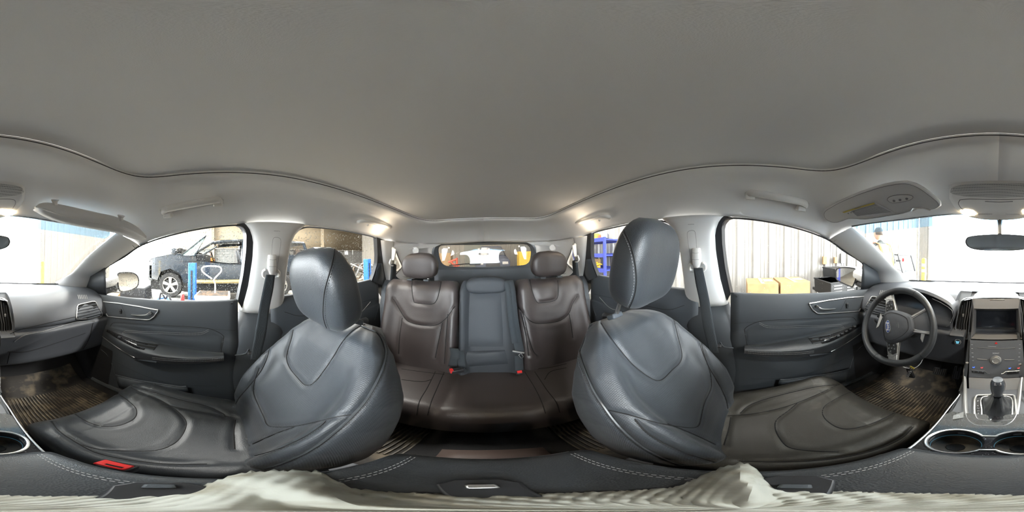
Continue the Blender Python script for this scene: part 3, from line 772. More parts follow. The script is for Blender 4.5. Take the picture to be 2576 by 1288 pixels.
v1 = root('air_vent', 'trapezoid air vent with bright frame at the passenger end of the dashboard', 'air vent', PX(225, 800, .66), 'dashboard air vents'); vent(PV, v1, 6)
v2 = root('air_vent', "trapezoid air vent behind the steering wheel at the driver's door", 'air vent', mir(PX(225, 800, .66)), 'dashboard air vents'); vent(PV, v2, 6, s=-1)
for s in (1, -1):   # defroster slots near the dash corners
    t = root('demister_outlet', 'slotted side demister outlet on top of the dashboard, %s corner' % SIDE[s], 'vent', sp(PX(210, 752, .70), s), 'side demister outlets')
    for k in range(6):
        g = MB(); a = D([(196+k*4.2, 742)], .002, sm=False); b = D([(199+k*4.2, 752)], .002, sm=False)
        if a and b: g.tube([a[0], b[0]], .002, 5); sd(g, s).build('slot', m_silver, t)
# centre vents and stack
CY = .765
stk = root('center_stack', 'centre stack with recessed touch screen, audio knob and climate buttons', 'control panel', (0, .70, -.60))
def poly(pxs, y): return [PY(x, yy, y) for x, yy in pxs]
def mpx(pxs): return [(2*F0 - x, y) for x, y in pxs]
# frame block (behind screen)
lo = [(2446, 752), (2441.5, 852)]; 
fr_o = poly([(2446, 751), (2566, 751), (2572, 853), (2440, 853)], .745)
sc_i = poly([(2456, 780), (2556, 780), (2557.5, 836), (2455, 836)], .785)
sc_o = poly([(2450, 776), (2562, 776), (2572, 852), (2441.5, 852)], .728)
o1 = [fr_o[0], fr_o[1], fr_o[2], fr_o[3]]
MB().grid([[p + V((0, .10, 0)) for p in o1], o1, sc_o, sc_i], cv=True).build('screen_surround', mat('screen_surround_grey', (.20, .20, .205), .45), stk)  # surround colour lightened to imitate glare haze over the stack
g = MB(); g.prism([p + V((0, .001, 0)) for p in sc_i], V((0, .02, 0))); g.build('touch_screen', m_screen, stk)
for k in (3, 2): g = MB(); g.tube([sc_i[k] + V((0, -.002, .002)), sc_o[k]], .0014, 5); g.build('trim_strip', m_chrome, stk)
g = MB(); q = poly([(2489, 752.5), (2492, 763), (2525, 763), (2528, 752.5)], .742); g.prism(q, V((0, .01, 0))); g.build('lid_tab', m_silver, stk, bevel=.001)
# raised pod on the dash top over the screen
pod = []
for zz, pts in ((-.212, [(2446, 750), (2470, 749), (2506, 748.5), (2542, 749), (2567, 750)]), (-.196, [(2456, 738), (2475, 733), (2506, 732), (2537, 733), (2556, 738)]), (-.196, [(2478, 722), (2490, 720), (2506, 719.5), (2522, 720), (2534, 722)])):
    pod.append([PZ(a, b, zz) if zz > -.2 else PY(a, b, .745) for a, b in pts])
sheet(pod, 18, 4).build('stack_top', m_dash, stk)
g = MB(); seam(g, [PZ(a, b, -.193) for a, b in ((2449, 749), (2456, 738), (2466, 728), (2480, 721), (2506, 719), (2532, 721), (2546, 728), (2556, 738), (2564, 749))], .0012); g.build('seam_line', m_seam, stk)
VQ = [(2418.6, 757), (2446, 752), (2441, 790), (2434, 853), (2416, 843), (2404.5, 830), (2405.5, 812), (2410, 790)]
for s in (1, -1):
    t = root('air_vent', 'tall centre air vent with bright frame on the %s side of the screen' % ('driver' if s > 0 else 'passenger'), 'air vent', PY(2425 if s > 0 else 2587, 850, .75), 'dashboard air vents')
    q0 = VQ if s > 0 else mpx(VQ)
    q = [PY(a, b, .742) for a, b in q0]; nn = V((0, -1, 0))
    qb = [p + V((0, .05, -.0)) for p in q]
    MB().grid([q, qb], cv=True).build('vent_box', m_dark2, t)
    MB().add([p + V((0, .012, 0)) for p in q], [tuple(range(len(q)))]).build('vent_back', m_black, t)
    g = MB(); g.tube(smooth(q, 2, True), .0034, 8, closed=True); g.build('vent_bezel', m_chrome, t)
    for k, (a, b, c, d) in enumerate([((2421, 768), (2416, 800), (2413, 822), (2413, 834)), ((2427, 762), (2422, 800), (2419, 818), (2419, 842)), ((2434, 758), (2430, 790), (2425, 815), (2425, 846)), ((2440, 757), (2436, 790), (2431, 815), (2431, 850))]):
        L = [PY((p if s > 0 else 2*F0-p), r, .744) for p, r in (a, b, c, d)]
        g = MB(); g.tube(L, .0012, 5, flat=(1, 1)); g.build('vent_slat', m_silver if k > 1 else m_dark, t)
    g = MB(); g.box(PY(2423 if s > 0 else 2589, 793, .736), (.007, .01, .014)); g.build('vent_tab', m_silver, t, bevel=.001)
# lower control panel (leaning plane)
PN0 = V((0, .712, -.402)); PN1 = V((0, .622, -.578)); pu = (PN0-PN1).normalized(); pn = V((1, 0, 0)).cross(pu).normalized()
if pn.y > 0: pn = -pn
def L(px, py, o=0): return PP(px, py, PN0 + pn*o, pn)
pan = [L(2440, 855), L(2572, 855), L(2575, 900), L(2578, 948), L(2437, 948), L(2438.5, 900)]
g = MB(); g.prism(pan, -pn*.08); g.build('control_panel', m_panel, stk, smooth=False)
g = MB(); g.tube([L(2458, 874, .001), L(2482, 876, .001), L(2530, 876.5, .001), L(2554, 875, .001)], .0012, 5); g.build('disc_slot', m_silver, stk)
g = MB(); g.tube([L(2485, 871, .001), L(2506, 872, .001)], .0006, 4); g.build('disc_label', m_ink, stk)
text('SONY', L(2505.3, 889, .001), (1, 0, 0), pu, .0105, m_ink, stk)
kc = L(2505, 906); kax = pn.to_track_quat('Z', 'Y').to_matrix()
g = MB(); g.lathe(kc, [(.0235, 0), (.0240, .003), (.0225, .005), (.020, .004), (.019, .002)], 32, kax); g.build('knob_ring', m_chrome, stk)
g = MB(); g.lathe(kc, [(.017, .0), (.0165, .014), (.014, .017), (.0125, .014), (.001, .014)], 28, kax); g.build('audio_knob', m_silver, stk)
text('ENTER', kc + pn*.0145, (1, 0, 0), pu, .003, m_inkd, stk)
for a, b in ((2458, 2483.5), (2527, 2552)):
    g = MB(); q = [L(a, 903 if a < 2500 else 905, .001), L(b, 905, .001)]; g.tube(q, .0022, 6); g.build('seek_bar', m_silver, stk)
for j, yy in enumerate((867, 877, 887.5, 898, 907.5)):
    for xx, tx in ((2445 + j*.6, ['MEDIA', 'FAN', 'A/C', 'REAR', 'MAX'][j]), (2565.5 - j*.5, ['LOAD', 'TUNE', 'AUTO', 'VENT', 'OFF'][j])):
        g = MB(); c = L(xx, yy, .001); g.tube([c - V((.004, 0, 0)), c + V((.004, 0, 0))], .0009 + .0004*(j % 2), 4); g.build('button_mark', m_ink, stk)
m_bled = mat('blue_backlit_icon', (.02, .05, .4), .5, emit=(.05, .15, 1.0), es=1.6)
m_rled = mat('red_backlit_icon', (.4, .02, .02), .5, emit=(1.0, .06, .06), es=1.1)
for xx, yy, m in ((2449, 924, m_bled), (2469.5, 925, m_rled), (2540, 926.5, m_bled), (2562, 926, m_rled)):
    c = L(xx, yy, .0012); g = MB()
    g.box(c - pu*.0015, (.0065, .0012, .0016), Matrix((V((1, 0, 0)), pn, pu)).transposed()); g.tube([c + V((.003, 0, 0)) - pu*.001, c + V((.0045, 0, 0)) + pu*.0035], .0009, 5); g.lathe(c - V((.002, 0, 0)), [(.002, 0), (.0018, .0004), (.0001, .0004)], 8, kax)
    g.build('seat_heat_icon', m, stk)
c = L(2506, 863.5, .001); g = MB()
tri = [c + pu*.0065, c - pu*.0035 + V((.006, 0, 0)), c - pu*.0035 - V((.006, 0, 0))]; g.tube(tri, .0011, 5, closed=True)
g.add([p*1.0 + pn*.0004 for p in tri], [(0, 1, 2)]); g.build('hazard_button', m_red, stk)
for pts in ([(2444, 930.5), (2478, 933.5), (2485, 939.5), (2490, 940)], [(2564, 932.5), (2530, 934.5), (2523, 939.8), (2519, 940)]):
    g = MB(); g.tube([L(a, b, .003) for a, b in pts], .0011, 5); g.build('button_bar_edge', m_chrome, stk)
for a, b in (((2445, 933), (2476, 939)), ((2533, 937), (2563, 937))):
    q = [L(a[0], a[1], 0), L(b[0], b[1]-3, 0), L(b[0], b[1]+2, 0), L(a[0]+1, a[1]+4, 0)]
    g = MB(); g.prism(q, pn*.002); g.build('button_bar', m_dark2, stk)
for xx in (2450, 2461, 2472, 2536, 2547, 2558):
    g = MB(); c = L(xx, 935.5, .003); g.tube([c - V((.002, 0, 0)), c + V((.002, 0, 0))], .0006, 4); g.build('button_mark', m_ink, stk)
# storage bin lid below + sides to the console
binq = [L(2437, 949), L(2578, 949), PY(2577, 988, .545), PY(2438, 988, .545)]
g = MB(); g.prism(binq, V((0, .05, -.03))); g.build('storage_lid', m_panel, stk)
g = MB(); seam(g, [PY(2438, 988, .543), PY(2506, 989, .543), PY(2577, 988, .543)], .0016); seam(g, [L(2437, 948.5, .001), L(2578, 948.5, .001)], .0014); g.build('seam_line', m_seam, stk)
for s in (1, -1):
    q = [V((.105, .74, -.38)), V((.100, .62, -.58)), V((.104, .55, -.62)), V((.104, .55, -.9)), V((.125, .95, -.9)), V((.15, .95, -.4))]
    g = MB(); g.prism([sp(p, s) for p in q], V((.012*s, 0, 0))); g.build('side_panel', m_dark, stk, smooth=False)
# start button
c = D([(2409.5, 860)], .003, sm=False)[0]; ax = V((0, -1, .25)).normalized().to_track_quat('Z', 'Y').to_matrix()
st = root('start_button', 'round engine start button with a bright ring and blue lettering', 'button', c)
g = MB(); g.lathe(c, [(.0155, 0), (.0155, .004), (.0125, .005), (.012, .003)], 24, ax); g.build('button_ring', m_chrome, st)
m_cy = mat('cyan_backlit', (.1, .4, .6), .5, emit=(.25, .75, 1.0), es=.8)
g = MB(); g.lathe(c, [(.012, .001), (.012, .004), (.0105, .0055), (.001, .0055)], 24, ax); g.build('button_cap', m_dark2, st)
text('ENGINE\nSTART\nSTOP', c + V((0, -.0068, 0)), (1, 0, 0), (0, .25, 1), .0048, m_cy, st)

# ================================================================ CONSOLE
ZC = -.588
con = root('center_console', 'centre console with gloss black cup holder plate and silver framed shifter', 'console', (0, .2, -.95))
side = []
for s in (1, -1):
    q = [V((.108, .58, -.61)), V((.108, .20, ZC-.004)), V((.118, .15, -.54)), V((.118, -.17, -.54)), V((.112, -.175, -.93)), V((.112, .58, -.93))]
    g = MB(); g.prism([sp(p, s) for p in q], V((-.012*s, 0, 0))); g.build('side_panel', m_dark, con, smooth=False)
# top plate with two cup holder openings
m_cy2 = mat('faint_blue_ring', (.03, .10, .15), .5, emit=(.15, .55, .8), es=.05)
cups = [V((.053, .264, ZC)), V((-.053, .264, ZC))]; CR = .047
out = [V((-.112, .19, ZC)), V((.112, .19, ZC)), V((.110, .38, ZC-.006)), V((-.110, .38, ZC-.006))]
def around(c, r, n=24): return [c + V((r*cos(2*pi*k/n), r*sin(2*pi*k/n), 0)) for k in range(n)]
for c, sx in zip(cups, (1, -1)):      # ring sheet from circle to half-plate rectangle
    n = 40; inn = around(c, CR, n); outr = []
    x0, x1 = (0, .112) if sx > 0 else (-.112, 0); y0, y1 = .19, .40
    for p in inn:
        d = (p-c).normalized(); t = min((x1-c.x)/d.x if d.x > 1e-6 else 9, (x0-c.x)/d.x if d.x < -1e-6 else 9, (y1-c.y)/d.y if d.y > 1e-6 else 9, (y0-c.y)/d.y if d.y < -1e-6 else 9)
        outr.append(c + d*t)
    MB().grid([inn, outr], cv=True).build('cup_holder_plate', m_gloss, con)
    dz = lambda p, h, k=1: V((c.x + (p.x-c.x)*k, c.y + (p.y-c.y)*k, ZC - h))
    MB().grid([inn, [dz(p, .002, .985) for p in inn], [dz(p, .035, .93) for p in inn]], cv=True).build('cup_holder', m_dark2, con)
    MB().grid([[dz(p, .035, .93) for p in inn], [dz(p, .060, .88) for p in inn], [dz(p, .062, .6) for p in inn], [dz(p, .062, .01) for p in inn]], cv=True).build('cup_floor', m_rubber, con)
    g = MB(); g.tube([dz(p, .030, .915) for p in inn], .0006, 5, closed=True); g.build('light_ring', m_cy2, con)
    g = MB(); g.lathe(V((c.x, c.y, ZC-.0615)), [(.016, 0), (.016, .002), (.001, .002)], 20); g.build('drain_pad', m_black, con)
    g = MB(); g.box(V((c.x, c.y + CR*.93, ZC-.014)), (.016, .006, .012)); g.build('grip_tab', m_dark, con, bevel=.002)
# chrome rim running around both cups as a figure eight outline
rim = []
for c, a0, a1 in ((cups[0], -pi*.80, pi*.80), (cups[1], pi*.20, pi*1.80)):
    for k in range(33):
        a = a0 + (a1-a0)*k/32; rim.append(c + V(((CR+.004)*cos(a), (CR+.004)*sin(a), .002)))
g = MB(); g.tube(rim, .0038, 8, closed=True); g.build('cup_rim', m_chrome, con)
for s in (1, -1):
    rail = [V((.108, .19, ZC+.004)), V((.112, .26, ZC+.004)), V((.113, .34, ZC+.002)), V((.111, .42, ZC)), V((.101, .50, ZC+.004))]
    g = MB(); g.tube(smooth([sp(p, s) for p in rail], 5), .0026, 8); g.build('trim_rail', m_dchrome, con)
# shifter plate: silver U frame, inner bezel, boot
ZS = -.600
shp = sheet([[V((-.100, .40, ZS+.004)), V((.100, .40, ZS+.004))], [V((-.098, .56, ZS-.002)), V((.098, .56, ZS-.002))]], 6)
shp.build('shifter_plate', m_panel, con)
U = [PY(2433, 912, .655), PZ(2427, 930, -.565), PZ(2427.5, 960, -.590), PZ(2428, 1000, ZS+.004), PZ(2430, 1035, ZS+.006), PZ(2437, 1056, ZS+.006), PZ(2455, 1069, ZS+.006), PZ(2480, 1071, ZS+.006), PZ(2506, 1071.5, ZS+.006)]
U = smooth(U, 5); Ur = U + mirs(U[:-1])[::-1]
g = MB(); g.tube(Ur, .0062, 8, flat=(1.2, .9)); g.build('shifter_frame', m_silver, con)
bez = [PZ(a, b, ZS+.008) for a, b in ((2454, 998), (2470, 994), (2506, 993), (2542, 994), (2552, 998), (2556, 1030), (2556, 1050), (2545, 1057), (2506, 1059), (2467, 1057), (2455, 1050), (2452, 1030))]
g = MB(); g.tube(smooth(bez, 3, True), .0042, 8, closed=True); g.build('gate_bezel', m_silver, con)
ib = [PZ(a, b, ZS+.007) for a, b in ((2470, 1000), (2506, 997), (2543, 1000), (2547, 1030), (2540, 1053), (2506, 1055), (2474, 1053), (2470, 1030))]
g = MB(); g.tube(smooth(ib, 3, True), .0030, 8, closed=True); g.build('boot_bezel', m_chrome, con)
gp = [PZ(a, b, ZS+.010) for a, b in ((2455, 1001), (2466, 1001), (2468, 1045), (2458, 1048))]
g = MB(); g.prism(gp, V((0, 0, -.003))); g.build('gate_display', m_dark2, con)
for ch, yy, xx in (('P', 1009, 2460), ('R', 1021, 2460.3), ('N', 1027, 2460.6), ('D', 1033.5, 2461), ('S', 1040, 2461.3)):
    text(ch, PZ(xx, yy, ZS+.0112), (1, .0, 0), (0, 1, 0), .0088, m_ink, con, name='gear_letter')
# switch at the driver side of the shifter
q = [PZ(a, b, ZC-.002) for a, b in ((2398, 1046), (2424, 1037), (2424, 1052), (2396, 1057))]
g = MB(); g.prism(q, V((0, 0, .005))); g.build('parking_brake_switch', mat('grey_switch', (.30, .30, .29), .5), con, bevel=.001)
text('(P)', sum(q, V())/4 + V((0, 0, .0057)), (1, 0, 0), (0, 1, 0), .008, m_ink, con)
# leather boot
base = resamp(smooth([p + V((0, 0, -.001)) for p in ib], 3, True), 40, True); cc = sum(base, V())/40; cc += V((0, .012, 0)); rows = []
rb = random.Random(4)
for k in range(9):
    f = k/8; row = []
    for i, p in enumerate(base):
        a = 2*pi*i/40; rr_ = 1 - .72*f**.75 + .05*sin(a*5 + f*4)*sin(pi*f) + .02*sin(a*9)
        row.append(V((cc.x + (p.x-cc.x)*rr_, cc.y + (p.y-cc.y)*rr_, ZS + .004 + .075*f**1.3)))
    rows.append(row)
MB().grid(rows, cv=True).build('shifter_boot', m_leather, con)
g = MB(); seam(g, [r[0] + V((0, -.001, .001)) for r in rows], .001); stitches(g, [r[10] + V((0, -.001, .001)) for r in rows], .005); g.build('boot_seam', m_thread_w, con)
top = rows[-1]; tc = sum(top, V())/40
kn = [(tc + V((0, 0, -.002)), .013, .011), (tc + V((0, .002, .008)), .0135, .012), (tc + V((0, .006, .026)), .018, .017), (tc + V((0, .010, .050)), .0205, .021), (tc + V((0, .012, .068)), .0195, .021), (tc + V((0, .013, .078)), .015, .017), (tc + V((0, .013, .081)), .006, .008)]
cols = [[c + V((rx*cos(a), ry*sin(a), 0)) for a in [2*pi*i/20 for i in range(20)]] for c, rx, ry in kn]
MB().grid(cols, cv=True, capu=True).build('shift_knob', m_panel, con)
for sx in (1, -1):
    g = MB(); g.tube([c + V((rx*.97*sx, -ry*.35, 0)) for c, rx, ry in kn[1:6]], .0022, 6); g.build('knob_trim', m_chrome, con)
g = MB(); c0 = kn[4][0] + V((0, -.012, .001)); g.box(c0, (.022, .014, .016), Matrix.Rotation(-.5, 3, 'X'), .8); g.build('knob_cap', m_chrome, con, bevel=.002)

# armrest lid
lid = root('console_armrest', 'padded dark armrest lid of the centre console with double pale stitching', 'armrest', (0, 0, -.56))
rows = []
LO = [(-.172, .100, -.012), (-.165, .109, -.004), (-.14, .115, 0), (-.05, .117, .002), (.05, .115, .002), (.13, .111, 0), (.172, .106, -.005), (.185, .099, -.016)]
lo_ = [V((y, w, h)) for y, w, h in LO]; lo_ = smooth(lo_, 4)
for y, w, h in [(p.x, p.y, p.z) for p in lo_]:
    rows.append(smooth([V((w-.012, y, -.545)), V((w, y, -.53)), V((w+.001, y, -.512+h)), V((w-.008, y, -.502+h)), V((w-.03, y, -.4985+h)), V((0, y, -.4975+h)), V((-w+.03, y, -.4985+h)), V((-w+.008, y, -.502+h)), V((-w-.001, y, -.512+h)), V((-w, y, -.53)), V((-w+.012, y, -.545))], 3))
lm = MB().grid(rows, capu=True); lm.build('armrest_pad', m_leather, lid); LB = bvh_of(lm)
m_armt = m_leather
for s in (1, -1):
    g = MB()
    for xo in (.083, .088):
        pts = [V((xo*s - .0*s, y, 0)) for y in [-.16 + .0165*k for k in range(21)]]
        L2 = []
        for p in pts:
            h, *_ = LB.ray_cast(V((p.x, p.y, -.3)), V((0, 0, -1)))
            if h: L2.append(h + V((0, 0, .0006)))
        stitches(g, L2, .0065, .0042, .0007)
    g.build('stitching', m_thread_w, lid)
g = MB(); g.tube([V((x, -.176, -.53)) for x in (-.09, 0, .09)], .003, 6); g.build('lid_edge', m_silver, lid)
# ================================================================ STEERING WHEEL AND CLUSTER
SWC = PY(2254, 821, .585)
axs = (V((-.40, .0, -.10)) - SWC); wn = V((.0, -.90, .42)).normalized()
R0 = V((1, 0, 0)); U0 = wn.cross(R0).normalized()
if U0.z < 0: U0 = -U0
ANG = radians(-112)      # the wheel stands turned anticlockwise
def wrot(a):
    return R0*cos(a) + U0*sin(a)
def wp_(x, y, h=0):      # wheel plane coordinates (x right, y up, rotated with the wheel), h toward the driver
    a = -ANG
    return SWC + R0*(x*cos(a) - y*sin(a)) + U0*(x*sin(a) + y*cos(a)) + wn*h
sw = root('steering_wheel', 'black leather steering wheel, turned, with silver spokes and an oval blue badge', 'steering wheel', SWC)
RW = .179
N = 72
pts, rad = [], []
for k in range(N):
    a = 2*pi*k/N; flat = 1 - .035*max(0, -sin(a))**6
    pts.append(wp_(RW*cos(a)*flat, RW*sin(a)*flat)); rad.append(.0150 + .0022*(abs(cos(a))**4))
MB().tube(pts, rad, 14, closed=True).build('rim', m_leather, sw)
for a in (.6, 2.5, 3.75, 5.6):
    g = MB(); c = wp_(RW*cos(a), RW*sin(a)); tn = (wp_(RW*cos(a+.01), RW*sin(a+.01)) - c).normalized(); u = wn
    w = tn.cross(u); g.tube([c + (u*cos(q) + w*sin(q))*.0158 for q in [2*pi*i/20 for i in range(20)]], .0008, 4, closed=True); g.build('rim_seam', m_seam, sw)
g = MB()
for a0, a1 in ((2.55, 3.7), (5.65, 6.85)):
    for k in range(34):
        a = a0 + (a1-a0)*k/34; c = wp_((RW-.0148)*cos(a), (RW-.0148)*sin(a), .006); e = wp_((RW-.0155)*cos(a+.012), (RW-.0155)*sin(a+.012), -.002)
        g.tube([c, e], .0009, 4)
g.build('rim_stitching', m_thread_w, sw)
# hub: airbag cover
hub = []
HO = [(-.062, .040), (-.04, .050), (0, .054), (.04, .050), (.062, .040), (.068, .010), (.055, -.030), (.035, -.062), (.018, -.074), (-.018, -.074), (-.035, -.062), (-.055, -.030), (-.068, .010)]
HO = [(x*1.22, y*1.2) for x, y in HO]
HS = smooth([V((x, y, 0)) for x, y in HO], 3, True)
for k, h in ((.92, -.03), (1.0, -.02), (1.0, .004), (.94, .016), (.80, .022), (.4, .026), (.01, .027)):
    hub.append([wp_(p.x*k, p.y*k, h) for p in HS])
MB().grid(hub, cv=True).build('airbag_cover', m_dash, sw)
g = MB(); g.tube([wp_(p.x*.80, p.y*.80, .0222) for p in HS], .0009, 4, closed=True); g.build('cover_groove', m_seam, sw)
for t_, y_ in (('SRS', .022), ('AIRBAG', .012)): text(t_, wp_(.0, y_-.040, .0262), wrot(-ANG), wrot(-ANG+pi/2), .0075, m_inkd, sw)
# badge
bc = wp_(0, .024, .0262); br = wrot(-ANG); bu = wrot(-ANG+pi/2)
m_badge = mat('blue_badge', (.02, .06, .28), .25, coat=.5)
el = [bc + br*.030*cos(a) + bu*.0125*sin(a) for a in [2*pi*i/32 for i in range(32)]]
g = MB(); g.prism(el, wn*.002); g.build('badge', m_badge, sw)
g = MB(); g.tube([p + wn*.002 for p in el], .0011, 6, closed=True); g.build('badge_rim', m_chrome, sw)
text('Ford', bc + wn*.0026, br, bu, .020, m_chrome, sw, .0004, 'badge_lettering')
# spokes
def spoke(pa, pb, wa, wb, name, m, h0=-.004, h1=0, th=.014):
    a = V((pa[0], pa[1], 0)); b = V((pb[0], pb[1], 0)); d = (b-a).normalized(); q = V((-d.y, d.x, 0)); rows = []
    for f in (0, .3, .65, 1):
        c = a.lerp(b, f); w = wa + (wb-wa)*f; h = h0 + (h1-h0)*f
        pts = [(w, -th), (w, h), (w*.8, h+.004), (-w*.8, h+.004), (-w, h), (-w, -th)]
        rows.append([wp_(c.x + q.x*u, c.y + q.y*u, v) for u, v in pts])
    return MB().grid(rows, cv=True, capu=True).build(name, m, sw, bevel=.002)
for s in (1, -1):
    spoke((.060*s, .022), (.172*s, .030), .033, .020, 'spoke', m_silver, 0, -.002, .016)
    # switch pod
    q = [(.078, .044), (.118, .042), (.134, .022), (.128, .004), (.092, -.002), (.076, .008)]
    g = MB(); g.prism([wp_(x*s, y, .003) for x, y in q], wn*.006); pod = g.build('switch_pod', m_dark2, sw, bevel=.0015)
    g = MB(); g.tube([wp_(x*s, y, .009) for x, y in ((.140, .046), (.146, .030), (.132, -.004), (.094, -.012))], .0016, 5); g.build('pod_trim', m_chrome, sw)
    for bx_, by_ in ((.088, .034), (.104, .036), (.120, .030), (.090, .012), (.108, .010), (.104, .023)):
        g = MB(); c = wp_(bx_*s, by_, .0095); g.box(c, (.013, .010, .003), Matrix((br, bu, wn)).transposed()); g.build('switch_button', m_dark, sw, bevel=.001)
        g = MB(); g.tube([wp_((bx_-.002)*s, by_, .0115), wp_((bx_+.002)*s, by_, .0115)], .0007, 4); g.build('button_mark', m_ink, sw)
    spoke((.030*s, -.072), (.060*s, -.163), .006, .005, 'spoke', m_silver, 0, -.002, .012)
    g = MB(); g.tube([wp_(.024*s, -.084, .006), wp_(.040*s, -.125, .005), wp_(.050*s, -.160, .003)], .0016, 5); g.build('spoke_trim', m_chrome, sw)
spoke((0, -.068), (0, -.168), .030, .056, 'lower_spoke', m_panel, -.002, -.003, .012)
# column
col = root('steering_column', 'black steering column cover with stalks behind the wheel', 'steering column', SWC + V((0, .06, -.08)))
cd = -wn
rows = []
for f, r in ((.02, .030), (.05, .048), (.10, .055), (.16, .06)):
    c = SWC + cd*f; rows.append([c + (R0*cos(a)*1.15 + U0*sin(a)*.9)*r for a in [2*pi*i/20 for i in range(20)]])
MB().grid(rows, cv=True, capu=True).build('column_cover', m_dark, col)
for s, dx in ((1, .155), (-1, .150)):
    c = SWC + cd*.065; e = c + R0*dx*s + U0*.02*(1 if s < 0 else -.3) - cd*.01
    g = MB(); g.tube([c, c.lerp(e, .5), e], [.007, .006, .009], 8); g.build('stalk', m_dark, col)
    g = MB(); g.box(e, (.018, .012, .014)); g.build('stalk_tip', m_dark2, col, bevel=.003)
for s in (1, -1):
    g = MB(); c = SWC + cd*.03 + R0*.115*s; g.prism([c + U0*.04 + R0*.012*s, c + U0*.02 - R0*.006*s, c - U0*.03 - R0*.002*s, c - U0*.045 + R0*.010*s], cd*.006); g.build('paddle', m_silver, col)
# key fob hanging from the column
kp = PY(2290, 938, .60)
kf = root('key_fob', 'black key fob hanging under the steering column on a white tag loop', 'key', kp + V((0, 0, -.04)))
g = MB(); g.box(kp, (.032, .014, .068), Matrix.Rotation(-.28, 3, 'Y'), .86); g.build('fob_body', m_dark2, kf, bevel=.006, seg=3)
for k in range(4):
    g = MB(); g.box(kp + V((-.003 + .004*k*-.9 + .004, -.008, .016 - .013*k)), (.016, .003, .008), Matrix.Rotation(-.28, 3, 'Y')); g.build('fob_button', m_inkd, kf, bevel=.001)
g = MB(); top = kp + V((-.012, 0, .036)); g.tube([top + V((.010*cos(a), 0, .006 + .010*sin(a))) for a in [2*pi*i/16 for i in range(16)]], .0014, 5, closed=True); g.build('key_ring', m_chrome, kf)
g = MB(); g.box(top + V((.020, 0, .006)), (.022, .002, .010), Matrix.Rotation(.4, 3, 'Y')); g.build('yellow_tag', mat('yellow_tag', (.75, .62, .1), .5), kf)
g = MB(); g.tube(smooth([PY(a, b, y) for a, b, y in ((2270, 922, .59), (2283, 926, .595), (2300, 926, .61), (2314, 916, .63), (2322, 902, .65))], 5), .0018, 5); g.build('tag_loop', m_ink, kf)
# instrument cluster
CLY = .735
cl = root('instrument_cluster', 'hooded instrument cluster with a lit pale blue display behind the steering wheel', 'instrument cluster', PY(2320, 830, CLY))
hoodp = [(2222, 790), (2236, 752), (2262, 734), (2290, 731), (2320, 736), (2352, 748), (2382, 764), (2396, 778), (2399, 795), (2393, 815), (2380, 822)]
rim1 = smooth([PY(a, b, CLY-.03) for a, b in hoodp], 4); rim0 = [p + V((0, .12, -.0)) for p in rim1]
up = [p + V((0, .01, .012)) for p in rim1]; up0 = [p + V((0, .20, -.02)) for p in up]
MB().grid([up0, up, rim1, rim0]).build('hood', m_dash, cl)
MB().add([p + V((0, -.02, 0)) for p in rim0], [tuple(range(len(rim0)))]).build('cluster_face', m_dark2, cl)
g = MB(); g.tube([PY(a, b, CLY-.032) for a, b in ((2345, 751), (2365, 760), (2385, 772), (2395, 781), (2398, 795), (2391, 812))], .0016, 5); g.build('hood_trim', m_chrome, cl)
m_lcd = mat('lit_display', (.3, .6, .8), .5, emit=(.45, .85, 1.0), es=1.6)
q = [PY(a, b, CLY+.06) for a, b in ((2361, 775), (2397, 779), (2396, 802), (2360, 799))]; g = MB(); g.prism(q, V((0, .004, 0))); g.build('display', m_lcd, cl)
q = [PY(a, b, CLY+.06) for a, b in ((2268, 745), (2300, 742), (2318, 752), (2300, 760), (2272, 762))]; g = MB(); g.prism(q, V((0, .004, 0))); g.build('display', mat('dim_display', (.10, .20, .32), .3, emit=(.2, .45, .75), es=.25), cl)
for cxp, r in ((2300, .040),):
    c = PY(cxp, 775, CLY+.055); g = MB(); g.tube([c + V((r*cos(a), 0, r*sin(a))) for a in [2*pi*i/32 for i in range(32)]], .0012, 5, closed=True); g.build('gauge_ring', m_silver, cl)
    g = MB(); g.tube([c, c + V((-.02, -.002, .024))], .0012, 4); g.build('needle', m_ink, cl)
# headlamp switch panel left of the wheel
hp_ = D([(2190, 812), (2206, 804), (2222, 798)], .005, sm=False)
lc = mir(PX(2*F0 - 2576 - 2207 + 2576 - 2576 if False else 200, 806, .60))
lc = PY(2207, 805, .70)
ls = root('light_switch', 'round headlamp switch in a dark panel left of the steering column', 'switch', lc)
g = MB(); g.box(lc + V((0, .012, 0)), (.085, .02, .036)); g.build('switch_panel', m_dark, ls, bevel=.004)
axn = V((.4, -1, .2)).normalized().to_track_quat('Z', 'Y').to_matrix()
g = MB(); g.lathe(lc, [(.017, 0), (.017, .010), (.014, .012), (.001, .012)], 24, axn); g.build('switch_knob', m_dark2, ls)
g = MB(); g.tube([lc + axn @ V((.0175*cos(a), .0175*sin(a), .008)) for a in [2*pi*i/24 for i in range(24)]], .0014, 5, closed=True); g.build('knob_ring', m_silver, ls)
for dx in (-.032, .032):
    g = MB(); g.box(lc + V((dx, 0, 0)), (.008, .003, .012)); g.build('dimmer_button', m_ink, ls)
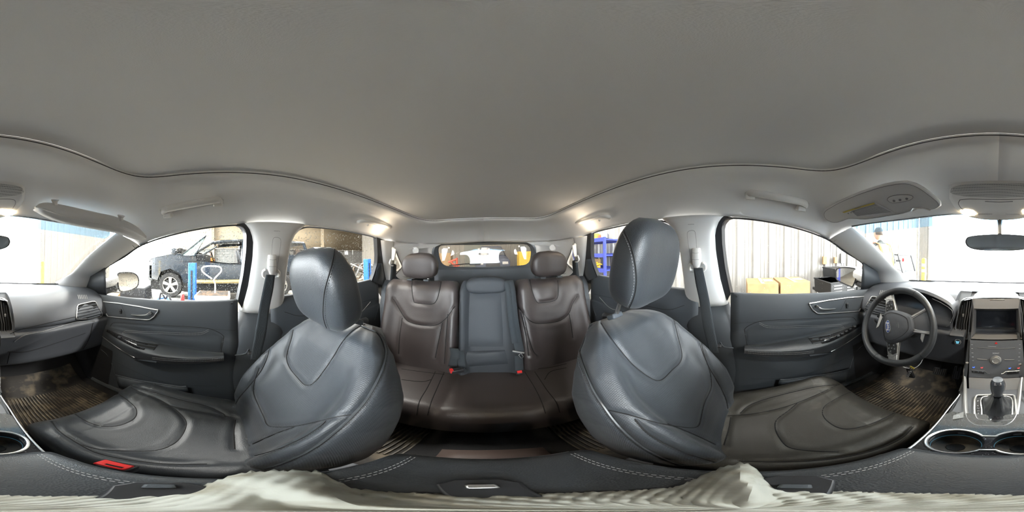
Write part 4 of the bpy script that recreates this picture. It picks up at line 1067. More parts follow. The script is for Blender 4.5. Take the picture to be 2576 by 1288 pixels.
# pedals
for nm, lb, px_, py_, w, h in (('brake_pedal', 'brake pedal with ribbed rubber pad beside the tunnel', 2365, 935, .085, .055), ('accelerator_pedal', 'tall narrow accelerator pedal right of the brake pedal', 2408, 938, .045, .10)):
    c = PY(px_, py_, .90); p = root(nm, lb, 'pedal', c + V((0, 0, -.05)))
    Rm = Matrix.Rotation(-.7, 3, 'X')
    g = MB(); g.box(c, (w, .012, h), Rm); g.build('pedal_pad', m_dark, p, bevel=.006)
    for k in range(7 if w > .06 else 4):
        g = MB(); x = -w*.42 + w*.84*k/(6 if w > .06 else 3); g.tube([c + Rm @ V((x, -.008, -h*.42)), c + Rm @ V((x, -.008, h*.42))], .003, 5); g.build('pad_rib', m_rubber if w > .06 else m_dark, p)
    g = MB(); g.tube([c + V((0, .01, .01)), c + V((0, .09, .12)), c + V((0, .12, .28))], .009, 6); g.build('pedal_arm', m_black, p)
# dead pedal and footwell kick panels
for s in (1, -1):
    t = sroot('trim_footwell', (.74*s, .9, -.95), 'black footwell side and toe panel on the %s side' % SIDE[s])
    g = MB(); g.grid([[V((.70*s, .62, -.93)), V((.70*s, 1.18, -.93))], [V((.745*s, .62, -.55)), V((.745*s, 1.18, -.50))], [V((.76*s, .70, -.3)), V((.76*s, 1.18, -.25))]]); g.build('kick_panel', m_dark2, t)
    g = MB(); g.tube([V((.705*s, y, -.925)) for y in (-.9, -.4, 0, .4, .75)], .022, 8, flat=(1, .6)); g.build('sill_plate', m_dark, t)
# ================================================================ FRONT SEATS
m_cl0 = mat('bare_backing', (.40, .38, .35), .9)
def seat_front(s, cx, back_deg, mats, hr_dz, seatname):
    """cx: centre line (positive side), everything mirrored for s=-1"""
    lea, per, ins = mats
    cols = {}
    a = radians(back_deg); O = V((cx, -.035, -.745)); U = V((0, -sin(a), cos(a))); Nn = V((0, cos(a), sin(a))); XX = V((1, 0, 0))
    hw = [(0, .205), (.06, .232), (.14, .246), (.24, .250), (.34, .246), (.42, .236), (.49, .214), (.55, .180), (.60, .132), (.625, .085)]
    bo = [(0, .025), (.08, .055), (.2, .070), (.33, .066), (.42, .046), (.50, .022), (.58, .006), (.63, 0)]
    th = [(0, .11), (.2, .135), (.4, .128), (.55, .098), (.60, .07), (.625, .04)]
    def bulge(v): return -.012*math.exp(-((v-.02)/.05)**2) + .012*math.exp(-((v-.22)/.12)**2) - (.02*max(0, (v-.5)/.12))**1.0
    rows = []; NV = 110
    for k in range(NV+1):
        v = .625*k/NV; w = interp(hw, v); b = interp(bo, v); t = interp(th, v); z0 = bulge(v)
        if v > .56: z0 -= .06*((v-.56)/.065)**2
        sec = [(0, 0), (.25, .001), (.45, .006), (.58, .20*b + .004), (.70, .72*b), (.80, b), (.89, .86*b), (.96, .42*b), (1.0, -.012), (1.0, -.045), (.97, -t*.75), (.88, -t*.98), (.6, -t*1.06), (0, -t*1.1)]
        P = [O + U*v + XX*(u*w) + Nn*(n+z0) for u, n in sec]
        Q = [O + U*v - XX*(u*w) + Nn*(n+z0) for u, n in sec[1:-1]][::-1]
        rows.append(smooth(P + Q, 6, True))
    body = MB().grid(rows, cv=True, capu=True)
    # cushion
    cw = [(-.10, .205), (.0, .240), (.2, .250), (.33, .253), (.42, .242), (.455, .215)]
    rows = []
    YF = .442
    ys = [-.13 + k*(YF+.13)/90 for k in range(91)]
    for y in ys:
        w = interp(cw, y); zt = -.752 + .055*max(0, min(1, (y+.02)/.36)) ; b = interp([(-.1, .015), (.1, .032), (.3, .032), (.43, .012)], y)
        if y > .30: zt -= .004 + .085*((y-.30)/(YF-.30))**2.6
        zb = zt - .13 + .045*max(0, (y-.3)/.13)
        sec = [(0, 0), (.3, -.001), (.5, .003), (.64, .3*b), (.76, .85*b), (.85, b), (.93, .8*b), (.99, .1*b), (1.0, -.03), (.985, -.07), (.9, zb-zt), (0, zb-zt)]
        P = [V((cx + u*w, y, zt+n)) for u, n in sec]; Q = [V((cx - u*w, y, zt+n)) for u, n in sec[1:-1]][::-1]
        rows.append(smooth(P + Q, 7, True))
    cush = MB().grid(rows, cv=True, capu=True)
    return body, cush, O, U, Nn
BO, CU, SO, SU, SN = seat_front(1, .405, 27, (0, 0, 0), 0, '')
BB, CB = bvh_of(BO), bvh_of(CU)
def headrest(c, w, h, d, tilt, lean=.0):
    M = Matrix.Rotation(-tilt, 3, 'X'); rows = []
    n = 28
    for k in range(n+1):
        f = k/n; z = -h/2 + h*f
        e = 1 - abs(2*f-1)**(5 if f < .5 else 3.2); sx = w/2*(.86 + .14*sin(pi*f))*(max(e, .0)**.34); sy = d/2*(max(e, 0)**.40)*(1.04 - .22*f)
        row = []
        for i in range(44):
            a = 2*pi*i/44; ca, sa = cos(a), sin(a)
            x = sx*math.copysign(abs(ca)**.55, ca); y = sy*math.copysign(abs(sa)**.66, sa)
            y += .018*(x/(w/2))**2*(1 if sa > 0 else .4)
            row.append(V(c) + M @ V((x, y, z)))
        rows.append(row)
    return MB().grid(rows, cv=True, capu=True)
def seat_details(s, root_, lea, per, ins, lean_px):
    pass
# pixel outlines measured on the passenger seat; on the driver seat measured there
PS = dict(
    ins=([(741, 795), (735, 830), (727, 870), (722, 905), (727, 925), (745, 950), (762, 968)], [(882, 838), (862, 862), (848, 880), (835, 905), (815, 935), (795, 958), (785, 966)]),
    curves=[[(745, 790), (741, 812), (733, 850), (723, 885), (721, 905), (730, 928), (748, 950), (762, 965), (772, 969), (785, 966), (800, 952), (820, 925), (840, 895), (860, 862), (880, 838), (905, 820), (918, 816)],
            [(690, 838), (680, 870), (670, 905), (655, 935), (628, 970), (602, 1000), (588, 1025)],
            [(652, 925), (640, 960), (638, 990), (650, 1020), (664, 1050), (672, 1068), (690, 1074), (740, 1072), (800, 1060), (850, 1048), (884, 1043)],
            [(523, 1168), (600, 1155), (680, 1136), (740, 1112), (790, 1084), (822, 1058)], [(608, 1130), (650, 1110), (700, 1088), (740, 1074)]],
    pipe=[(905, 818), (930, 828), (952, 840), (964, 860), (970, 885), (966, 915), (955, 945), (940, 975), (922, 1005), (895, 1037), (862, 1070), (820, 1105), (775, 1135), (730, 1157), (690, 1172), (660, 1180)])
def map_ms(L_): return [(2*F0 - x if x > 0 else x, y) for x, y in L_]
DSt = dict(
    curves=[[(1512, 812), (1530, 840), (1560, 880), (1590, 915), (1620, 940), (1645, 955), (1660, 957), (1672, 950), (1690, 932), (1708, 915), (1715, 900), (1714, 880), (1705, 845), (1694, 800), (1684, 770)],
            [(1762, 848), (1768, 880), (1782, 920), (1805, 960), (1825, 1000), (1832, 1028)],
            [(1752, 830), (1765, 880), (1785, 930), (1790, 965), (1786, 985), (1772, 1015), (1765, 1045), (1758, 1070), (1740, 1076), (1700, 1072), (1640, 1060), (1580, 1043), (1530, 1032)],
            [(1597, 1054), (1625, 1085), (1670, 1115), (1725, 1140), (1790, 1160), (1845, 1172)], [(1680, 1066), (1740, 1090), (1800, 1118)]],
    pipe=[(1500, 810), (1470, 828), (1456, 845), (1456, 875), (1462, 905), (1476, 945), (1494, 985), (1520, 1025), (1550, 1065), (1585, 1100), (1625, 1130), (1680, 1158), (1730, 1175), (1770, 1186)])
CUP = dict(curves=[[(158, 1021), (190, 1042), (222, 1062), (262, 1073), (300, 1070), (330, 1058), (343, 1044), (341, 1026), (322, 1008), (296, 990), (268, 981)],
                   [(310, 965), (350, 985), (400, 1005), (440, 1030), (465, 1055), (467, 1075), (450, 1105), (420, 1125), (380, 1134), (310, 1134), (250, 1130), (200, 1118)],
                   [(415, 1018), (470, 1030), (530, 1040), (595, 1052)], [(130, 1060), (150, 1085), (190, 1112), (240, 1138), (300, 1153), (380, 1164), (450, 1168), (520, 1167)],
                   [(330, 970), (380, 985), (450, 1005), (520, 1022), (560, 1040), (566, 1050)], [(592, 1056), (588, 1090), (590, 1130)]],
           st=[[(140, 1060), (160, 1085), (200, 1112), (250, 1139), (305, 1155), (380, 1167), (450, 1172), (525, 1174)], [(345, 967), (400, 983), (470, 1005), (540, 1028)]])
CUD = dict(curves=[[(2260, 1032), (2225, 1052), (2180, 1070), (2135, 1079), (2105, 1074), (2080, 1058), (2069, 1040), (2075, 1022), (2100, 1005), (2130, 990), (2158, 982)],
                   [(2005, 1015), (1985, 1032), (1955, 1055), (1950, 1075), (1960, 1100), (1985, 1125), (2040, 1134), (2110, 1137)],
                   [(1830, 1046), (1900, 1040), (1980, 1022), (2050, 995), (2112, 966)], [(2296, 1075), (2270, 1100), (2220, 1125), (2150, 1145), (2060, 1158), (1960, 1162), (1860, 1160)],
                   [(1862, 1040), (1885, 1020), (1930, 1003), (2000, 985), (2060, 972), (2105, 968)], [(1838, 1050), (1833, 1080), (1822, 1120)]],
           st=[[(2300, 1072), (2275, 1102), (2225, 1129), (2150, 1150), (2060, 1165), (1960, 1171), (1860, 1172)]])
for s in (1, -1):
    nm = 'passenger' if s > 0 else 'driver'
    st = root('front_seat', ('front passenger seat in smooth grey-black leather, headrest lowered onto its back' if s > 0 else 'driver seat in worn creased black leather with its headrest raised on chrome posts'), 'car seat', sp(V((.405, .1, -.93)), s), 'front bucket seats')
    bo, cu = sd(BO, s), sd(CU, s); bb, cb = bvh_of(bo), bvh_of(cu)
    D_ = PS if s > 0 else DSt; C_ = CUP if s > 0 else CUD
    bo = dent(bo, [hits(bb, c) for c in D_['curves']] + [hits(bb, D_['pipe'])], .0040, .0065)
    cu = dent(cu, [hits(cb, c) for c in C_['curves']], .0050, .0075)
    bb, cb = bvh_of(bo), bvh_of(cu)
    bo.build('backrest', m_perf if s > 0 else m_perf, st)
    cu.build('seat_cushion', m_leather if s > 0 else m_leather_d, st)
    D_ = PS if s > 0 else DSt
    g = MB()
    for c in D_['curves']: seam(g, hits(bb, c, .0002), .0016)
    C_ = CUP if s > 0 else CUD
    for c in C_['curves']: seam(g, hits(cb, c, .0002), .0018)
    g.build('seam_line', m_seam, st)
    g = MB(); pl_ = hits(bb, D_['pipe'], .0015); seam(g, pl_, .0030, 6); g.build('piping', m_pipe, st)
    g = MB(); stitches(g, hits(bb, [(x + (6 if s > 0 else -6), y+2) for x, y in D_['pipe']], .0005), .008, .005, .0008)
    for c in C_['st']: stitches(g, hits(cb, c, .0004), .008, .005, .0008)
    stitches(g, hits(bb, [(x, y+4) for x, y in D_['curves'][3]], .0004), .008, .005, .0007)
    g.build('stitching', m_thread, st)
    # smooth shield insert
    if s > 0: A, B = [(744, 797), (738, 830), (729, 870), (725, 900), (732, 922), (748, 944), (764, 961)], [(800, 830), (878, 836), (855, 864), (836, 894), (816, 925), (797, 949), (782, 962)]
    else: A, B = [(1518, 814), (1534, 840), (1564, 880), (1593, 912), (1622, 936), (1646, 950), (1656, 953)], [(1600, 795), (1682, 776), (1691, 800), (1702, 845), (1711, 880), (1711, 903), (1668, 948)]
    pm = patch(bb, A, B, 18, 10, .0022)
    if pm: pm.build('shoulder_panel', m_insert, st)
    if s > 0: A, B = [(180, 1024), (215, 1044), (250, 1062), (275, 1068)], [(270, 984), (296, 994), (322, 1012), (337, 1040)]
    else: A, B = [(2240, 1038), (2200, 1058), (2160, 1070), (2130, 1074)], [(2155, 986), (2110, 1004), (2080, 1026), (2078, 1050)]
    pm = patch(cb, A, B, 12, 8, .003)
    if pm: pm.build('thigh_panel', m_insert if s > 0 else m_leather_d, st)
    # back shell, base and rails
    sh = MB(); rows = []
    for v, w, t in ((.02, .20, .12), (.2, .225, .138), (.4, .20, .118), (.52, .15, .085)):
        c = SO + SU*v - SN*t; rows.append([c + V((x*w, 0, 0)) + SN*(-.012*(1-x*x)) for x in (-1, -.5, 0, .5, 1)])
    sd(MB().grid(rows), s).build('back_shell', m_dark2, st, solid=.008)
    g = MB(); g.box(V((.405, .12, -.89)), (.40, .42, .07), None, .96); sd(g, s).build('seat_base', m_dark2, st, bevel=.01)
    for x in (.23, .58):
        g = MB(); g.box(V((x, .08, -.935)), (.035, .56, .025)); sd(g, s).build('seat_rail', m_panel, st, bevel=.004)
    g = MB(); g.tube([sp(V((.655, y, -.80)), s) for y in (-.12, .1, .30)], .028, 8, flat=(.5, 1.2)); g.build('side_shield', m_dark2, st)
    for k, (y, l) in enumerate(((.18, .07), (.07, .03))):
        g = MB(); g.box(sp(V((.672, y, -.79)), s), (.01, l, .016)); g.build('seat_switch', m_dark, st, bevel=.003)
    # headrest
    dz = 0 if s > 0 else .058
    c = V((.405, -.262, -.083)) + SU*dz
    if s < 0: c += V((.006, .026, .004))
    hm = headrest(c, .272, .242 if s > 0 else .262, .112, radians(14))
    hm2 = sd(hm, s); hb_ = bvh_of(hm2)
    h_ = hm2.build('headrest', m_leather, st)
    if s > 0: sm_ = [(843, 623), (838, 650), (828, 690), (817, 730), (813, 770), (814, 800), (822, 825), (834, 836)]
    else: sm_ = [(1556, 555), (1570, 580), (1588, 620), (1597, 660), (1601, 700), (1598, 735), (1590, 760), (1583, 774)]
    q = hits(hb_, sm_, .0004)
    g = MB(); seam(g, q, .0017); g.build('seam_line', m_seam, h_)
    g = MB(); stitches(g, hits(hb_, [(x + (5 if s > 0 else -6), y) for x, y in sm_], .0004), .007, .0045, .0008)
    g.build('stitching', m_thread if s > 0 else m_inkd, h_)
    for x in (.335, .475):
        b0 = V((x, 0, 0)) + V((0, -.315, -.195)); g = MB()
        b0 = V((x, -.326, -.192)) ; t0 = V((x, -.262, -.075)) + SU*dz
        t0 = V((x, c.y - .012, c.z - .03))
        g.tube([sp(b0, s), sp(t0, s)], .006, 8); g.build('headrest_post', m_chrome, st)
        g = MB(); g.box(sp(b0 + SU*.004, s), (.040, .030, .016), Matrix.Rotation(a := radians(-27)*-1, 3, 'X')); g.build('post_guide', m_dark, st, bevel=.004)
    g = MB(); q = [sp(V((.405, .435, -.83)), s)]
# scuffed tear on the outer side of the driver backrest
q_ = [(1524, 1127), (1533, 1130), (1545, 1134), (1556, 1138), (1562, 1144), (1551, 1143), (1540, 1141), (1531, 1136)]
if s < 0:
    tp_ = hits(bb, q_, .0012, sm=False)
    if len(tp_) > 5: MB().add(tp_, [tuple(range(len(tp_)))]).build('worn_patch', m_cl0, st)
# ================================================================ REAR BENCH
def rear_back(x0, x1, name, label, par_loc, bolst=.02):
    cx, hwid = (x0+x1)/2, (x1-x0)/2; O = V((cx, -.80, -.70)); a = radians(13); U = V((0, -sin(a), cos(a))); Nn = V((0, cos(a), sin(a)))
    rows = []
    for k in range(71):
        v = .575*k/70; e = max(0, (v-.50)/.075); w = hwid*(1 - .10*e**2); z0 = .012*math.exp(-((v-.18)/.14)**2) - .045*e**2.2
        if v > .25: w -= 0
        sec = [(0, 0), (.35, 0), (.6, .2*bolst), (.78, .9*bolst), (.9, bolst), (.97, .3*bolst), (1, -.02), (1, -.07), (.9, -.11), (0, -.12)]
        P = [O + U*v + V((u*w, 0, 0)) + Nn*(n+z0) for u, n in sec]; Q = [O + U*v - V((u*w, 0, 0)) + Nn*(n+z0) for u, n in sec[1:-1]][::-1]
        rows.append(smooth(P+Q, 6, True))
    return MB().grid(rows, cv=True, capu=True)
rb = root('rear_bench', 'three-place rear bench seat in dark brown-black leather', 'car seat', (0, -.7, -.90))
RBK = {}
for nm, x0, x1, m in (('backrest', .152, .635, m_rleath), ('backrest', -.635, -.185, m_rleath), ('center_backrest', -.178, .146, m_ctr)):
    RBK[(nm, x0 > 0)] = (rear_back(x0, x1, nm, '', None, .022 if nm == 'backrest' else .034), m)
RC1 = ([(1037, 703), (1036, 725), (1040, 755), (1048, 762), (1085, 765), (1098, 755), (1107, 725), (1110, 705)],
          [(990, 752), (1003, 775), (1017, 798), (1030, 810), (1060, 818), (1095, 818), (1120, 803), (1140, 776), (1145, 771)], [(1012, 800), (1005, 850), (1003, 890)], [(1113, 812), (1105, 850), (1095, 900)], [(1127, 790), (1122, 850), (1118, 915)],
          [(1333, 703), (1340, 735), (1350, 758), (1360, 762), (1395, 756), (1404, 740), (1403, 705)],
          [(1301, 770), (1318, 790), (1335, 808), (1358, 814), (1405, 808), (1430, 790), (1440, 765), (1452, 745)], [(1316, 788), (1328, 840), (1340, 880), (1352, 895)], [(1309, 785), (1322, 840), (1330, 895)], [(1432, 790), (1437, 820), (1441, 850)])
A0 = bvh_of(*[q[0] for q in RBK.values()])
for (nm, _), (mb, m) in list(RBK.items()):
    mb = dent(mb, [hits(A0, c) for c in RC1], .005, .009); mb.build(nm, m, rb); RBK[(nm, _)] = mb
ALLB = bvh_of(*RBK.values())
# cushion
rows = []
for k in range(29):
    f = k/28; y = -.86 + .42*f; zt = -.705 + .03*f; e = max(0, (f-.86)/.14); zt -= .055*e**2.4
    bow = -.0
    row = []
    XS = [-.66, -.645, -.60, -.5, -.4, -.26, -.20, -.165, -.13, 0, .11, .145, .18, .24, .4, .5, .60, .645, .66]
    for x in XS:
        b = .012*math.exp(-((abs(x)-.21)/.04)**2) + .018*math.exp(-((abs(x)-.59)/.05)**2)
        z = zt + b*(1-e) + (.008 if abs(x) < .12 else 0)
        if abs(x) > .65: z -= .05
        row.append(V((x, y - .018*(abs(x)/.65)**2*f, z)))
    low = [V((p.x, y - .018*(abs(p.x)/.65)**2*f, -.83)) for p in row]
    rows.append(smooth(row, 3) + low[::-1])
rcm = MB().grid(rows, cv=True, capu=True); rcm.build('seat_cushion', m_rleath, rb); RC = bvh_of(rcm)
g = MB()
for c in RC1:
    seam(g, hits(ALLB, c, .0003), .0022)
for c in ([(1118, 935), (1100, 975), (1085, 1010), (1075, 1045)], [(1095, 935), (1075, 975), (1055, 1010), (1048, 1045)], [(1320, 935), (1345, 975), (1362, 1010), (1372, 1040)], [(1345, 935), (1375, 980), (1398, 1010), (1408, 1038)],
          [(1010, 928), (1060, 935), (1118, 942)], [(1325, 930), (1380, 925), (1425, 915)], [(1010, 955), (1060, 960), (1085, 955)], [(1370, 955), (1385, 935), (1425, 925)]):
    seam(g, hits(RC, c, .0003), .0020)
g.build('seam_line', m_seam, rb)
for A, B in (([(1040, 706), (1040, 730), (1045, 754), (1055, 760)], [(1106, 706), (1103, 730), (1096, 752), (1085, 761)]), ([(1337, 706), (1344, 733), (1352, 753), (1362, 758)], [(1400, 706), (1400, 735), (1398, 748), (1390, 754)])):
    pm = patch(ALLB, A, B, 10, 8, .006)
    if pm: pm.build('shoulder_panel', m_rleath, rb)
pm = patch(ALLB, [(1182, 737), (1180, 780), (1179, 830), (1179, 872)], [(1259, 737), (1262, 780), (1265, 830), (1266, 872)], 14, 10, .010)
if pm: pm.build('folding_armrest', m_ctr, rb)
pm = patch(ALLB, [(1176, 884), (1172, 900), (1176, 918), (1180, 922)], [(1270, 880), (1274, 895), (1277, 910), (1278, 915)], 8, 10, .020)
if pm: pm.build('lower_pad', m_ctr, rb)
for x, px_, z_ in ((.395, 1068, 668), (-.395, 1368, 664)):
    c = V((x, -.955, PY(px_, z_, -.955).z)); hm = headrest(c, .235, .165, .10, radians(6)); h_ = hm.build('headrest', m_rleath, rb)
    for dx in (-.055, .055):
        g = MB(); g.tube([V((x+dx, -.94, -.15)), V((x+dx, -.955, c.z))], .006, 8); g.build('headrest_post', m_silver, rb)
        g = MB(); g.box(V((x+dx, -.915, -.139)), (.035, .028, .012)); g.build('post_guide', m_dark, rb, bevel=.003)
c = V((-.01, -.94, PY(1218, 716, -.94).z)); headrest(c, .235, .10, .09, radians(4)).build('headrest', m_ctr, rb)
# cushion front face & under-seat void
g = MB(); g.grid([[V((x, -.50, -.82)) for x in (-.66, 0, .66)], [V((x, -.62, -.95)) for x in (-.66, 0, .66)]]); g.build('seat_base', m_black, rb)
# rear belts
def strap(pts, w, dirw, name, m, par, th=.0015):
    a = [V(p) + V(dirw)*w/2 for p in pts]; b = [V(p) - V(dirw)*w/2 for p in pts]
    return sheet([[x, x.lerp(y, .5), y] for x, y in zip(a, b)], 3, 4).build(name, m, par, solid=th)
for s in (1, -1):
    b = root('rear_belt', 'black rear seat belt running down the rear pillar, %s side' % SIDE[s], 'seat belt', sp(V((.64, -1.0, -.6)), s), 'rear outer seat belts')
    p0 = PX(990, 628, .640); p1 = PX(989, 655, .635); bl = []
    g = MB(); g.tube([sp(p, s) for p in (p0 + V((.02, -.01, .02)), p0 + V((-.005, .0, .0)), p1)], [.010, .019, .012], 8, flat=(.7, 1)); g.build('belt_cover', m_trim2, b)
    g = MB(); lp = [PX(x, y, .63) for x, y in ((983, 652), (980, 662), (984, 668), (993, 667), (996, 656))]; g.tube([sp(p, s) for p in smooth(lp, 3)], .005, 6); g.build('belt_guide', m_trim2, b)
    A = [PX(x, y, xx) for x, y, xx in ((989, 664, .628), (985, 720, .630), (978, 790, .640), (970, 850, .650))]
    strap([sp(p, s) for p in A], .04, (.3*s, .9, 0), 'webbing', m_belt, b)
    A = [PX(x, y, xx) for x, y, xx in ((993, 666, .628), (990, 730, .622), (978, 790, .628), (969, 845, .65))]
    strap([sp(p, s) for p in A], .03, (.5*s, .8, 0), 'webbing', m_belt, b)
    g = MB(); g.box(sp(PX(968, 815, .65), s), (.012, .03, .02)); g.build('latch_tongue', m_dark2, b, bevel=.002)
b = root('center_seat_belt', 'black centre rear seat belt with dark latch tongue hanging beside the middle backrest', 'seat belt', PY(1295, 900, -.79))
ctr = [PY(x, y, yy) for x, y, yy in ((1281, 705, -.905), (1287, 740, -.872), (1293, 800, -.835), (1303, 860, -.795), (1308, 885, -.770))]
strap(ctr, .045, (1, 0, 0), 'webbing', m_belt, b)
strap([p + V((.016, .006, -.004)) for p in ctr[:-1]] , .030, (1, 0, 0), 'webbing', m_belt, b)
strap([PY(x, y, yy) for x, y, yy in ((1305, 893, -.77), (1306, 915, -.75), (1307, 932, -.74))], .04, (1, 0, 0), 'webbing', m_belt, b)
g = MB(); c = PY(1303, 886, -.765); g.tube([c + V((-.030, 0, -.010)), c + V((.026, 0, .012))], .005, 6); g.build('latch_tongue', m_silver, b)
g = MB(); q = [PY(x, y, -.76) for x, y in ((1305, 893), (1311, 901), (1317, 898), (1311, 889))]; g.tube(q, .0018, 5, closed=True); g.build('tongue_loop', m_silver, b)
def buckle(p, rot, lab, par_name='belt_buckle', L=.06, strapto=None):
    b = root(par_name, lab, 'buckle', p)
    g = MB(); g.box(p, (.030, L, .022), rot, .9); g.build('buckle_body', m_dark2, b, bevel=.004)
    g = MB(); g.box(p + rot @ V((0, L*.44, .004)), (.024, .016, .020), rot); g.build('release_button', m_red, b, bevel=.002)
    if strapto is not None: g = MB(); g.tube([p - rot @ V((0, L*.45, 0)), strapto], .010, 6, flat=(1.3, .4)); g.build('buckle_strap', m_belt, b)
    return b
buckle(PZ(1150, 932, -.615), Matrix.Rotation(radians(-62), 3, 'Z') @ Matrix.Rotation(pi*0, 3, 'X'), 'black belt buckle with red button lying on the rear seat beside the middle backrest', strapto=PZ(1172, 936, -.66))
buckle(PZ(1306, 938, -.675), Matrix.Rotation(.9, 3, 'X'), 'belt buckle with red button sunk in the seat crease under the centre belt', L=.04)
b = root('folded_belt_strap', 'short broad grey belt strap standing between the rear passenger seat and middle seat', 'seat belt', PY(1152, 915, -.77))
strap([PY(x, y, yy) for x, y, yy in ((1142, 876, -.79), (1145, 890, -.78), (1143, 905, -.775), (1138, 922, -.77))], .045, (1, 0, 0), 'webbing', m_belt, b)
strap([PY(x, y, yy) for x, y, yy in ((1157, 882, -.79), (1160, 898, -.78), (1162, 925, -.76))], .035, (1, 0, 0), 'webbing', m_belt, b)
for s, px_, py_ in ((1, 285, 1170), (-1, 2110, 1178)):
    c = PZ(px_, py_, -.645 if s > 0 else -.655)
    R_ = Matrix.Rotation(radians(0), 3, 'Z') @ Matrix.Rotation(.6, 3, 'X')
    b = root('belt_buckle', 'bright red front belt buckle top between the %s seat and the console' % ('passenger' if s > 0 else 'driver'), 'buckle', c)
    g = MB(); g.box(c + V((0, -.006, -.035)), (.030, .045, .07)); g.build('buckle_body', m_dark2, b, bevel=.004)
    g = MB(); g.box(c, (.024, .050, .014), None, .9); g.build('release_button', m_red, b, bevel=.003)
    g = MB(); g.box(c + V((-.004*s, -.004, .0072)), (.004, .026, .003)); g.build('tongue_slot', m_black, b)
# ================================================================ ROOF FITTINGS
# overhead console (grille, sunglasses door, two lamps)
oh = root('overhead_console', 'pale overhead console with perforated grille and two lit map lamps at the header', 'overhead console', (0, .52, .16))
OO = [(2383, 476), (2387, 468), (2413, 459), (2460, 455), (2513, 454)]
OLo = [(2383, 476), (2388, 500), (2402, 522), (2428, 542), (2470, 552), (2513, 554)]
CXp = 2513.0
def ohp(x, y, d=0.0):
    h = hit(RINGB, x if x < 2576 else x-2576, y, 0); 
    if h is None: h = PY(x, y, .66)
    return h*(1 - d/h.length)
topc = OO[1:]; botc = OLo[1:]
A = [V((x, y, 0)) for x, y in topc]; B = [V((x, y, 0)) for x, y in botc]
A = resamp(smooth(A, 4), 14); B = resamp(smooth(B, 4), 14)
def halfgrid(sgn):
    rows = []
    for a, b in zip(A, B):
        row = []
        for j in range(9):
            q = a.lerp(b, j/8); x = q.x if sgn > 0 else 2*CXp - q.x
            e = min(j, 8-j); dd = 0 if e == 0 else (.010 if e == 1 else .014)
            if a is A[0]: dd = 0
            row.append(ohp(x, q.y, dd))
        rows.append(row)
    return rows
g1, g2 = halfgrid(1), halfgrid(-1)
om = MB().grid(g1 + g2[:-1][::-1]); om.build('console_housing', m_trim2, oh); OHB = bvh_of(om)
def OH(pxs, off=.001, k=4, closed=False, sm=True):
    P = [V((a[0], a[1], 0)) for a in pxs]; P = smooth(P, k, closed) if sm else P
    out = []
    for p in P:
        h = hit(OHB, p.x, p.y, off)
        out.append(h if h is not None else ohp(p.x, p.y, .015))
    return out
gr1 = [(2390, 480), (2400, 470), (2440, 463), (2513, 461), (2586, 463), (2626, 470), (2636, 480)]; gr2 = [(2391, 484), (2402, 490), (2440, 495), (2513, 497), (2586, 495), (2624, 490), (2635, 484)]
m_perfo = mat('perforated_grey', (.50, .50, .49), .6)
nt = m_perfo.node_tree; bs = nt.nodes['Principled BSDF']; tc = nt.nodes.new('ShaderNodeTexCoord'); vo = nt.nodes.new('ShaderNodeTexVoronoi'); vo.inputs['Scale'].default_value = 190; vo.inputs['Randomness'].default_value = 0
rp = nt.nodes.new('ShaderNodeMapRange'); rp.inputs[1].default_value = .30; rp.inputs[2].default_value = .38; mx = nt.nodes.new('ShaderNodeMix'); mx.data_type = 'RGBA'; mx.inputs[6].default_value = (.16, .16, .17, 1); mx.inputs[7].default_value = (.50, .50, .49, 1)
nt.links.new(tc.outputs['Object'], vo.inputs['Vector']); nt.links.new(vo.outputs['Distance'], rp.inputs[0]); nt.links.new(rp.outputs[0], mx.inputs[0]); nt.links.new(mx.outputs[2], bs.inputs['Base Color'])
sheet([OH(gr1, .002), OH([(a, (b+490)/2) for a, b in gr1], .003), OH(gr2, .002)], 40).build('speaker_grille', m_perfo, oh)
g = MB(); g.tube(OH([(2415, 503), (2411, 512), (2418, 524), (2425, 528)], .001), .0016, 5); g.tube(OH([(2415, 503), (2440, 501), (2513, 502), (2586, 501), (2611, 503), (2615, 512), (2608, 524)], .001), .0010, 5); g.build('lid_groove', m_inkd, oh)
g = MB(); g.tube(OH([(2478, 507), (2513, 508.5), (2548, 507)], .001), .0012, 5); g.build('lid_slot', m_inkd, oh)
for sx in (-1, 1):
    c = OH([(CXp + sx*78, 535)], .004, sm=False)[0]
    g = MB(); q = OH([(CXp + sx*78 + a, 535 + b) for a, b in ((-19, -5), (-8, -8), (12, -5), (20, 1), (16, 7), (0, 8), (-15, 3))], .004, sm=False)
    g.prism(q, V((0, .006, .008))); g.build('map_lamp', m_lamp, oh)
    l = bpy.data.lights.new('map_lamp_light', 'SPOT'); l.energy = 2.4; l.color = (1, .84, .62); l.shadow_soft_size = .012; l.spot_size = radians(150)
    lo2 = bpy.data.objects.new('map_lamp_light', l); sc.collection.objects.link(lo2); lo2.location = (c.x, c.y-.012, c.z - .014 + EYE); lo2.rotation_euler = (radians(-20), 0, 0)
g = MB()
for k in range(14):
    for sx in (-1, 1):
        p = OH([(CXp + sx*(18 + k*2.6), 538.5)], .001, sm=False)[0]; g.box(p, (.0016, .002, .004))
g.build('microphone_slots', m_inkd, oh)
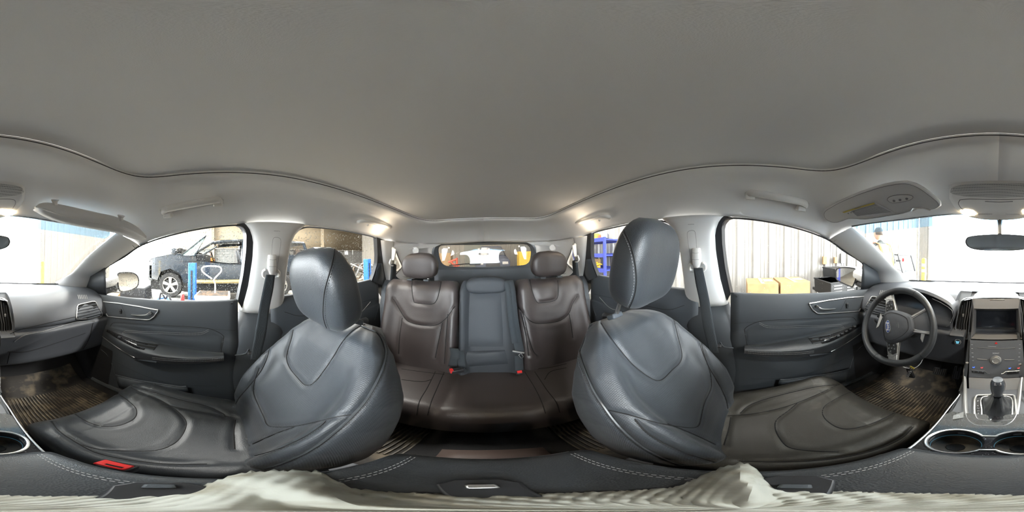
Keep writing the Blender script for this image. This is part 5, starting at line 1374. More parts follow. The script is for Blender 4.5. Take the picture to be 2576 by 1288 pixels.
# mirror
mr = root('rearview_mirror', 'dark rearview mirror hanging from the windshield on a slim stem', 'mirror', PY(2515, 628, .56))
mo = [(2432, 598), (2445, 593), (2480, 590), (2515, 589), (2552, 590), (2585, 593), (2598, 598), (2602, 610), (2594, 622), (2570, 629), (2515, 631), (2460, 629), (2436, 622), (2428, 610)]
q = smooth([PY(x, y, .56) for x, y in mo], 3, True)
cc_ = sum(q, V())/len(q)
MB().grid([[cc_.lerp(p, .6) + V((0, .035, 0)) for p in q], [cc_.lerp(p, .9) + V((0, .025, 0)) for p in q], [p + V((0, .012, 0)) for p in q], q, [cc_.lerp(p, .96) + V((0, -.003, 0)) for p in q]], cv=True, capu=True).build('mirror_housing', m_dark, mr)
MB().add([cc_.lerp(p, .95) + V((0, -.004, 0)) for p in q], [tuple(range(len(q)))]).build('mirror_pane', mat('dim_mirror', (.30, .34, .38), .08, .9), mr)
g = MB(); g.tube([PY(2515, 592, .58), PY(2515, 570, .62), PY(2515, 550, .70)], [.009, .008, .014], 8); g.build('mirror_stem', m_dark, mr)
# driver visor
VN = V((.24*-1, .6, 1))     # plane z = .19 - .6 (y-.38) - .24(|x|-.35) on the driver side
vp0 = V((-.35, .38, .190))
def VD(px, py, o=0): return PP(px, py, vp0 - VN.normalized()*o, VN)
vo_ = [(2068, 540), (2072, 531), (2086, 522), (2105, 511), (2131, 499), (2160, 487), (2192, 476), (2222, 467), (2252, 461), (2282, 459), (2305, 465), (2325, 476), (2342, 489), (2356, 500), (2367, 511), (2368, 519), (2358, 525), (2342, 527), (2330, 523), (2312, 521), (2298, 524), (2294, 531), (2275, 537), (2252, 541), (2215, 547), (2176, 552), (2150, 551), (2131, 551), (2118, 556), (2105, 560), (2089, 560), (2073, 552)]
vis = root('sun_visor', 'driver sun visor with warning label and three buttons, face down against the roof', 'sun visor', (-.35, .42, .15), 'sun visors')
q = [VD(a, b) for a, b in vo_]; cen = sum(q, V())/len(q); vn = -VN.normalized()
def vs(k, o): return [cen.lerp(p, k) + vn*o for p in q]
MB().grid([vs(.97, -.016), vs(1.0, -.012), vs(1.0, -.004), vs(.985, 0.0), vs(.95, .001), vs(.6, .002)], cv=True, capu=True).build('visor_body', m_trim, vis, sharp=60)
g = MB(); g.tube([cen.lerp(p, .955) + vn*.0016 for p in smooth(q, 2, True)], .0008, 4, closed=True); g.build('edge_seam', m_inkd, vis)
lb = [VD(a, b, .0035) for a, b in ((2119, 533.5), (2200, 508.5), (2253, 536), (2150, 549))]
m_label = mat('label_paper', (.66, .67, .68), .6)
g = MB(); g.prism(lb, vn*.0005); g.build('warning_label', m_label, vis, smooth=False)
yb = [VD(a, b, .0045) for a, b in ((2119, 533.5), (2199, 509.5), (2201, 513), (2123, 535.8))]
g = MB(); g.prism(yb, vn*.0004); g.build('label_stripe', mat('label_yellow', (.62, .50, .12), .6), vis, smooth=False)
for k in range(13):
    f = (k+1)/14.5; a0 = (2140 + f*18, 531 + f*14); a1 = (2200 + f*46, 512.5 + f*23)
    g = MB(); g.tube([VD(a0[0], a0[1] + 0, .0045), VD(a1[0], a1[1], .0045)], .00045 if k > 1 else .0007, 4); g.build('print_line', m_inkd, vis)
c0, c1 = VD(2121, 534.3, .0052), VD(2200, 511, .0052)
text('WARNING', c0.lerp(c1, .5), c0-c1 if False else c1-c0, V((0, -1, .6)) if False else (VD(2165, 515, .005)-VD(2168, 525, .005)), .006, m_inkd, vis, .0001)
for a, b in ((2134, 537), (2141, 535), (2148, 533)):
    g = MB(); g.lathe(VD(a, b, .0045), [(.0028, 0), (.0025, .0004), (.0001, .0004)], 8, vn.to_track_quat('Z', 'Y').to_matrix()); g.build('pictogram', m_inkd, vis)
hl_ = [(2233, 503), (2236, 496), (2250, 491), (2275, 489), (2292, 491), (2297, 496), (2290, 502), (2270, 507), (2245, 510)]
q2 = [VD(a, b, .003) for a, b in hl_]; g = MB(); g.prism(smooth(q2, 2, True), vn*.002); g.build('button_plate', m_trim2, vis)
g = MB(); g.tube([p + vn*.0018 for p in smooth(q2, 3, True)], .0009, 4, closed=True); g.build('plate_edge', m_inkd, vis)
for a, b in ((2249, 505.5), (2264, 503), (2281, 500)):
    g = MB(); g.lathe(VD(a, b, .0055), [(.0045, 0), (.0040, .0012), (.0001, .0012)], 12, vn.to_track_quat('Z', 'Y').to_matrix()); g.build('visor_button', m_inkd, vis)
g = MB(); g.tube([VD(2296, 531, .004), VD(2308, 524, .004), VD(2322, 524, .004), VD(2340, 529, .004)], .003, 6); g.build('visor_rod', m_trim2, vis)
# passenger visor, swung forward so its edge faces the cabin
vis = root('sun_visor', 'passenger sun visor swung forward, seen edge-on below its roof recess', 'sun visor', (.36, .5, .12), 'sun visors')
upL = [(90, 520), (100, 513), (120, 511), (150, 515), (200, 526), (250, 537), (290, 546), (330, 563), (352, 578), (368, 596)]
loL = [(90, 522), (110, 534), (140, 548), (180, 559), (220, 567), (260, 574), (300, 582), (330, 592), (350, 598), (368, 601)]
def vr(x): return .56 + .08*(x-90)/280
Au = [PR(x, y, vr(x)) for x, y in upL]; Al = [PR(x, y, vr(x) + .02) for x, y in loL]
Af = [p + V((-.01, .10, -.020)) for p in Al]; Afu = [p + V((-.01, .10, -.018)) for p in Au]
n = 30; Au, Al, Af, Afu = [resamp(smooth(z, 4), n) for z in (Au, Al, Af, Afu)]
rows = []
for a, b, c, d in zip(Au, Al, Af, Afu):
    m_ = a.lerp(b, .5)*.985
    rows.append([a.lerp(d, .1), a, a.lerp(m_, .6), m_, b.lerp(m_, .6), b, b.lerp(c, .2)])
MB().grid(rows).build('visor_body', m_trim, vis, solid=.004)
g = MB(); g.tube([p*.982 for p in [r[4] for r in rows]], .0010, 4); g.tube([r[1] for r in rows], .002, 5); g.build('edge_seam', m_trim2, vis)
for px_, py_ in ((140, 513), (305, 552)):
    g = MB(); c = PR(px_, py_, vr(px_)); g.tube([c + V((0, 0, -.006)), c + V((-.003, -.0, .006)), c + V((-.005, -.004, .014))], [.007, .010, .015], 8, flat=(1, 1)); g.build('visor_bracket', m_trim2, vis)
# grab handles
for s in (1, -1):
    t = root('grab_handle', 'pale curved grab handle above the front %s window' % SIDE[s], 'grab handle', sp(PX(480, 530, .58), s), 'front grab handles')
    hp_ = [(411, 536, .625), (413, 530, .600), (424, 525, .588), (480, 513.5, .575), (535, 504.5, .588), (549, 503.5, .600), (556, 510, .625)]
    fx = []
    for k_, (x, y, d) in enumerate(hp_): fx.append(hit(RINGB, x, y, (.004, .020, .032, .042, .032, .020, .004)[k_]))
    P_ = smooth(fx, 5); g = MB(); g.tube(P_, [.0105 + .0035*sin(pi*i/(len(P_)-1)) for i in range(len(P_))], 10, flat=(1, .8)); sd(g, s).build('grip', m_trim2, t)
    for x, y in ((424, 542), (549, 514)):
        h = hit(RINGB, x, y, .0)
        c = hit(RINGB, x, y, .010); g = MB(); g.box(c + V((.0, 0, .004)), (.040, .036, .022), Matrix.Rotation(-.5, 3, 'Y'), .8); sd(g, s).build('handle_foot', m_trim2, t, bevel=.005, seg=3)
    rec = patch(RINGB, [(402, 528), (440, 514), (500, 502), (548, 496), (563, 502)], [(404, 536), (440, 532), (500, 522), (548, 514), (563, 512)], 12, 5, -.001 if False else .0012)
    if rec: sd(rec, s).build('recess_plate', m_trim, t)
    t = root('grab_handle', 'pale rear grab handle with a lit reading lamp beside it, %s side' % SIDE[s], 'grab handle', sp(PX(940, 570, .58), s), 'rear grab handles')
    hp_ = [(900, 560, .600), (903, 558, .575), (915, 556, .565), (940, 560, .56), (965, 567, .565), (978, 571, .575), (983, 572, .60)]
    P_ = smooth([hit(RINGB, x, y, (.0, .018, .03, .036, .03, .018, .0)[k_]) for k_, (x, y, d) in enumerate(hp_)], 5); g = MB(); g.tube(P_, .0105, 10, flat=(1, .8)); sd(g, s).build('grip', m_trim2, t)
    c = hit(RINGB, 925, 566, .03); g = MB(); g.lathe(c, [(.007, -.004), (.007, .002), (.004, .005), (.001, .006)], 12, Matrix.Rotation(pi, 3, 'X')); sd(g, s).build('coat_hook', m_trim2, t)
    c = hit(RINGB, 961, 573, .012); g = MB(); g.box(c, (.012, .020, .008), Matrix.Rotation(-.5, 3, 'Y')); sd(g, s).build('reading_lamp', m_lamp, t, bevel=.003)
    l = bpy.data.lights.new('reading_lamp_light', 'POINT'); l.energy = .30; l.color = (1, .82, .60); l.shadow_soft_size = .012
    lo2 = bpy.data.objects.new('reading_lamp_light', l); sc.collection.objects.link(lo2); p = sp(c + V((-.045, .02, -.05)), s); lo2.location = (p.x, p.y, p.z + EYE)
# camera-stand feet and crumpled cloth on the armrest
stn = root('stand_base', 'small black three-legged stand base on the armrest, partly under the cloth', 'stand', (0, 0, -.497))
for px_, py_ in ((1212, 1224), (400, 1224), (2000, 1224)):
    c = PZ(px_, py_, -.488); d = V((c.x, c.y, 0)).normalized(); w = V((-d.y, d.x, 0)); g = MB()
    q = [d*.02 - w*.008, d*.02 + w*.008, d*.085 + w*.023, d*.100 + w*.014, d*.100 - w*.014, d*.085 - w*.023]
    g.prism([V((p.x, p.y, -.4955)) for p in q], V((0, 0, .008))); g.build('leg', m_dark2, stn, bevel=.002)
    g = MB(); g.box(c + V((0, 0, .002)), (.016, .012, .008), Matrix.Rotation(math.atan2(w.y, w.x), 3, 'Z')); g.build('latch_button', m_chrome if px_ == 1212 else m_dark, stn, bevel=.002)
g = MB(); g.lathe(V((0, 0, -.495)), [(.03, 0), (.03, .010), (.02, .014), (.001, .014)], 20); g.build('hub', m_dark2, stn)
rc = random.Random(11); rows = []
def rcl(t):  # outline radius by compass angle in degrees
    tab = [(0, .053), (40, .053), (70, .062), (80, .08), (88, .112), (95, .138), (104, .142), (114, .142), (120, .135), (124, .105), (128, .08), (140, .066), (160, .056), (185, .052), (205, .054), (230, .058), (244, .066), (252, .088), (258, .11), (265, .135), (270, .146), (274, .14), (278, .10), (284, .066), (300, .055), (330, .052), (360, .053)]
    return interp(tab, t)
for k in range(29):
    f = k/28; row = []
    for i in range(240):
        t = i*1.5; r = rcl(t); jag = (1 + .035*sin(t*2.4) + .02*sin(t*5.1)) if f > .97 else 1
        R_ = r*f*jag; a = radians(t)
        lobe = max(0, (r-.06)/.08)
        z = -.480 + .014*lobe*sin(pi*f)*(1 + .5*sin(a*9 + f*5)) + .0020*sin(t*.30 + f*14)*f + .0012*sin(t*.71 - f*23)*f
        z -= .014*f**3
        if R_*abs(sin(a)) > .112: z -= (R_*abs(sin(a)) - .112)*.5
        row.append(V((R_*sin(a), R_*cos(a), z)))
    rows.append(row)
m_cloth = mat('offwhite_cloth', (.40, .405, .36), .9, bump=[('noise', 90, .7)], var=(26, (.22, .20, .15), .46, .75))
o = MB().grid(rows, cv=True).build('crumpled_cloth', m_cloth, None, solid=.002)
tag(o, 'crumpled off-white cloth with ragged edges draped across the console armrest', 'cloth')
# rubber mats
def rmat(x0, x1, y0, y1, z, lab, heel=False, m=m_rubber):
    r = root('floor_mat', lab, 'floor mat', ((x0+x1)/2, (y0+y1)/2, z), 'ribbed rubber floor mats')
    rows = []
    for k in range(9):
        y = y0 + (y1-y0)*k/8; up = max(0, (k-6)/2)**1.5*.10 if heel else 0
        rows.append([V((x0 + (x1-x0)*j/6 , y - up*.1, z + up + (.010 if j in (0, 6) else 0))) for j in range(7)])
    MB().grid(rows).build('mat_base', m_rubber, r, solid=.006)
    n = int((x1-x0-.05)/.0165)
    base = None
    yl0, yl1 = y0 + .03, y0 + (y1-y0)*.74
    for k in range(n):
        x = x0 + .03 + k*.0165; w = .012*sin(k*2.4)
        if base is None or k % 3 == 0:
            g = MB(); P_ = [V((x, yl0, z+.006)), V((x + .0, yl0 + (yl1-yl0)*.4, z+.006)), V((x + .004, yl0 + (yl1-yl0)*.45, z+.006)), V((x + .004, yl1, z+.006))]
            g.tube(P_, .0042, 5, flat=(1, 1)); o = g.build('mat_rib', m, r, smooth=False); base = (o, x)
        else:
            o2 = base[0].copy(); o2.location = (x - base[1], 0, 0); o2.parent = r; sc.collection.objects.link(o2)
m_rib = mat('rib_rubber', (.085, .072, .055), .6, var=(18, (.26, .21, .14), .48, .7))
rmat(-.64, -.155, .30, .92, -.948, "driver's muddy ribbed rubber floor mat under the pedals", True, m_rib)
rmat(.155, .64, .30, .92, -.948, 'front passenger ribbed rubber floor mat, damp and dark', True, m_rib)
rmat(-.62, -.14, -.62, -.17, -.948, 'rear ribbed rubber floor mat behind the driver seat', False, m_rib)
rmat(.14, .62, -.62, -.17, -.948, 'rear ribbed rubber floor mat behind the front passenger seat', False, m_rib)
g = MB(); g.grid([[V((x, y, -.885 + .02*cos(x*12))) for x in (-.11, -.06, 0, .06, .11)] for y in (-.345, -.30, -.25, -.20)]); o = g.build('tunnel_cover', mat('brown_rubber', (.10, .07, .06), .6), None, solid=.004)
tag(o, 'brown-grey rubber cover lying over the rear floor tunnel behind the console', 'floor mat')
# side mirrors
for s in (1, -1):
    t = root('door_mirror', 'white exterior door mirror outside the %s window' % SIDE[s], 'mirror', sp(V((.98, .78, -.28)), s), 'exterior door mirrors')
    if s > 0: gp_ = [(297, 689), (312, 686), (335, 687), (347, 697), (348, 715), (338, 726), (315, 733), (301, 731), (296, 710)]; K = lambda x, y, d: PX(x, y, d)
    else: gp_ = [(2106, 676), (2125, 673), (2145, 675), (2152, 679), (2153, 700), (2146, 719), (2141, 721), (2120, 712), (2106, 704), (2103, 690)]; K = lambda x, y, d: PX(x, y, -d)
    pl0 = K(gp_[0][0], gp_[0][1], 1.03); c_ = K(sum(a for a, b in gp_)/len(gp_), sum(b for a, b in gp_)/len(gp_), .98)
    nrm_ = V((-.35*s, -1, 0)).normalized()
    q = smooth([PP(a, b, c_, nrm_) for a, b in gp_], 3, True); cc_ = sum(q, V())/len(q)
    MB().add([cc_.lerp(p, .94) + nrm_*.001 for p in q], [tuple(range(len(q)))]).build('mirror_pane', m_mirror, t)
    g = MB(); g.tube(q, .006, 6, closed=True); g.build('mirror_bezel', m_dark2, t)
    MB().grid([q, [cc_.lerp(p, 1.12) - nrm_*.02 for p in q], [cc_.lerp(p, 1.10) - nrm_*.07 for p in q], [cc_.lerp(p, .8) - nrm_*.13 for p in q], [cc_.lerp(p, .3) - nrm_*.155 for p in q]], cv=True, capu=True).build('mirror_housing', m_white, t)
    inn = V((-s, 0, 0)); a = cc_ + V((-s*.06, .055, .01)); b = sp(V((.80, .82, -.20)), s)
    g = MB(); g.tube([a, a.lerp(b, .6), b], [.062, .050, .04], 10, flat=(.6, 1)); g.build('mirror_arm', m_white, t)
    g = MB(); g.tube([a + V((0, 0, -.055)), b + V((0, 0, -.05))], .025, 8); g.build('arm_base', m_dark2, t)
# ================================================================ WORKSHOP
GZ = -EYE
m_floor = mat('stained_concrete', (.42, .385, .32), .6, var=(1.2, (.28, .25, .20), .4, .7), bump=[('noise', 12, .3)])
m_corr = mat('white_corrugated_steel', (.31, .305, .295), .5, var=(3, (.24, .22, .19), .5, .85))
m_corrb = mat('tan_corrugated_steel', (.26, .25, .235), .5)
m_beige = mat('beige_wall_sheet', (.27, .22, .15), .7)
m_block = mat('grey_block', (.20, .20, .19), .8, var=(6, (.13, .14, .14), .45, .7))
m_blue = mat('blue_paint', (.03, .16, .62), .45)
m_card = mat('cardboard', (.38, .25, .12), .8, var=(8, (.30, .19, .09), .4, .7))
m_yel = mat('yellow_paint', (.80, .52, .03), .5)
m_blk = mat('black_crate_plastic', (.02, .022, .026), .45)
m_suv = mat('black_car_paint', (.022, .030, .040), .18, coat=.8)
m_tyre = mat('tyre_rubber', (.02, .02, .02), .85)
m_alloy = mat('alloy_rim', (.40, .39, .37), .35, .6)
m_steel = mat('galvanised_steel', (.5, .49, .46), .45, .8)
m_junk = mat('rusty_metal', (.16, .10, .06), .6, .4, var=(9, (.06, .055, .05), .4, .6))
m_jgrey = mat('dull_metal', (.25, .25, .25), .5, .6)
m_rackb = mat('blue_rack', (.05, .07, .33), .5)
def G(v): return V((v[0], v[1], v[2] + GZ))       # height measured from the workshop floor
o = MB().grid([[V((x, y, GZ)) for x in (-3.3, 0, 5, 13.2)] for y in (-14.2, -6, 0, 6.4)]).build('floor_workshop', m_floor, None, solid=.05, soff=-1); tag(o, kind='structure')
o = MB().grid([[V((x, y, 3.9)) for x in (-3.3, 13.2)] for y in (-14.2, 6.2)]).build('ceiling_workshop', mat('ceiling_sheet', (.55, .54, .50), .8), None, solid=.05); tag(o, kind='structure')
for i, (x, y) in enumerate([(-1.9, 3.2), (-1.9, -2.5), (3.0, 3.0), (3.0, -3.0), (9.0, 1.0), (9.0, -6.0), (0.0, -9.0)]):  # housings for the added ceiling lights, out of view
    t = root('added_ceiling_lamp', 'long unseen lamp fixture added for light ' + ('over the boxes near the entrance', 'over the blue rack', 'over the tool cart near the entrance', 'between the car and the parts racks', 'over the spare tyre', 'over the scrap heap', 'over the van at the back')[i], 'ceiling lamp', (x, y, 3.6), 'added ceiling lamps'); g = MB(); g.box(V((x, y, 3.68)), (.55, 3.05, .10), None, .8); g.build('added_lamp_housing', m_steel, t)
# corrugated wall on the driver's side
def corr(name, p0, p1, z0, z1, pitch, depth, nrm, m, rib=.045):
    p0, p1 = V(p0), V(p1); L_ = (p1-p0).length; d = (p1-p0).normalized(); n = V(nrm); pts = []
    s_ = 0
    while s_ < L_:
        for a, h in ((0, 0), (.02, 1), (.02+rib, 1), (.04+rib, 0), (.04 + rib + (pitch-rib-.04)*.33, 0), (.05 + rib + (pitch-rib-.04)*.33, .28), (.08 + rib + (pitch-rib-.04)*.33, .28), (.09 + rib + (pitch-rib-.04)*.33, 0), (.04 + rib + (pitch-rib-.04)*.66, 0), (.05 + rib + (pitch-rib-.04)*.66, .28), (.08 + rib + (pitch-rib-.04)*.66, .28), (.09 + rib + (pitch-rib-.04)*.66, 0)):
            pts.append(p0 + d*(s_+a) + n*depth*h)
        s_ += pitch
    g = MB(); g.grid([[p + V((0, 0, z0)) for p in pts], [p + V((0, 0, z1)) for p in pts]])
    o = g.build(name, m, None, smooth=False, solid=.01); tag(o, kind='structure'); return o
corr('wall_left', (-3.12, -14.1, 0), (-3.12, 6.0, 0), GZ, 3.9, .305, .035, (1, 0, 0), m_corr)
corr('wall_entrance', (-3.1, 6.05, 0), (-2.5, 6.05, 0), GZ, 3.9, .305, .035, (0, -1, 0), m_corrb)
corr('wall_entrance', (2.55, 6.05, 0), (6.6, 6.05, 0), GZ, 3.9, .305, .035, (0, -1, 0), m_corrb)
m_bright = m_corr
g = MB(); g.box(V((0, 6.1, 3.2)), (5.2, .15, 1.4)); o = g.build('wall_lintel', m_beige, None); tag(o, kind='structure')
g = MB(); g.box(V((9.6, 6.1, 3.2)), (6.2, .15, 1.4)); o = g.build('wall_lintel', m_beige, None); tag(o, kind='structure')
corr('wall_right_corner', (13.0, 4.3, 0), (13.0, 6.0, 0), GZ, 3.9, .25, .03, (-1, 0, 0), m_corr)
g = MB(); g.box(V((12.9, 3.9, -.2)), (.10, .8, 2.2)); o = g.build('door_6', m_beige, None); tag(o, 'tan side door in the far wall', kind='structure')
g = MB(); g.grid([[V((13.05, y, .82)) for y in (-14.1, 4.3)], [V((13.05, y, 3.9)) for y in (-14.1, 4.3)]]); o = g.build('wall_right', m_beige, None, solid=.05); tag(o, kind='structure')
# lower block course, each block its own piece in view
wr_ = sroot('wall_block', (13.0, -5, GZ), 'grey concrete block wall below the beige sheeting')
g = MB(); g.box(V((13.12, -4.9, (GZ+.82)/2)), (.1, 18.4, .82-GZ)); g.build('wall_core', m_jgrey, wr_)
bb0 = None
for r_ in range(10):
    for k in range(17):
        y = 4.1 - k*.40 - (.2 if r_ % 2 else 0)
        c = V((13.02, y, .72 - r_*.205))
        if bb0 is None:
            g = MB(); g.box(c, (.10, .385, .19)); bb0 = g.build('block', m_block, wr_, smooth=False); bc0 = c
        else:
            o2 = bb0.copy(); o2.location = c - bc0 ; o2.parent = wr_; sc.collection.objects.link(o2)
g = MB(); g.box(V((12.9, -5, .86)), (.12, 18, .05)); o = g.build('trim_wall_ledge', m_steel, None); tag(o, kind='structure')
for y in (1.2, -3.6, -8.4):
    g = MB(); g.box(V((12.85, y, 1.4)), (.25, .22, 5.2)); o = g.build('trim_wall_column', m_beige, None); tag(o, kind='structure')
corr('wall_back', (-3.1, -14.05, 0), (13, -14.05, 0), GZ, 3.9, .40, .03, (0, 1, 0), mat('back_wall_sheet', (.42, .38, .32), .6))
g = MB(); g.box(V((.9, -13.95, .2)), (1.5, .06, 3.0)); o = g.build('door_7', mat('grey_green_door', (.30, .30, .25), .6), None); tag(o, 'grey-green door in the back wall', kind='structure')
# entrance posts and bollards
g = MB(); g.box(V((-2.52, 5.95, .9)), (.14, .16, 4.4)); o = g.build('trim_entrance_post', m_steel, None); tag(o, kind='structure')
g = MB(); g.box(V((2.54, 5.95, .9)), (.14, .16, 4.4)); o = g.build('trim_entrance_post', m_steel, None); tag(o, kind='structure')
m_ink_b = mat('black_lettering', (.05, .05, .05), .6)
for x, lb in ((-2.46, 'yellow bollard with black lettering left of the bright entrance'), (2.38, 'plain yellow bollard right of the bright entrance')):
    b = root('bollard', lb, 'bollard', (x, 5.2, GZ)); g = MB(); g.lathe(V((x, 5.2, GZ)), [(.085, 0), (.085, 1.12), (.075, 1.16), (.001, 1.18)], 20); g.build('post', m_yel, b)
    if x < 0:
        for k, t_ in enumerate(('HOL', 'HOT')):
            g = MB(); g.lathe(V((x, 5.2, GZ + .93 - k*.20)), [(.087, -.05), (.087, .05)], 20); g.build('white_band', mat('band', (.75, .7, .5), .5), b)
            text(t_, V((x + .03, 5.11, GZ + .93 - k*.20)), (1, 0, 0), (0, 0, 1), .075, m_ink_b, b)
# outside: bright paved yard
o = MB().grid([[V((x, y, GZ-.02)) for x in (-30, 40)] for y in (6.4, 45)]).build('ground_yard', mat('snowy_yard', (.82, .83, .84), .9), None, solid=.03); tag(o, kind='structure')

# lift posts
for (x, y, h, w, lb) in ((3.35, .745, 1.23, .155, 'short bright blue lift post in front of the black vehicle'), (4.5, -5.15, 1.27, .23, 'bright blue lift post further back beside the parts racks')):
    p = root('lift_post', lb, 'lift post', (x, y, GZ)); g = MB(); g.box(G((x, y, h/2)), (w, w, h)); g.build('column', m_blue, p, bevel=.012)
    g = MB(); g.box(G((x, y, .02)), (w*2.2, w*2.2, .03)); g.build('base_plate', m_blue, p, bevel=.004)
    for dx in (-1, 1):
        g = MB(); g.box(G((x + dx*w*.8, y + w*.8, .045)), (.03, .03, .02)); g.build('anchor_bolt', m_steel, p)
    g = MB(); g.box(G((x - w*.5, y, h*.62)), (.012, w*.25, h*.5)); g.build('slide_slot', m_blk, p)
# cardboard boxes on a bench by the left wall
def carton(c, d, lb, rz=0, prt=True):
    r = root('cardboard_box', lb, 'box', V(c) - V((0, 0, d[2]/2)), 'cardboard boxes'); M = Matrix.Rotation(rz, 3, 'Z')
    g = MB(); g.box(c, d, M); g.build('box_body', m_card, r, bevel=.004, smooth=False)
    g = MB(); g.box(V(c) + V((0, 0, d[2]/2 + .002)), (d[0]*.99, .055, .004), M); g.build('packing_tape', mat('tape', (.50, .40, .26), .25), r)
    g = MB(); g.box(V(c) + M @ V((0, d[1]*.25, d[2]/2 + .004)), (d[0]*.3, d[1]*.3, .003), M); g.build('paper_label', m_label, r)
    for dy in (-.5, .5):
        g = MB(); g.box(V(c) + M @ V((d[0]/2 + .001, dy*.3*d[1], -.02)), (.003, d[1]*.15, .02), M); g.build('printed_mark', m_inkd, r)
    return r
bt = root('work_bench', 'steel bench by the corrugated wall carrying the cardboard boxes', 'bench', (-2.55, .7, GZ))
g = MB(); g.box(V((-2.55, .55, -.83)), (.8, 1.5, .05)); g.build('bench_top', m_steel, bt)
for x in (-2.88, -2.22):
    for y in (-.1, 1.2):
        g = MB(); g.box(V((x, y, (GZ-.85)/2)), (.05, .05, abs(GZ+.85))); g.build('leg', m_steel, bt)
carton(V((-2.50, .32, -.62)), (.52, .44, .36), 'brown cardboard box, rear one of the pair on the bench')
carton(V((-2.50, .80, -.62)), (.52, .46, .37), 'brown cardboard box with pale tape, front one of the pair on the bench')
# black crates and tool chests
def crate(c, d, lb, lid=None):
    r = root('black_crate', lb, 'crate', V(c) - V((0, 0, d[2]/2)), 'black plastic crates'); g = MB(); g.box(c, d, None, 1.04); g.build('crate_body', m_blk, r, bevel=.008)
    g = MB(); t = V(c) + V((0, 0, d[2]/2)); g.tube([t + V((a*d[0]*.52, b*d[1]*.52, 0)) for a, b in ((-1, -1), (1, -1), (1, 1), (-1, 1))], .012, 6, closed=True); g.build('crate_rim', m_blk, r)
    if lid: g = MB(); g.box(t + V((0, 0, -.01)), (d[0]*.95, d[1]*.95, .02)); g.build('crate_content', m_card, r)
    for k in range(4):
        for q in (-.25, .25):
            g = MB(); g.box(V(c) + V((d[0]/2*1.02, q*d[1], -d[2]*.3 + k*d[2]*.2)), (.012, d[1]*.3, d[2]*.07)); g.build('side_slot', m_jgrey, r)
    return r
crate(V((-2.35, 1.55, -.58)), (.55, .50, .24), 'open black crate holding brown cardboard beside the boxes', True)
crate(V((-2.35, 2.10, -.58)), (.55, .55, .24), 'slotted black crate next to the open one')
crate(V((-2.72, 1.95, -.40)), (.45, .60, .20), 'black crate stacked behind the two front crates')
crate(V((-2.35, 2.68, -.59)), (.50, .46, .22), 'black crate partly hidden by the driver side mirror')
bt = root('work_bench', 'dark low bench under the black crates', 'bench', (-2.58, 2.2, GZ)); g = MB(); g.box(V((-2.58, 2.2, -.725)), (.80, 1.55, .05)); g.build('bench_top', m_blk, bt)
for x in (-2.9, -2.25):
    for y in (1.5, 2.9):
        g = MB(); g.box(V((x, y, (GZ-.75)/2)), (.05, .05, abs(GZ+.75))); g.build('leg', m_steel, bt)
# sockets, conduit and reel on the wall
for y, z, w, lb in ((1.74, -.16, .12, 'small beige wall socket with a cord plugged in'), (2.02, -.16, .10, 'small wall socket nearer the entrance'), (2.22, -.12, .16, 'grey square control box on the corrugated wall')):
    r = root('wall_socket', lb, 'socket', (-3.06, y, z)); g = MB(); g.box(V((-3.05, y, z)), (.05, w*.8, w*1.4)); g.build('box', m_jgrey if w > .13 else m_card, r, bevel=.006)
    g = MB(); g.tube([V((-3.06, y, z + w*.7)), V((-3.06, y, 3.4))], .012, 6); g.build('conduit', m_steel, r)
qd = root('machine', 'dark tubular machine with a cage frame beyond the driver side mirror', 'machine', (-2.5, 3.3, GZ))
for k, pts in enumerate(([(-2.8, 3.5, -.45), (-2.7, 3.1, -.02), (-2.2, 3.2, -.02), (-2.05, 3.2, -.45)], [(-2.8, 3.7, -.45), (-2.7, 3.7, -.02), (-2.2, 3.8, -.02), (-2.05, 3.8, -.45)], [(-2.7, 3.1, -.02), (-2.7, 3.7, -.02)], [(-2.2, 3.2, -.02), (-2.2, 3.8, -.02)], [(-2.75, 3.1, -.16), (-2.12, 3.2, -.16)])):
    g = MB(); g.tube([V(p) for p in pts], .025, 6); g.build('cage_tube', m_blk, qd)
g = MB(); g.box(V((-2.45, 3.62, -.72)), (.8, .8, .55), None, .85); g.build('machine_body', m_blk, qd, bevel=.05)
for x, y in ((-2.85, 3.35), (-2.05, 3.35), (-2.85, 3.9), (-2.05, 3.9)):
    g = MB(); g.lathe(V((x-.08, y, GZ+.26)), [(.12, 0), (.26, .01), (.26, .15), (.12, .16)], 16, Matrix.Rotation(pi/2, 3, 'Y')); g.build('wheel', m_tyre, qd)
g = MB(); g.box(V((-2.1, 3.3, -.14)), (.06, .06, .08)); g.build('red_lamp', m_red, qd)
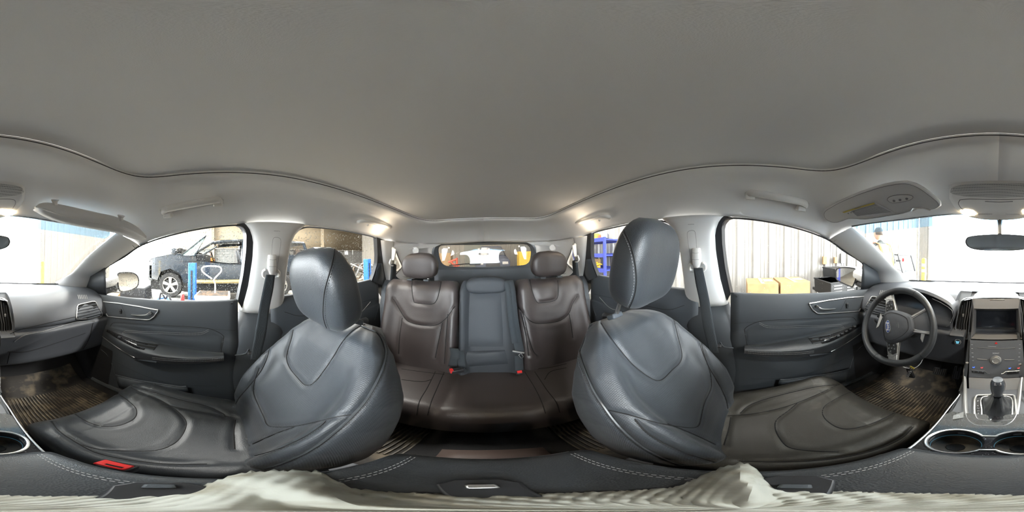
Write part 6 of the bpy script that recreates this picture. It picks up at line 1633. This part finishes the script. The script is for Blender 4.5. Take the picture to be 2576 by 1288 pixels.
# blue racks behind the driver
def rack(x, y, w, d, lv, m, lb, seed, items=True, h=None, nm='storage_rack'):
    r = root(nm, lb, 'rack', (x, y, GZ)); h = h or (lv[-1] + .05)
    for dx in (-1, 1):
        for dy in (-1, 1):
            g = MB(); g.box(V((x + dx*w/2, y + dy*d/2, GZ + h/2)), (.05, .05, h)); g.build('post', m, r)
    for z in lv:
        g = MB(); g.box(G((x, y, z)), (w, d, .03)); g.build('shelf', m, r)
        for dx in (-1, 1): g = MB(); g.box(G((x + dx*w/2, y, z)), (.03, d, .09)); g.build('beam', m, r)
    return r
rack(-2.72, -3.3, .6, 1.3, (.35, .92, 1.26, 1.62), m_rackb, 'blue steel shelf rack with yellow items against the corrugated wall', 1)
m_or = mat('red_orange_plastic', (.65, .10, .05), .5)
rk_ = random.Random(3)
for k in range(7):
    y = -3.85 + .17*k; g = MB(); hgt = .08 + .08*rk_.random(); g.box(G((-2.68 + .1*rk_.random(), y, 1.64 + hgt/2 + .01)), (.30, .15, hgt), Matrix.Rotation(rk_.random(), 3, 'Z'))
    o = g.build('parts_bin', (m_or, m_yel, m_jgrey, m_card, m_yel, m_or, m_jgrey)[k], None, bevel=.01); tag(o, 'small %s box on top of the blue rack, %s from the back' % (('red-orange', 'yellow', 'grey', 'brown', 'yellow', 'red-orange', 'grey')[k], ('first', 'second', 'third', 'fourth', 'fifth', 'sixth', 'last')[k]), 'box', 'small boxes on top of the blue rack')
for k in range(5):
    g = MB(); y = -3.75 + k*.19; g.tube(smooth([G((-2.5 + .06*sin(a*2), y + .09*cos(a), .98 + .02*k % .04 + .012*a)) for a in [i*.7 for i in range(14)]], 2), .014, 5)
    o = g.build('yellow_strap', m_yel, None); tag(o, 'coiled yellow strap on the middle shelf of the blue rack, %s from the back' % ('first', 'second', 'third', 'fourth', 'last')[k], 'strap', 'coiled yellow straps on the blue rack')
carton(G((-2.75, -3.6, 1.05 - .0)), (.3, .5, .22), 'brown box behind the coiled yellow straps on the blue rack')
carton(G((-2.72, -3.0, .53)), (.4, .45, .32), 'brown box on the lowest shelf of the blue rack')

# long parts racks along the right wall and scrap parts
rp_ = random.Random(5)
for i, y in enumerate((-1.7, -4.45, -7.2)):
    rack(9.3, y, .9, 2.6, (.25, .95, 1.55), m_jgrey, ('grey parts rack along the far block wall, nearest the vehicle', 'grey parts rack along the far block wall, middle one', 'grey parts rack along the far block wall, rearmost one')[i], i, h=1.95)
    for lv in (.27, .97, 1.57):
        for k in range(4):
            yy = y - .98 + k*.65; s_ = .16 + .10*rp_.random(); g = MB(); c = G((9.1 + .3*rp_.random(), yy, lv + s_*.62 + .02))
            kind = rp_.randint(0, 2)
            if kind == 0: g.lathe(c - V((0, 0, s_*.6)), [(s_*.5, 0), (s_*.9, .02), (s_*.9, s_*.5), (s_*.4, s_*.6), (s_*.4, s_*1.1), (.01, s_*1.1)], 12)
            elif kind == 1: g.box(c, (s_*1.6, s_*1.5, s_*1.2), Matrix.Rotation(rp_.random(), 3, 'Z'), .75); g.tube([c + V((0, -s_*.6, s_*.5)), c + V((0, 0, s_)), c + V((0, s_*.6, s_*.5))], .03, 6)
            else: g.tube([c + V((0, -s_*.7, -s_*.4)), c + V((0, -s_*.2, s_*.5)), c + V((0, s_*.4, s_*.5)), c + V((0, s_*.8, -s_*.4))], s_*.22, 8)
            ci = rp_.randint(0, 2); o = g.build('engine_part', (m_junk, m_jgrey, m_blk)[ci], None, bevel=.008); tag(o, '%s %s engine part on the %s shelf of the %s grey rack, %s along' % (('rusty', 'dull grey', 'black')[ci], ('round', 'blocky', 'hooped')[kind], {.27: 'low', .97: 'middle', 1.57: 'top'}[lv], ('nearest', 'middle', 'rearmost')[i], ('last', 'third', 'second', 'first')[k]), 'engine part', 'used engine parts on the racks')
for k in range(11):
    a = rp_.random(); x = 5.0 + 2.4*rp_.random(); y = -6.2 - 1.8*rp_.random(); c = V((x, y, GZ + .35 + .5*rp_.random())); g = MB()
    pts = [c + V(((rp_.random()-.5)*1.2, (rp_.random()-.5)*1.2, (rp_.random()-.5)*.7)) for _ in range(5)]
    pts = [V((p.x, p.y, max(p.z, GZ + .04))) for p in pts]; pts[0].z = GZ + .04
    g.tube(smooth(pts, 4), .03 + .03*rp_.random(), 6); o = g.build('exhaust_pipe', (m_junk, m_jgrey, m_steel)[k % 3], None); tag(o, 'bent %s exhaust pipe in the scrap heap by the rear blue lift post' % ('rusty', 'dull grey', 'bright')[k % 3], 'pipe', 'scrap pipes in the heap')

# things on the floor beside the vehicle
t = root('parts_tub', 'white plastic tub with brown contents on a stand beside the blue lift post', 'tub', (2.6, .30, GZ)); g = MB(); g.box(V((2.75, .25, -.66)), (.42, .50, .16), None, 1.15); g.build('tub_body', mat('white_plastic', (.78, .77, .74), .4), t, bevel=.02)
g = MB(); g.box(V((2.75, .25, -.585)), (.42, .50, .02)); g.build('tub_content', m_junk, t)
g = MB(); g.box(V((2.75, .25, (GZ-.74)/2)), (.3, .35, abs(GZ+.74))); g.build('tub_stand', m_jgrey, t)
t = root('steel_loop', 'thin pale steel loop handle standing in the white tub', 'handle', (2.75, .33, -.6)); g = MB()
g.tube(smooth([V((2.75, .22, -.62)), V((2.75, .22, -.42)), V((2.75, .24, -.34)), V((2.75, .12, -.20)), V((2.75, .16, -.12)), V((2.75, .40, -.12)), V((2.75, .44, -.20)), V((2.75, .27, -.33))], 5), .013, 8); g.build('loop', m_white, t)
for k, (pts, m_, nm_, lb_) in enumerate((
    ([(2.75, 1.00, -.80), (2.85, 1.15, -.74), (2.80, 1.35, -.80)], m_blue, 'hose', 'short blue hose end lying on the low tool cart'),
    ([(2.70, .95, -.82), (2.75, 1.05, -.66), (2.78, 1.12, -.74), (2.72, 1.18, -.62), (2.80, 1.25, -.80)], m_blk, 'cable', 'tangled black cable on the low tool cart'),
    ([(2.95, 1.35, -.82), (2.9, 1.2, -.70), (2.95, 1.05, -.82)], m_steel, 'tow_bar', 'bent steel bar on the low tool cart'))):
    g = MB(); g.tube(smooth([V(p) for p in pts], 5), .016, 6); o = g.build(nm_, m_, None); tag(o, lb_, nm_.replace('_', ' '))
t = root('spray_can', 'red and white spray can at the foot of the blue lift post', 'can', (3.0, .9, -.83)); g = MB(); g.lathe(V((2.9, .83, -.84)), [(.035, 0), (.035, .16), (.02, .19), (.001, .19)], 14); g.build('can_body', m_red, t)
g = MB(); g.lathe(V((2.9, .83, -.65)), [(.022, 0), (.020, .05), (.001, .05)], 12); g.build('cap', m_white, t)
t = root('tool_cart', 'low grey tool cart under the spray can and white cloths', 'cart', (2.95, 1.0, GZ)); g = MB(); g.box(V((2.95, 1.15, -.86)), (.6, 1.0, .04)); g.build('tray', m_jgrey, t); 
for x in (2.7, 3.2):
    for y in (.7, 1.6): g = MB(); g.box(V((x, y, (GZ-.88)/2)), (.04, .04, abs(GZ+.88))); g.build('leg', m_jgrey, t)
for k in range(3):
    g = MB(); c = V((2.85 + .1*k, 1.0 + .2*k, -.835)); rows = [[c + V((.10*r_*cos(a)*(1+.2*sin(3*a+k)), .12*r_*sin(a), .03*(1-r_) + .012*sin(5*a+k))) for a in [2*pi*i/14 for i in range(14)]] for r_ in (1, .7, .4, .05)]
    g.grid(rows, cv=True); o = g.build('rag', m_cloth, None, solid=.004); tag(o, 'crumpled white shop rag on the low tool cart, %s' % ('nearest the white tub', 'middle one of three', 'farthest from the white tub')[k], 'rag', 'white rags on the tool cart')

# ---- black vehicle with its doors off, on a lift
sv = root('black_vehicle', 'black off-road vehicle with its side openings stripped, standing beyond the blue post', 'car', (5.5, 0, GZ))
X0, X1 = 4.62, 6.45
prof = [(2.40, -.60), (2.44, -.20), (2.38, -.02), (2.25, .04), (1.7, .14), (1.15, .18), (.95, .20), (.95, -.02), (.40, -.10), (-.02, -.14), (-.5, -.14), (-1.25, -.10), (-1.5, .12), (-2.55, .15), (-2.62, -.2), (-2.6, -.62), (-2.0, -.70), (-1.85, -.40), (-1.5, -.27), (-1.15, -.33), (-.95, -.70), (1.28, -.70), (1.42, -.40), (1.72, -.28), (2.02, -.38), (2.14, -.66)]
for k, (xa, xb, nm) in enumerate(((X0, X0+.10, 'side_panel'), (X1-.10, X1, 'side_panel'))):
    g = MB(); g.prism([V((xa, y, z)) for y, z in prof], V((xb-xa, 0, 0))); g.build(nm, m_suv, sv, smooth=False)
hood = [[V((x, y, z + (.03 if .2 < (x-X0)/(X1-X0) < .8 else 0))) for x in (X0, X0+.4, (X0+X1)/2, X1-.4, X1)] for y, z in ((2.44, -.10), (2.38, .0), (2.2, .06), (1.7, .15), (1.0, .20))]
MB().grid([smooth(r, 3) for r in hood]).build('hood', m_suv, sv, solid=.02)
g = MB(); g.box(V(((X0+X1)/2, 2.38, -.42)), (X1-X0, .18, .55)); g.build('front_bumper', m_suv, sv, bevel=.05)
g = MB(); g.box(V(((X0+X1)/2, 0, -.80)), (X1-X0-.1, 4.8, .34)); g.build('chassis', m_black, sv)
g = MB(); g.box(V(((X0+X1)/2, 1.75, -.38)), (X1-X0-.25, 1.5, .55)); g.build('engine_block', m_black, sv)
# roof and pillars
g = MB(); rows = [[V((x, y, z)) for x in (X0+.16, X0+.26, (X0+X1)/2, X1-.26, X1-.16)] for y, z in ((.42, .50), (.20, .57), (-.6, .60), (-2.3, .56), (-2.45, .50))]
for r in rows: r[0].z -= .05; r[-1].z -= .05
g.grid([smooth(r, 2) for r in rows]).build('roof', m_suv, sv, solid=.05)
for sx in (X0+.12, X1-.12):
    dxs = .06 if sx < 5 else -.06
    for pts, r in (([(1.05, .14), (.45, .50)], .035), ([(-.42, -.1), (-.48, .56)], .065), ([(-1.42, .0), (-1.52, .55)], .05), ([(-2.5, .1), (-2.4, .52)], .05), ([(.45, .50), (-.5, .57), (-2.4, .52)], .045)):
        g = MB(); g.tube([V((sx + dxs*(0 if z < .3 else 1), y, z)) for y, z in pts], r, 8, flat=(1, 1)); g.build('pillar', m_suv, sv)
    g = MB(); g.grid([[V((sx, -1.52, .14)), V((sx+dxs, -1.60, .52))], [V((sx, -2.45, .16)), V((sx+dxs, -2.4, .50))]]); g.build('rear_quarter_glass', m_rglass, sv)
g = MB(); g.grid([[V((X0+.12, 1.08, .17)), V((X1-.12, 1.08, .17))], [V((X0+.2, .45, .52)), V((X1-.2, .45, .52))]]); g.build('windscreen', m_glass, sv)
# interior seats seen through the openings, dash, wheel
for y in (-.35, -1.55):
    for x in (5.05, 6.0):
        g = MB(); g.box(V((x, y+.25, -.28)), (.5, .5, .18)); g.box(V((x, y-.05, .02)), (.48, .16, .60), Matrix.Rotation(-.2, 3, 'X'), .9); g.box(V((x, y-.12, .40)), (.26, .10, .18)); g.build('seat', m_blk, sv, bevel=.04)
g = MB(); g.box(V((5.5, .85, .02)), (1.6, .35, .28)); g.build('dashboard', m_blk, sv, bevel=.04)
g = MB(); c = V((5.05, .48, .05)); g.tube([c + V((.17*cos(a), .05*sin(a), .17*sin(a))) for a in [2*pi*i/20 for i in range(20)]], .014, 6, closed=True); g.build('steering_wheel', m_black, sv)
def wheel(y, par):
    c = V((X0+.02, y, -.79)); Mx = Matrix.Rotation(-pi/2, 3, 'Y')
    w = MB(); w.lathe(c + V((.24, 0, 0)), [(.25, 0), (.36, .0), (.385, .04), (.385, .20), (.36, .245), (.26, .245), (.25, .20), (.25, .0)], 32, Mx); wo = w.build('wheel', m_tyre, par)
    g = MB(); g.tube([c + V((.012, .245*cos(a), .245*sin(a))) for a in [2*pi*i/32 for i in range(32)]], .015, 6, closed=True); g.build('rim', m_alloy, wo)
    g = MB(); g.lathe(c + V((.10, 0, 0)), [(.24, 0), (.24, .01), (.001, .012)], 24, Mx); g.build('brake_disc', m_black, wo)
    for k in range(5):
        a = 2*pi*k/5 + .3; d = V((0, cos(a), sin(a))); q = V((0, -sin(a), cos(a)))
        g = MB(); g.prism([c + d*.03 - q*.035, c + d*.03 + q*.035, c + d*.235 + q*.052, c + d*.235 - q*.052], V((.03, 0, 0))); g.build('spoke', m_alloy, wo, bevel=.006)
    g = MB(); g.lathe(c + V((.03, 0, 0)), [(.05, 0), (.05, .035), (.03, .045), (.001, .045)], 16, Mx); g.build('hub_cap', m_alloy, wo)
wheel(1.72, sv); wheel(-1.5, sv)
lr = root('lift_runway', 'low steel runway under the wheels of the black vehicle', 'lift', (4.8, 0, GZ))
for y in (1.72, -1.5): g = MB(); g.box(V((4.82, y, GZ + .06)), (.45, .9, .12)); g.build('wheel_plate', m_steel, lr, bevel=.01)
g = MB(); g.tube([V((X0-.1, .95, -.63)), V((X0-.1, -1.0, -.60))], .055, 8); g.build('side_step', mat('brass_step', (.40, .33, .17), .4, .6), sv)
# raised front door glass sticking out and door mirror
g = MB(); g.prism([V((4.45, 1.32, .10)), V((4.45, .95, .12)), V((4.45, .62, .62)), V((4.45, .70, .64))], V((.02, 0, 0))); g.build('door_pane', mat('door_pane_green', (.30, .42, .40), .15), sv)
g = MB(); g.tube([V((4.44, 1.34, .10)), V((4.44, .60, .66)), V((4.44, .92, .10))], .022, 6, closed=True); g.build('door_frame', m_suv, sv)
g = MB(); g.prism([V((4.44, 1.38, .12)), V((4.44, .90, .12)), V((4.44, .86, -.05)), V((4.44, 1.36, -.05))], V((.05, 0, 0))); g.build('open_door', m_suv, sv, bevel=.01)
g = MB(); g.lathe(V((4.4, 1.50, .22)), [(.10, 0), (.10, .06), (.06, .1), (.001, .1)], 14, Matrix.Rotation(-pi/2, 3, 'Y')); g.build('door_mirror', m_suv, sv, bevel=.01)
sp_ = root('spare_tyre', 'dark spare tyre standing upright behind the black hood', 'tyre', (6.9, 2.6, GZ+.4)); g = MB(); g.lathe(V((7.2, 2.2, .16)), [(.20, 0), (.36, .02), (.36, .22), (.20, .24), (.20, 0)], 24, Matrix.Rotation(pi/2, 3, 'Y')); g.build('tyre', m_tyre, sp_); g = MB(); g.lathe(V((7.22, 2.2, .16)), [(.20, 0), (.20, .1), (.001, .1)], 20, Matrix.Rotation(pi/2, 3, 'Y')); g.build('wheel_disc', m_white, sp_)
g = MB(); g.box(V((7.3, 2.2, (GZ-.2)/2)), (.3, .3, -GZ-.2)); g.build('tyre_stand', m_steel, sp_)
# things low beside the passenger mirror
g = MB(); g.box(V((2.9, 1.95, -.80)), (.5, .85, .46), Matrix.Rotation(.2, 3, 'Z'), .9); o = g.build('black_case', m_blk, None, bevel=.03); tag(o, 'big dark hard case standing between the mirror and the black vehicle', 'case')
g = MB(); g.box(V((2.9, 1.95, -1.165)), (.6, 1.0, .26)); o = g.build('pallet', m_card, None); tag(o, 'wooden pallet under the dark hard case', 'pallet')
carton(V((2.3, 2.05, -.95)), (.40, .36, .52), 'tall brown cardboard box just right of the passenger mirror', .5)
g = MB(); g.box(V((2.3, 2.05, -1.255)), (.5, .5, .09)); o = g.build('pallet', m_card, None); tag(o, 'small wooden pallet under the tall cardboard box', 'pallet')

# ---- behind: pickup, yellow cabinet, tan box, red jack
vn_ = root('silver_blue_van', 'pale silver-blue van parked behind, seen through the rear window', 'car', (-.4, -9.5, GZ))
secs = []
for y, w, zt, zb in ((-8.0, .80, -.30, -1.0), (-8.05, .86, -.18, -1.02), (-8.9, .88, -.05, -1.02), (-12.3, .88, .0, -1.02), (-12.4, .84, -.05, -1.0)):
    secs.append(smooth([V((-.42 - w, y, zb)), V((-.42 - w, y, (zb+zt)/2)), V((-.42 - w*.92, y, zt)), V((-.42, y, zt+.03)), V((-.42 + w*.92, y, zt)), V((-.42 + w, y, (zb+zt)/2)), V((-.42 + w, y, zb))], 3))
m_van = mat('silver_blue_paint', (.08, .095, .15), .5, .0)
MB().grid(secs, capu=True).build('van_body', m_van, vn_)
secs = []
for y, w, zb, zt in ((-8.85, .80, -.06, -.04), (-9.5, .70, -.02, .52), (-10.2, .68, 0, .60), (-12.2, .68, 0, .58), (-12.35, .72, 0, .1)):
    secs.append([V((-.42 - w, y, zb)), V((-.42 - w*.86, y, zt)), V((-.42 + w*.86, y, zt)), V((-.42 + w, y, zb))])
MB().grid(secs, capu=True).build('van_cabin', m_van, vn_, bevel=.04)
g = MB(); g.prism([V((-.42 - .70, -8.93, .02)), V((-.42 + .70, -8.93, .02)), V((-.42 + .56, -9.44, .46)), V((-.42 - .56, -9.44, .46))], V((0, .03, .03))); g.build('windscreen', mat('dark_pane', (.16, .16, .17), .1), vn_)
for sx in (-1, 1):
    g = MB(); g.box(V((-.42 + sx*.62, -8.02, -.36)), (.30, .06, .14)); g.build('head_lamp', m_lens, vn_, bevel=.02)
    for y in (-8.9, -11.6): g = MB(); g.lathe(V((-.42 + sx*.80 - .1, y, -.97)), [(.2, 0), (.33, .01), (.33, .2), (.2, .21)], 20, Matrix.Rotation(pi/2, 3, 'Y')); g.build('wheel', m_tyre, vn_)
g = MB(); g.box(V((-.42, -7.99, -.45)), (.7, .04, .18)); g.build('grille', m_blk, vn_)
yc = root('yellow_cabinet', 'large yellow steel cabinet behind the car', 'cabinet', (-1.85, -7.0, GZ)); g = MB(); g.box(V((-1.90, -7.0, (GZ+.16)/2)), (.85, .5, .16-GZ)); g.build('cabinet_body', m_yel, yc, bevel=.01)
for dx in (-.21, .21): g = MB(); g.box(V((-1.90+dx, -6.74, (GZ+.16)/2)), (.40, .03, 1.36)); d_ = g.build('door', m_yel, yc, bevel=.006); g = MB(); g.box(V((-1.90+dx*.25, -6.71, -.5)), (.02, .03, .12)); g.build('handle', m_blk, d_)
carton(V((1.72, -7.0, -.28)), (.62, .5, .88), 'large upright tan box behind the car near the back wall')
pl_ = root('pallet', 'stacked pallet under the upright tan box', 'pallet', (1.72, -7, GZ)); g = MB(); g.box(V((1.72, -7.0, -1.01)), (.75, .7, .56)); g.build('deck', m_card, pl_)
rj = root('red_engine_hoist', 'red engine hoist standing beside the tan box behind the car', 'hoist', (1.2, -6.5, GZ))
for pts in ([(1.1, -6.5, GZ+.03), (1.1, -6.5, -.05)], [(1.1, -6.5, -.1), (1.45, -6.5, -.22)], [(1.1, -6.5, -.5), (1.35, -6.5, -.2)], [(.9, -6.5, GZ+.04), (1.5, -6.5, GZ+.04)], [(1.25, -6.5, -.32), (1.0, -6.5, -.36)]):
    g = MB(); g.tube([V(p) for p in pts], .04, 8); g.build('hoist_arm', m_or, rj)

# ---- people
def person(nm, lab, base, face, H_, cloth, vest, stripe, hair, arm=(0.25, -.05), lean=0.0, vtrim=None):
    r = root(nm, lab, 'person', base)
    s = H_/1.78; f = Matrix.Rotation(face, 3, 'Z')
    def q(x, y, z): return V(base) + f @ V((x*s, y*s + lean*max(0, z-.9), z*s))
    J = {'pel': (0, 0, .95), 'sp': (0, .01, 1.15), 'ch': (0, .0, 1.36), 'nk': (0, .01, 1.50), 'hd': (0, .03, 1.585), 'ht': (0, .03, 1.70)}
    vs_ = []; es = []; rs = []
    def add(p, rad, parent=None):
        vs_.append(p - V(r['org'])); rs.append(rad if isinstance(rad, tuple) else (rad, rad)); i = len(vs_)-1
        if parent is not None: es.append((parent, i))
        return i
    a = add(q(*J['pel']), (.15*s, .11*s)); b_ = add(q(*J['sp']), (.135*s, .10*s), a); c = add(q(*J['ch']), (.165*s, .11*s), b_); d = add(q(0, .01, 1.47), (.075*s, .07*s), c); e = add(q(0, .02, 1.54), (.055*s, .055*s), d)
    for sx in (-1, 1):
        h_ = add(q(.10*sx, 0, .88), .095*s, a); k = add(q(.12*sx, .03, .50), .062*s, h_); an = add(q(.13*sx, -.01, .09), .042*s, k); t = add(q(.15*sx, .14, .04), .036*s, an)
        sh = add(q(.185*sx, 0, 1.41), .062*s, c); el = add(q(.27*sx, -.02, 1.13), .044*s, sh); wr = add(q((.27)*sx, arm[0], 1.13+arm[1]), .030*s, el); hn = add(q(.26*sx, arm[0]+.09, 1.13+arm[1]), (.034*s, .018*s), wr)
    me = bpy.data.meshes.new('body'); me.from_pydata(vs_, es, []); me.materials.append(cloth)
    o = bpy.data.objects.new('body', me); sc.collection.objects.link(o); o.parent = r; o['org'] = r['org']
    sk = o.modifiers.new('skin', 'SKIN'); 
    for i, rd_ in enumerate(rs): me.skin_vertices[0].data[i].radius = rd_
    me.skin_vertices[0].data[0].use_root = True
    sb = o.modifiers.new('sub', 'SUBSURF'); sb.levels = sb.render_levels = 2
    m_skin = bpy.data.materials.get('skin') or mat('skin', (.62, .40, .30), .5)
    # head
    hc = q(0, .035, 1.66); rows = []
    for k in range(13):
        ph = -pi/2 + pi*k/12; row = []
        for i in range(20):
            th_ = 2*pi*i/20; x = .075*cos(ph)**.9*cos(th_) if cos(ph) > 0 else 0; y = .095*max(cos(ph), 0)**.9*sin(th_); z = .115*sin(ph)
            if z < -.04: y = y*.85 + .012
            if sin(th_) > .9 and abs(z + .01) < .03: y += .022
            row.append(hc + f @ (V((x, y, z))*s))
        rows.append(row)
    hd = MB().grid(rows, cv=True, capu=True).build('head', m_skin, r)
    for sx in (-1, 1):
        g = MB(); g.box(hc + f @ V((.028*sx*s, .092*s, .012*s)), (.018*s, .012*s, .010*s)); g.build('eye', m_blk, hd)
        g = MB(); g.box(hc + f @ V((.076*sx*s, -.005*s, 0)), (.014*s, .03*s, .055*s)); g.build('ear', m_skin, hd, bevel=.004)
    g = MB(); g.box(hc + f @ V((0, .094*s, -.055*s)), (.04*s, .01*s, .008*s)); g.build('mouth', m_or, hd)
    rows = []
    for k in range(7):
        ph = pi/2*(k/6); rows.append([hc + f @ (V((.081*cos(ph)*cos(t_), .10*cos(ph)*sin(t_) - .008, .02 + .105*sin(ph) - (.05 if sin(t_) < -.2 and k == 0 else 0)))*s) for t_ in [2*pi*i/20 for i in range(20)]])
    MB().grid(rows, cv=True).build('hair', hair, hd, solid=.006)
    # vest
    vr_ = []
    for z, w, d_ in ((.92, .205, .150), (1.1, .185, .145), (1.3, .200, .150), (1.40, .190, .135), (1.46, .12, .10)):
        vr_.append([q(w*cos(t_), d_*sin(t_), z) for t_ in [2*pi*i/24 for i in range(24)]])
    vo2 = MB().grid([smooth([vr_[j][i] for j in range(5)], 3) for i in range(24)], cu=True).build('vest', vest, r, solid=.006)
    for sx in (-1, 1):
        for dx, m_ in ((0, stripe), (.030, vtrim or stripe)):
            g = MB(); g.tube([q((.09+dx)*sx, .158, .93), q((.09+dx)*sx, .158, 1.3), q((.09+dx)*sx, .12, 1.46), q((.09+dx)*sx, 0, 1.485), q((.09+dx)*sx, -.12, 1.45), q((.09+dx)*sx, -.158, 1.3), q((.09+dx)*sx, -.158, .93)], .016*s, 6, flat=(1, .5)); g.build('reflective_stripe', m_, vo2)
    for z in (1.02,):
        g = MB(); g.tube([q(.205*cos(t_), .158*sin(t_), z) for t_ in [2*pi*i/24 for i in range(24)]], .022*s, 6, closed=True); g.build('waist_stripe', stripe, vo2)
    for sx in (-1, 1):
        hp0 = q(.26*sx, arm[0]+.05, 1.13+arm[1])
        g = MB(); g.box(hp0, (.035*s, .085*s, .075*s), f, .9); hnd = g.build('hand', m_skin, r, bevel=.012)
        for k in range(4):
            g = MB(); b0 = q(.26*sx, arm[0]+.09, 1.155+arm[1] - .019*k); g.tube([b0, b0 + f @ V((-.01*sx, .035, -.01))*s, b0 + f @ V((-.025*sx, .05 - .004*abs(k-1), -.028))*s], .0085*s, 6); g.build('finger', m_skin, hnd)
        g = MB(); b0 = q(.245*sx, arm[0]+.04, 1.165+arm[1]); g.tube([b0, b0 + f @ V((-.03*sx, .03, .01))*s], .010*s, 6); g.build('thumb', m_skin, hnd)
    return r
m_dcl = mat('dark_workwear', (.05, .06, .06), .8); m_lime = mat('lime_stripe', (.80, .75, .10), .5); m_ovest = mat('orange_vest', (.90, .22, .04), .6); m_hair = mat('dark_hair', (.06, .045, .035), .7); m_gvest = mat('grey_green_vest', (.35, .36, .30), .7)
person('person', 'person in a dark shirt and hi-vis vest with orange and yellow stripes outside the windshield', V((-1.86, 2.28, GZ)), radians(78), 1.80, m_dcl, m_gvest, m_lime, m_hair, (.20, -.1), .22, m_ovest)
person('person', 'person in a bright orange vest standing behind the black vehicle', V((7.3, .80, GZ)), radians(100), 1.68, m_dcl, m_ovest, m_lime, m_hair, (.25, 0))

# white bonnet, out of view, added to bounce sky light onto the headliner
hd_ = sroot('body_bonnet', (0, 1.9, -.5), 'unseen white bonnet of the car, added to bounce light inside')
MB().grid([[V((x, y, z - .10*(abs(x)/.8)**3)) for x in (-.85, -.6, -.3, 0, .3, .6, .85)] for y, z in ((1.33, -.33), (1.6, -.37), (2.0, -.43), (2.3, -.52), (2.4, -.75))]).build('bonnet_skin', m_white, hd_, solid=.01)
for s in (1, -1):
    MB().grid([[V((.88*s, y, z)) for y in (-1.7, -.8, 0, .8, 1.35)] for z in (-.29, -.6, -.98)]).build('door_skin', m_white, hd_, solid=.01)
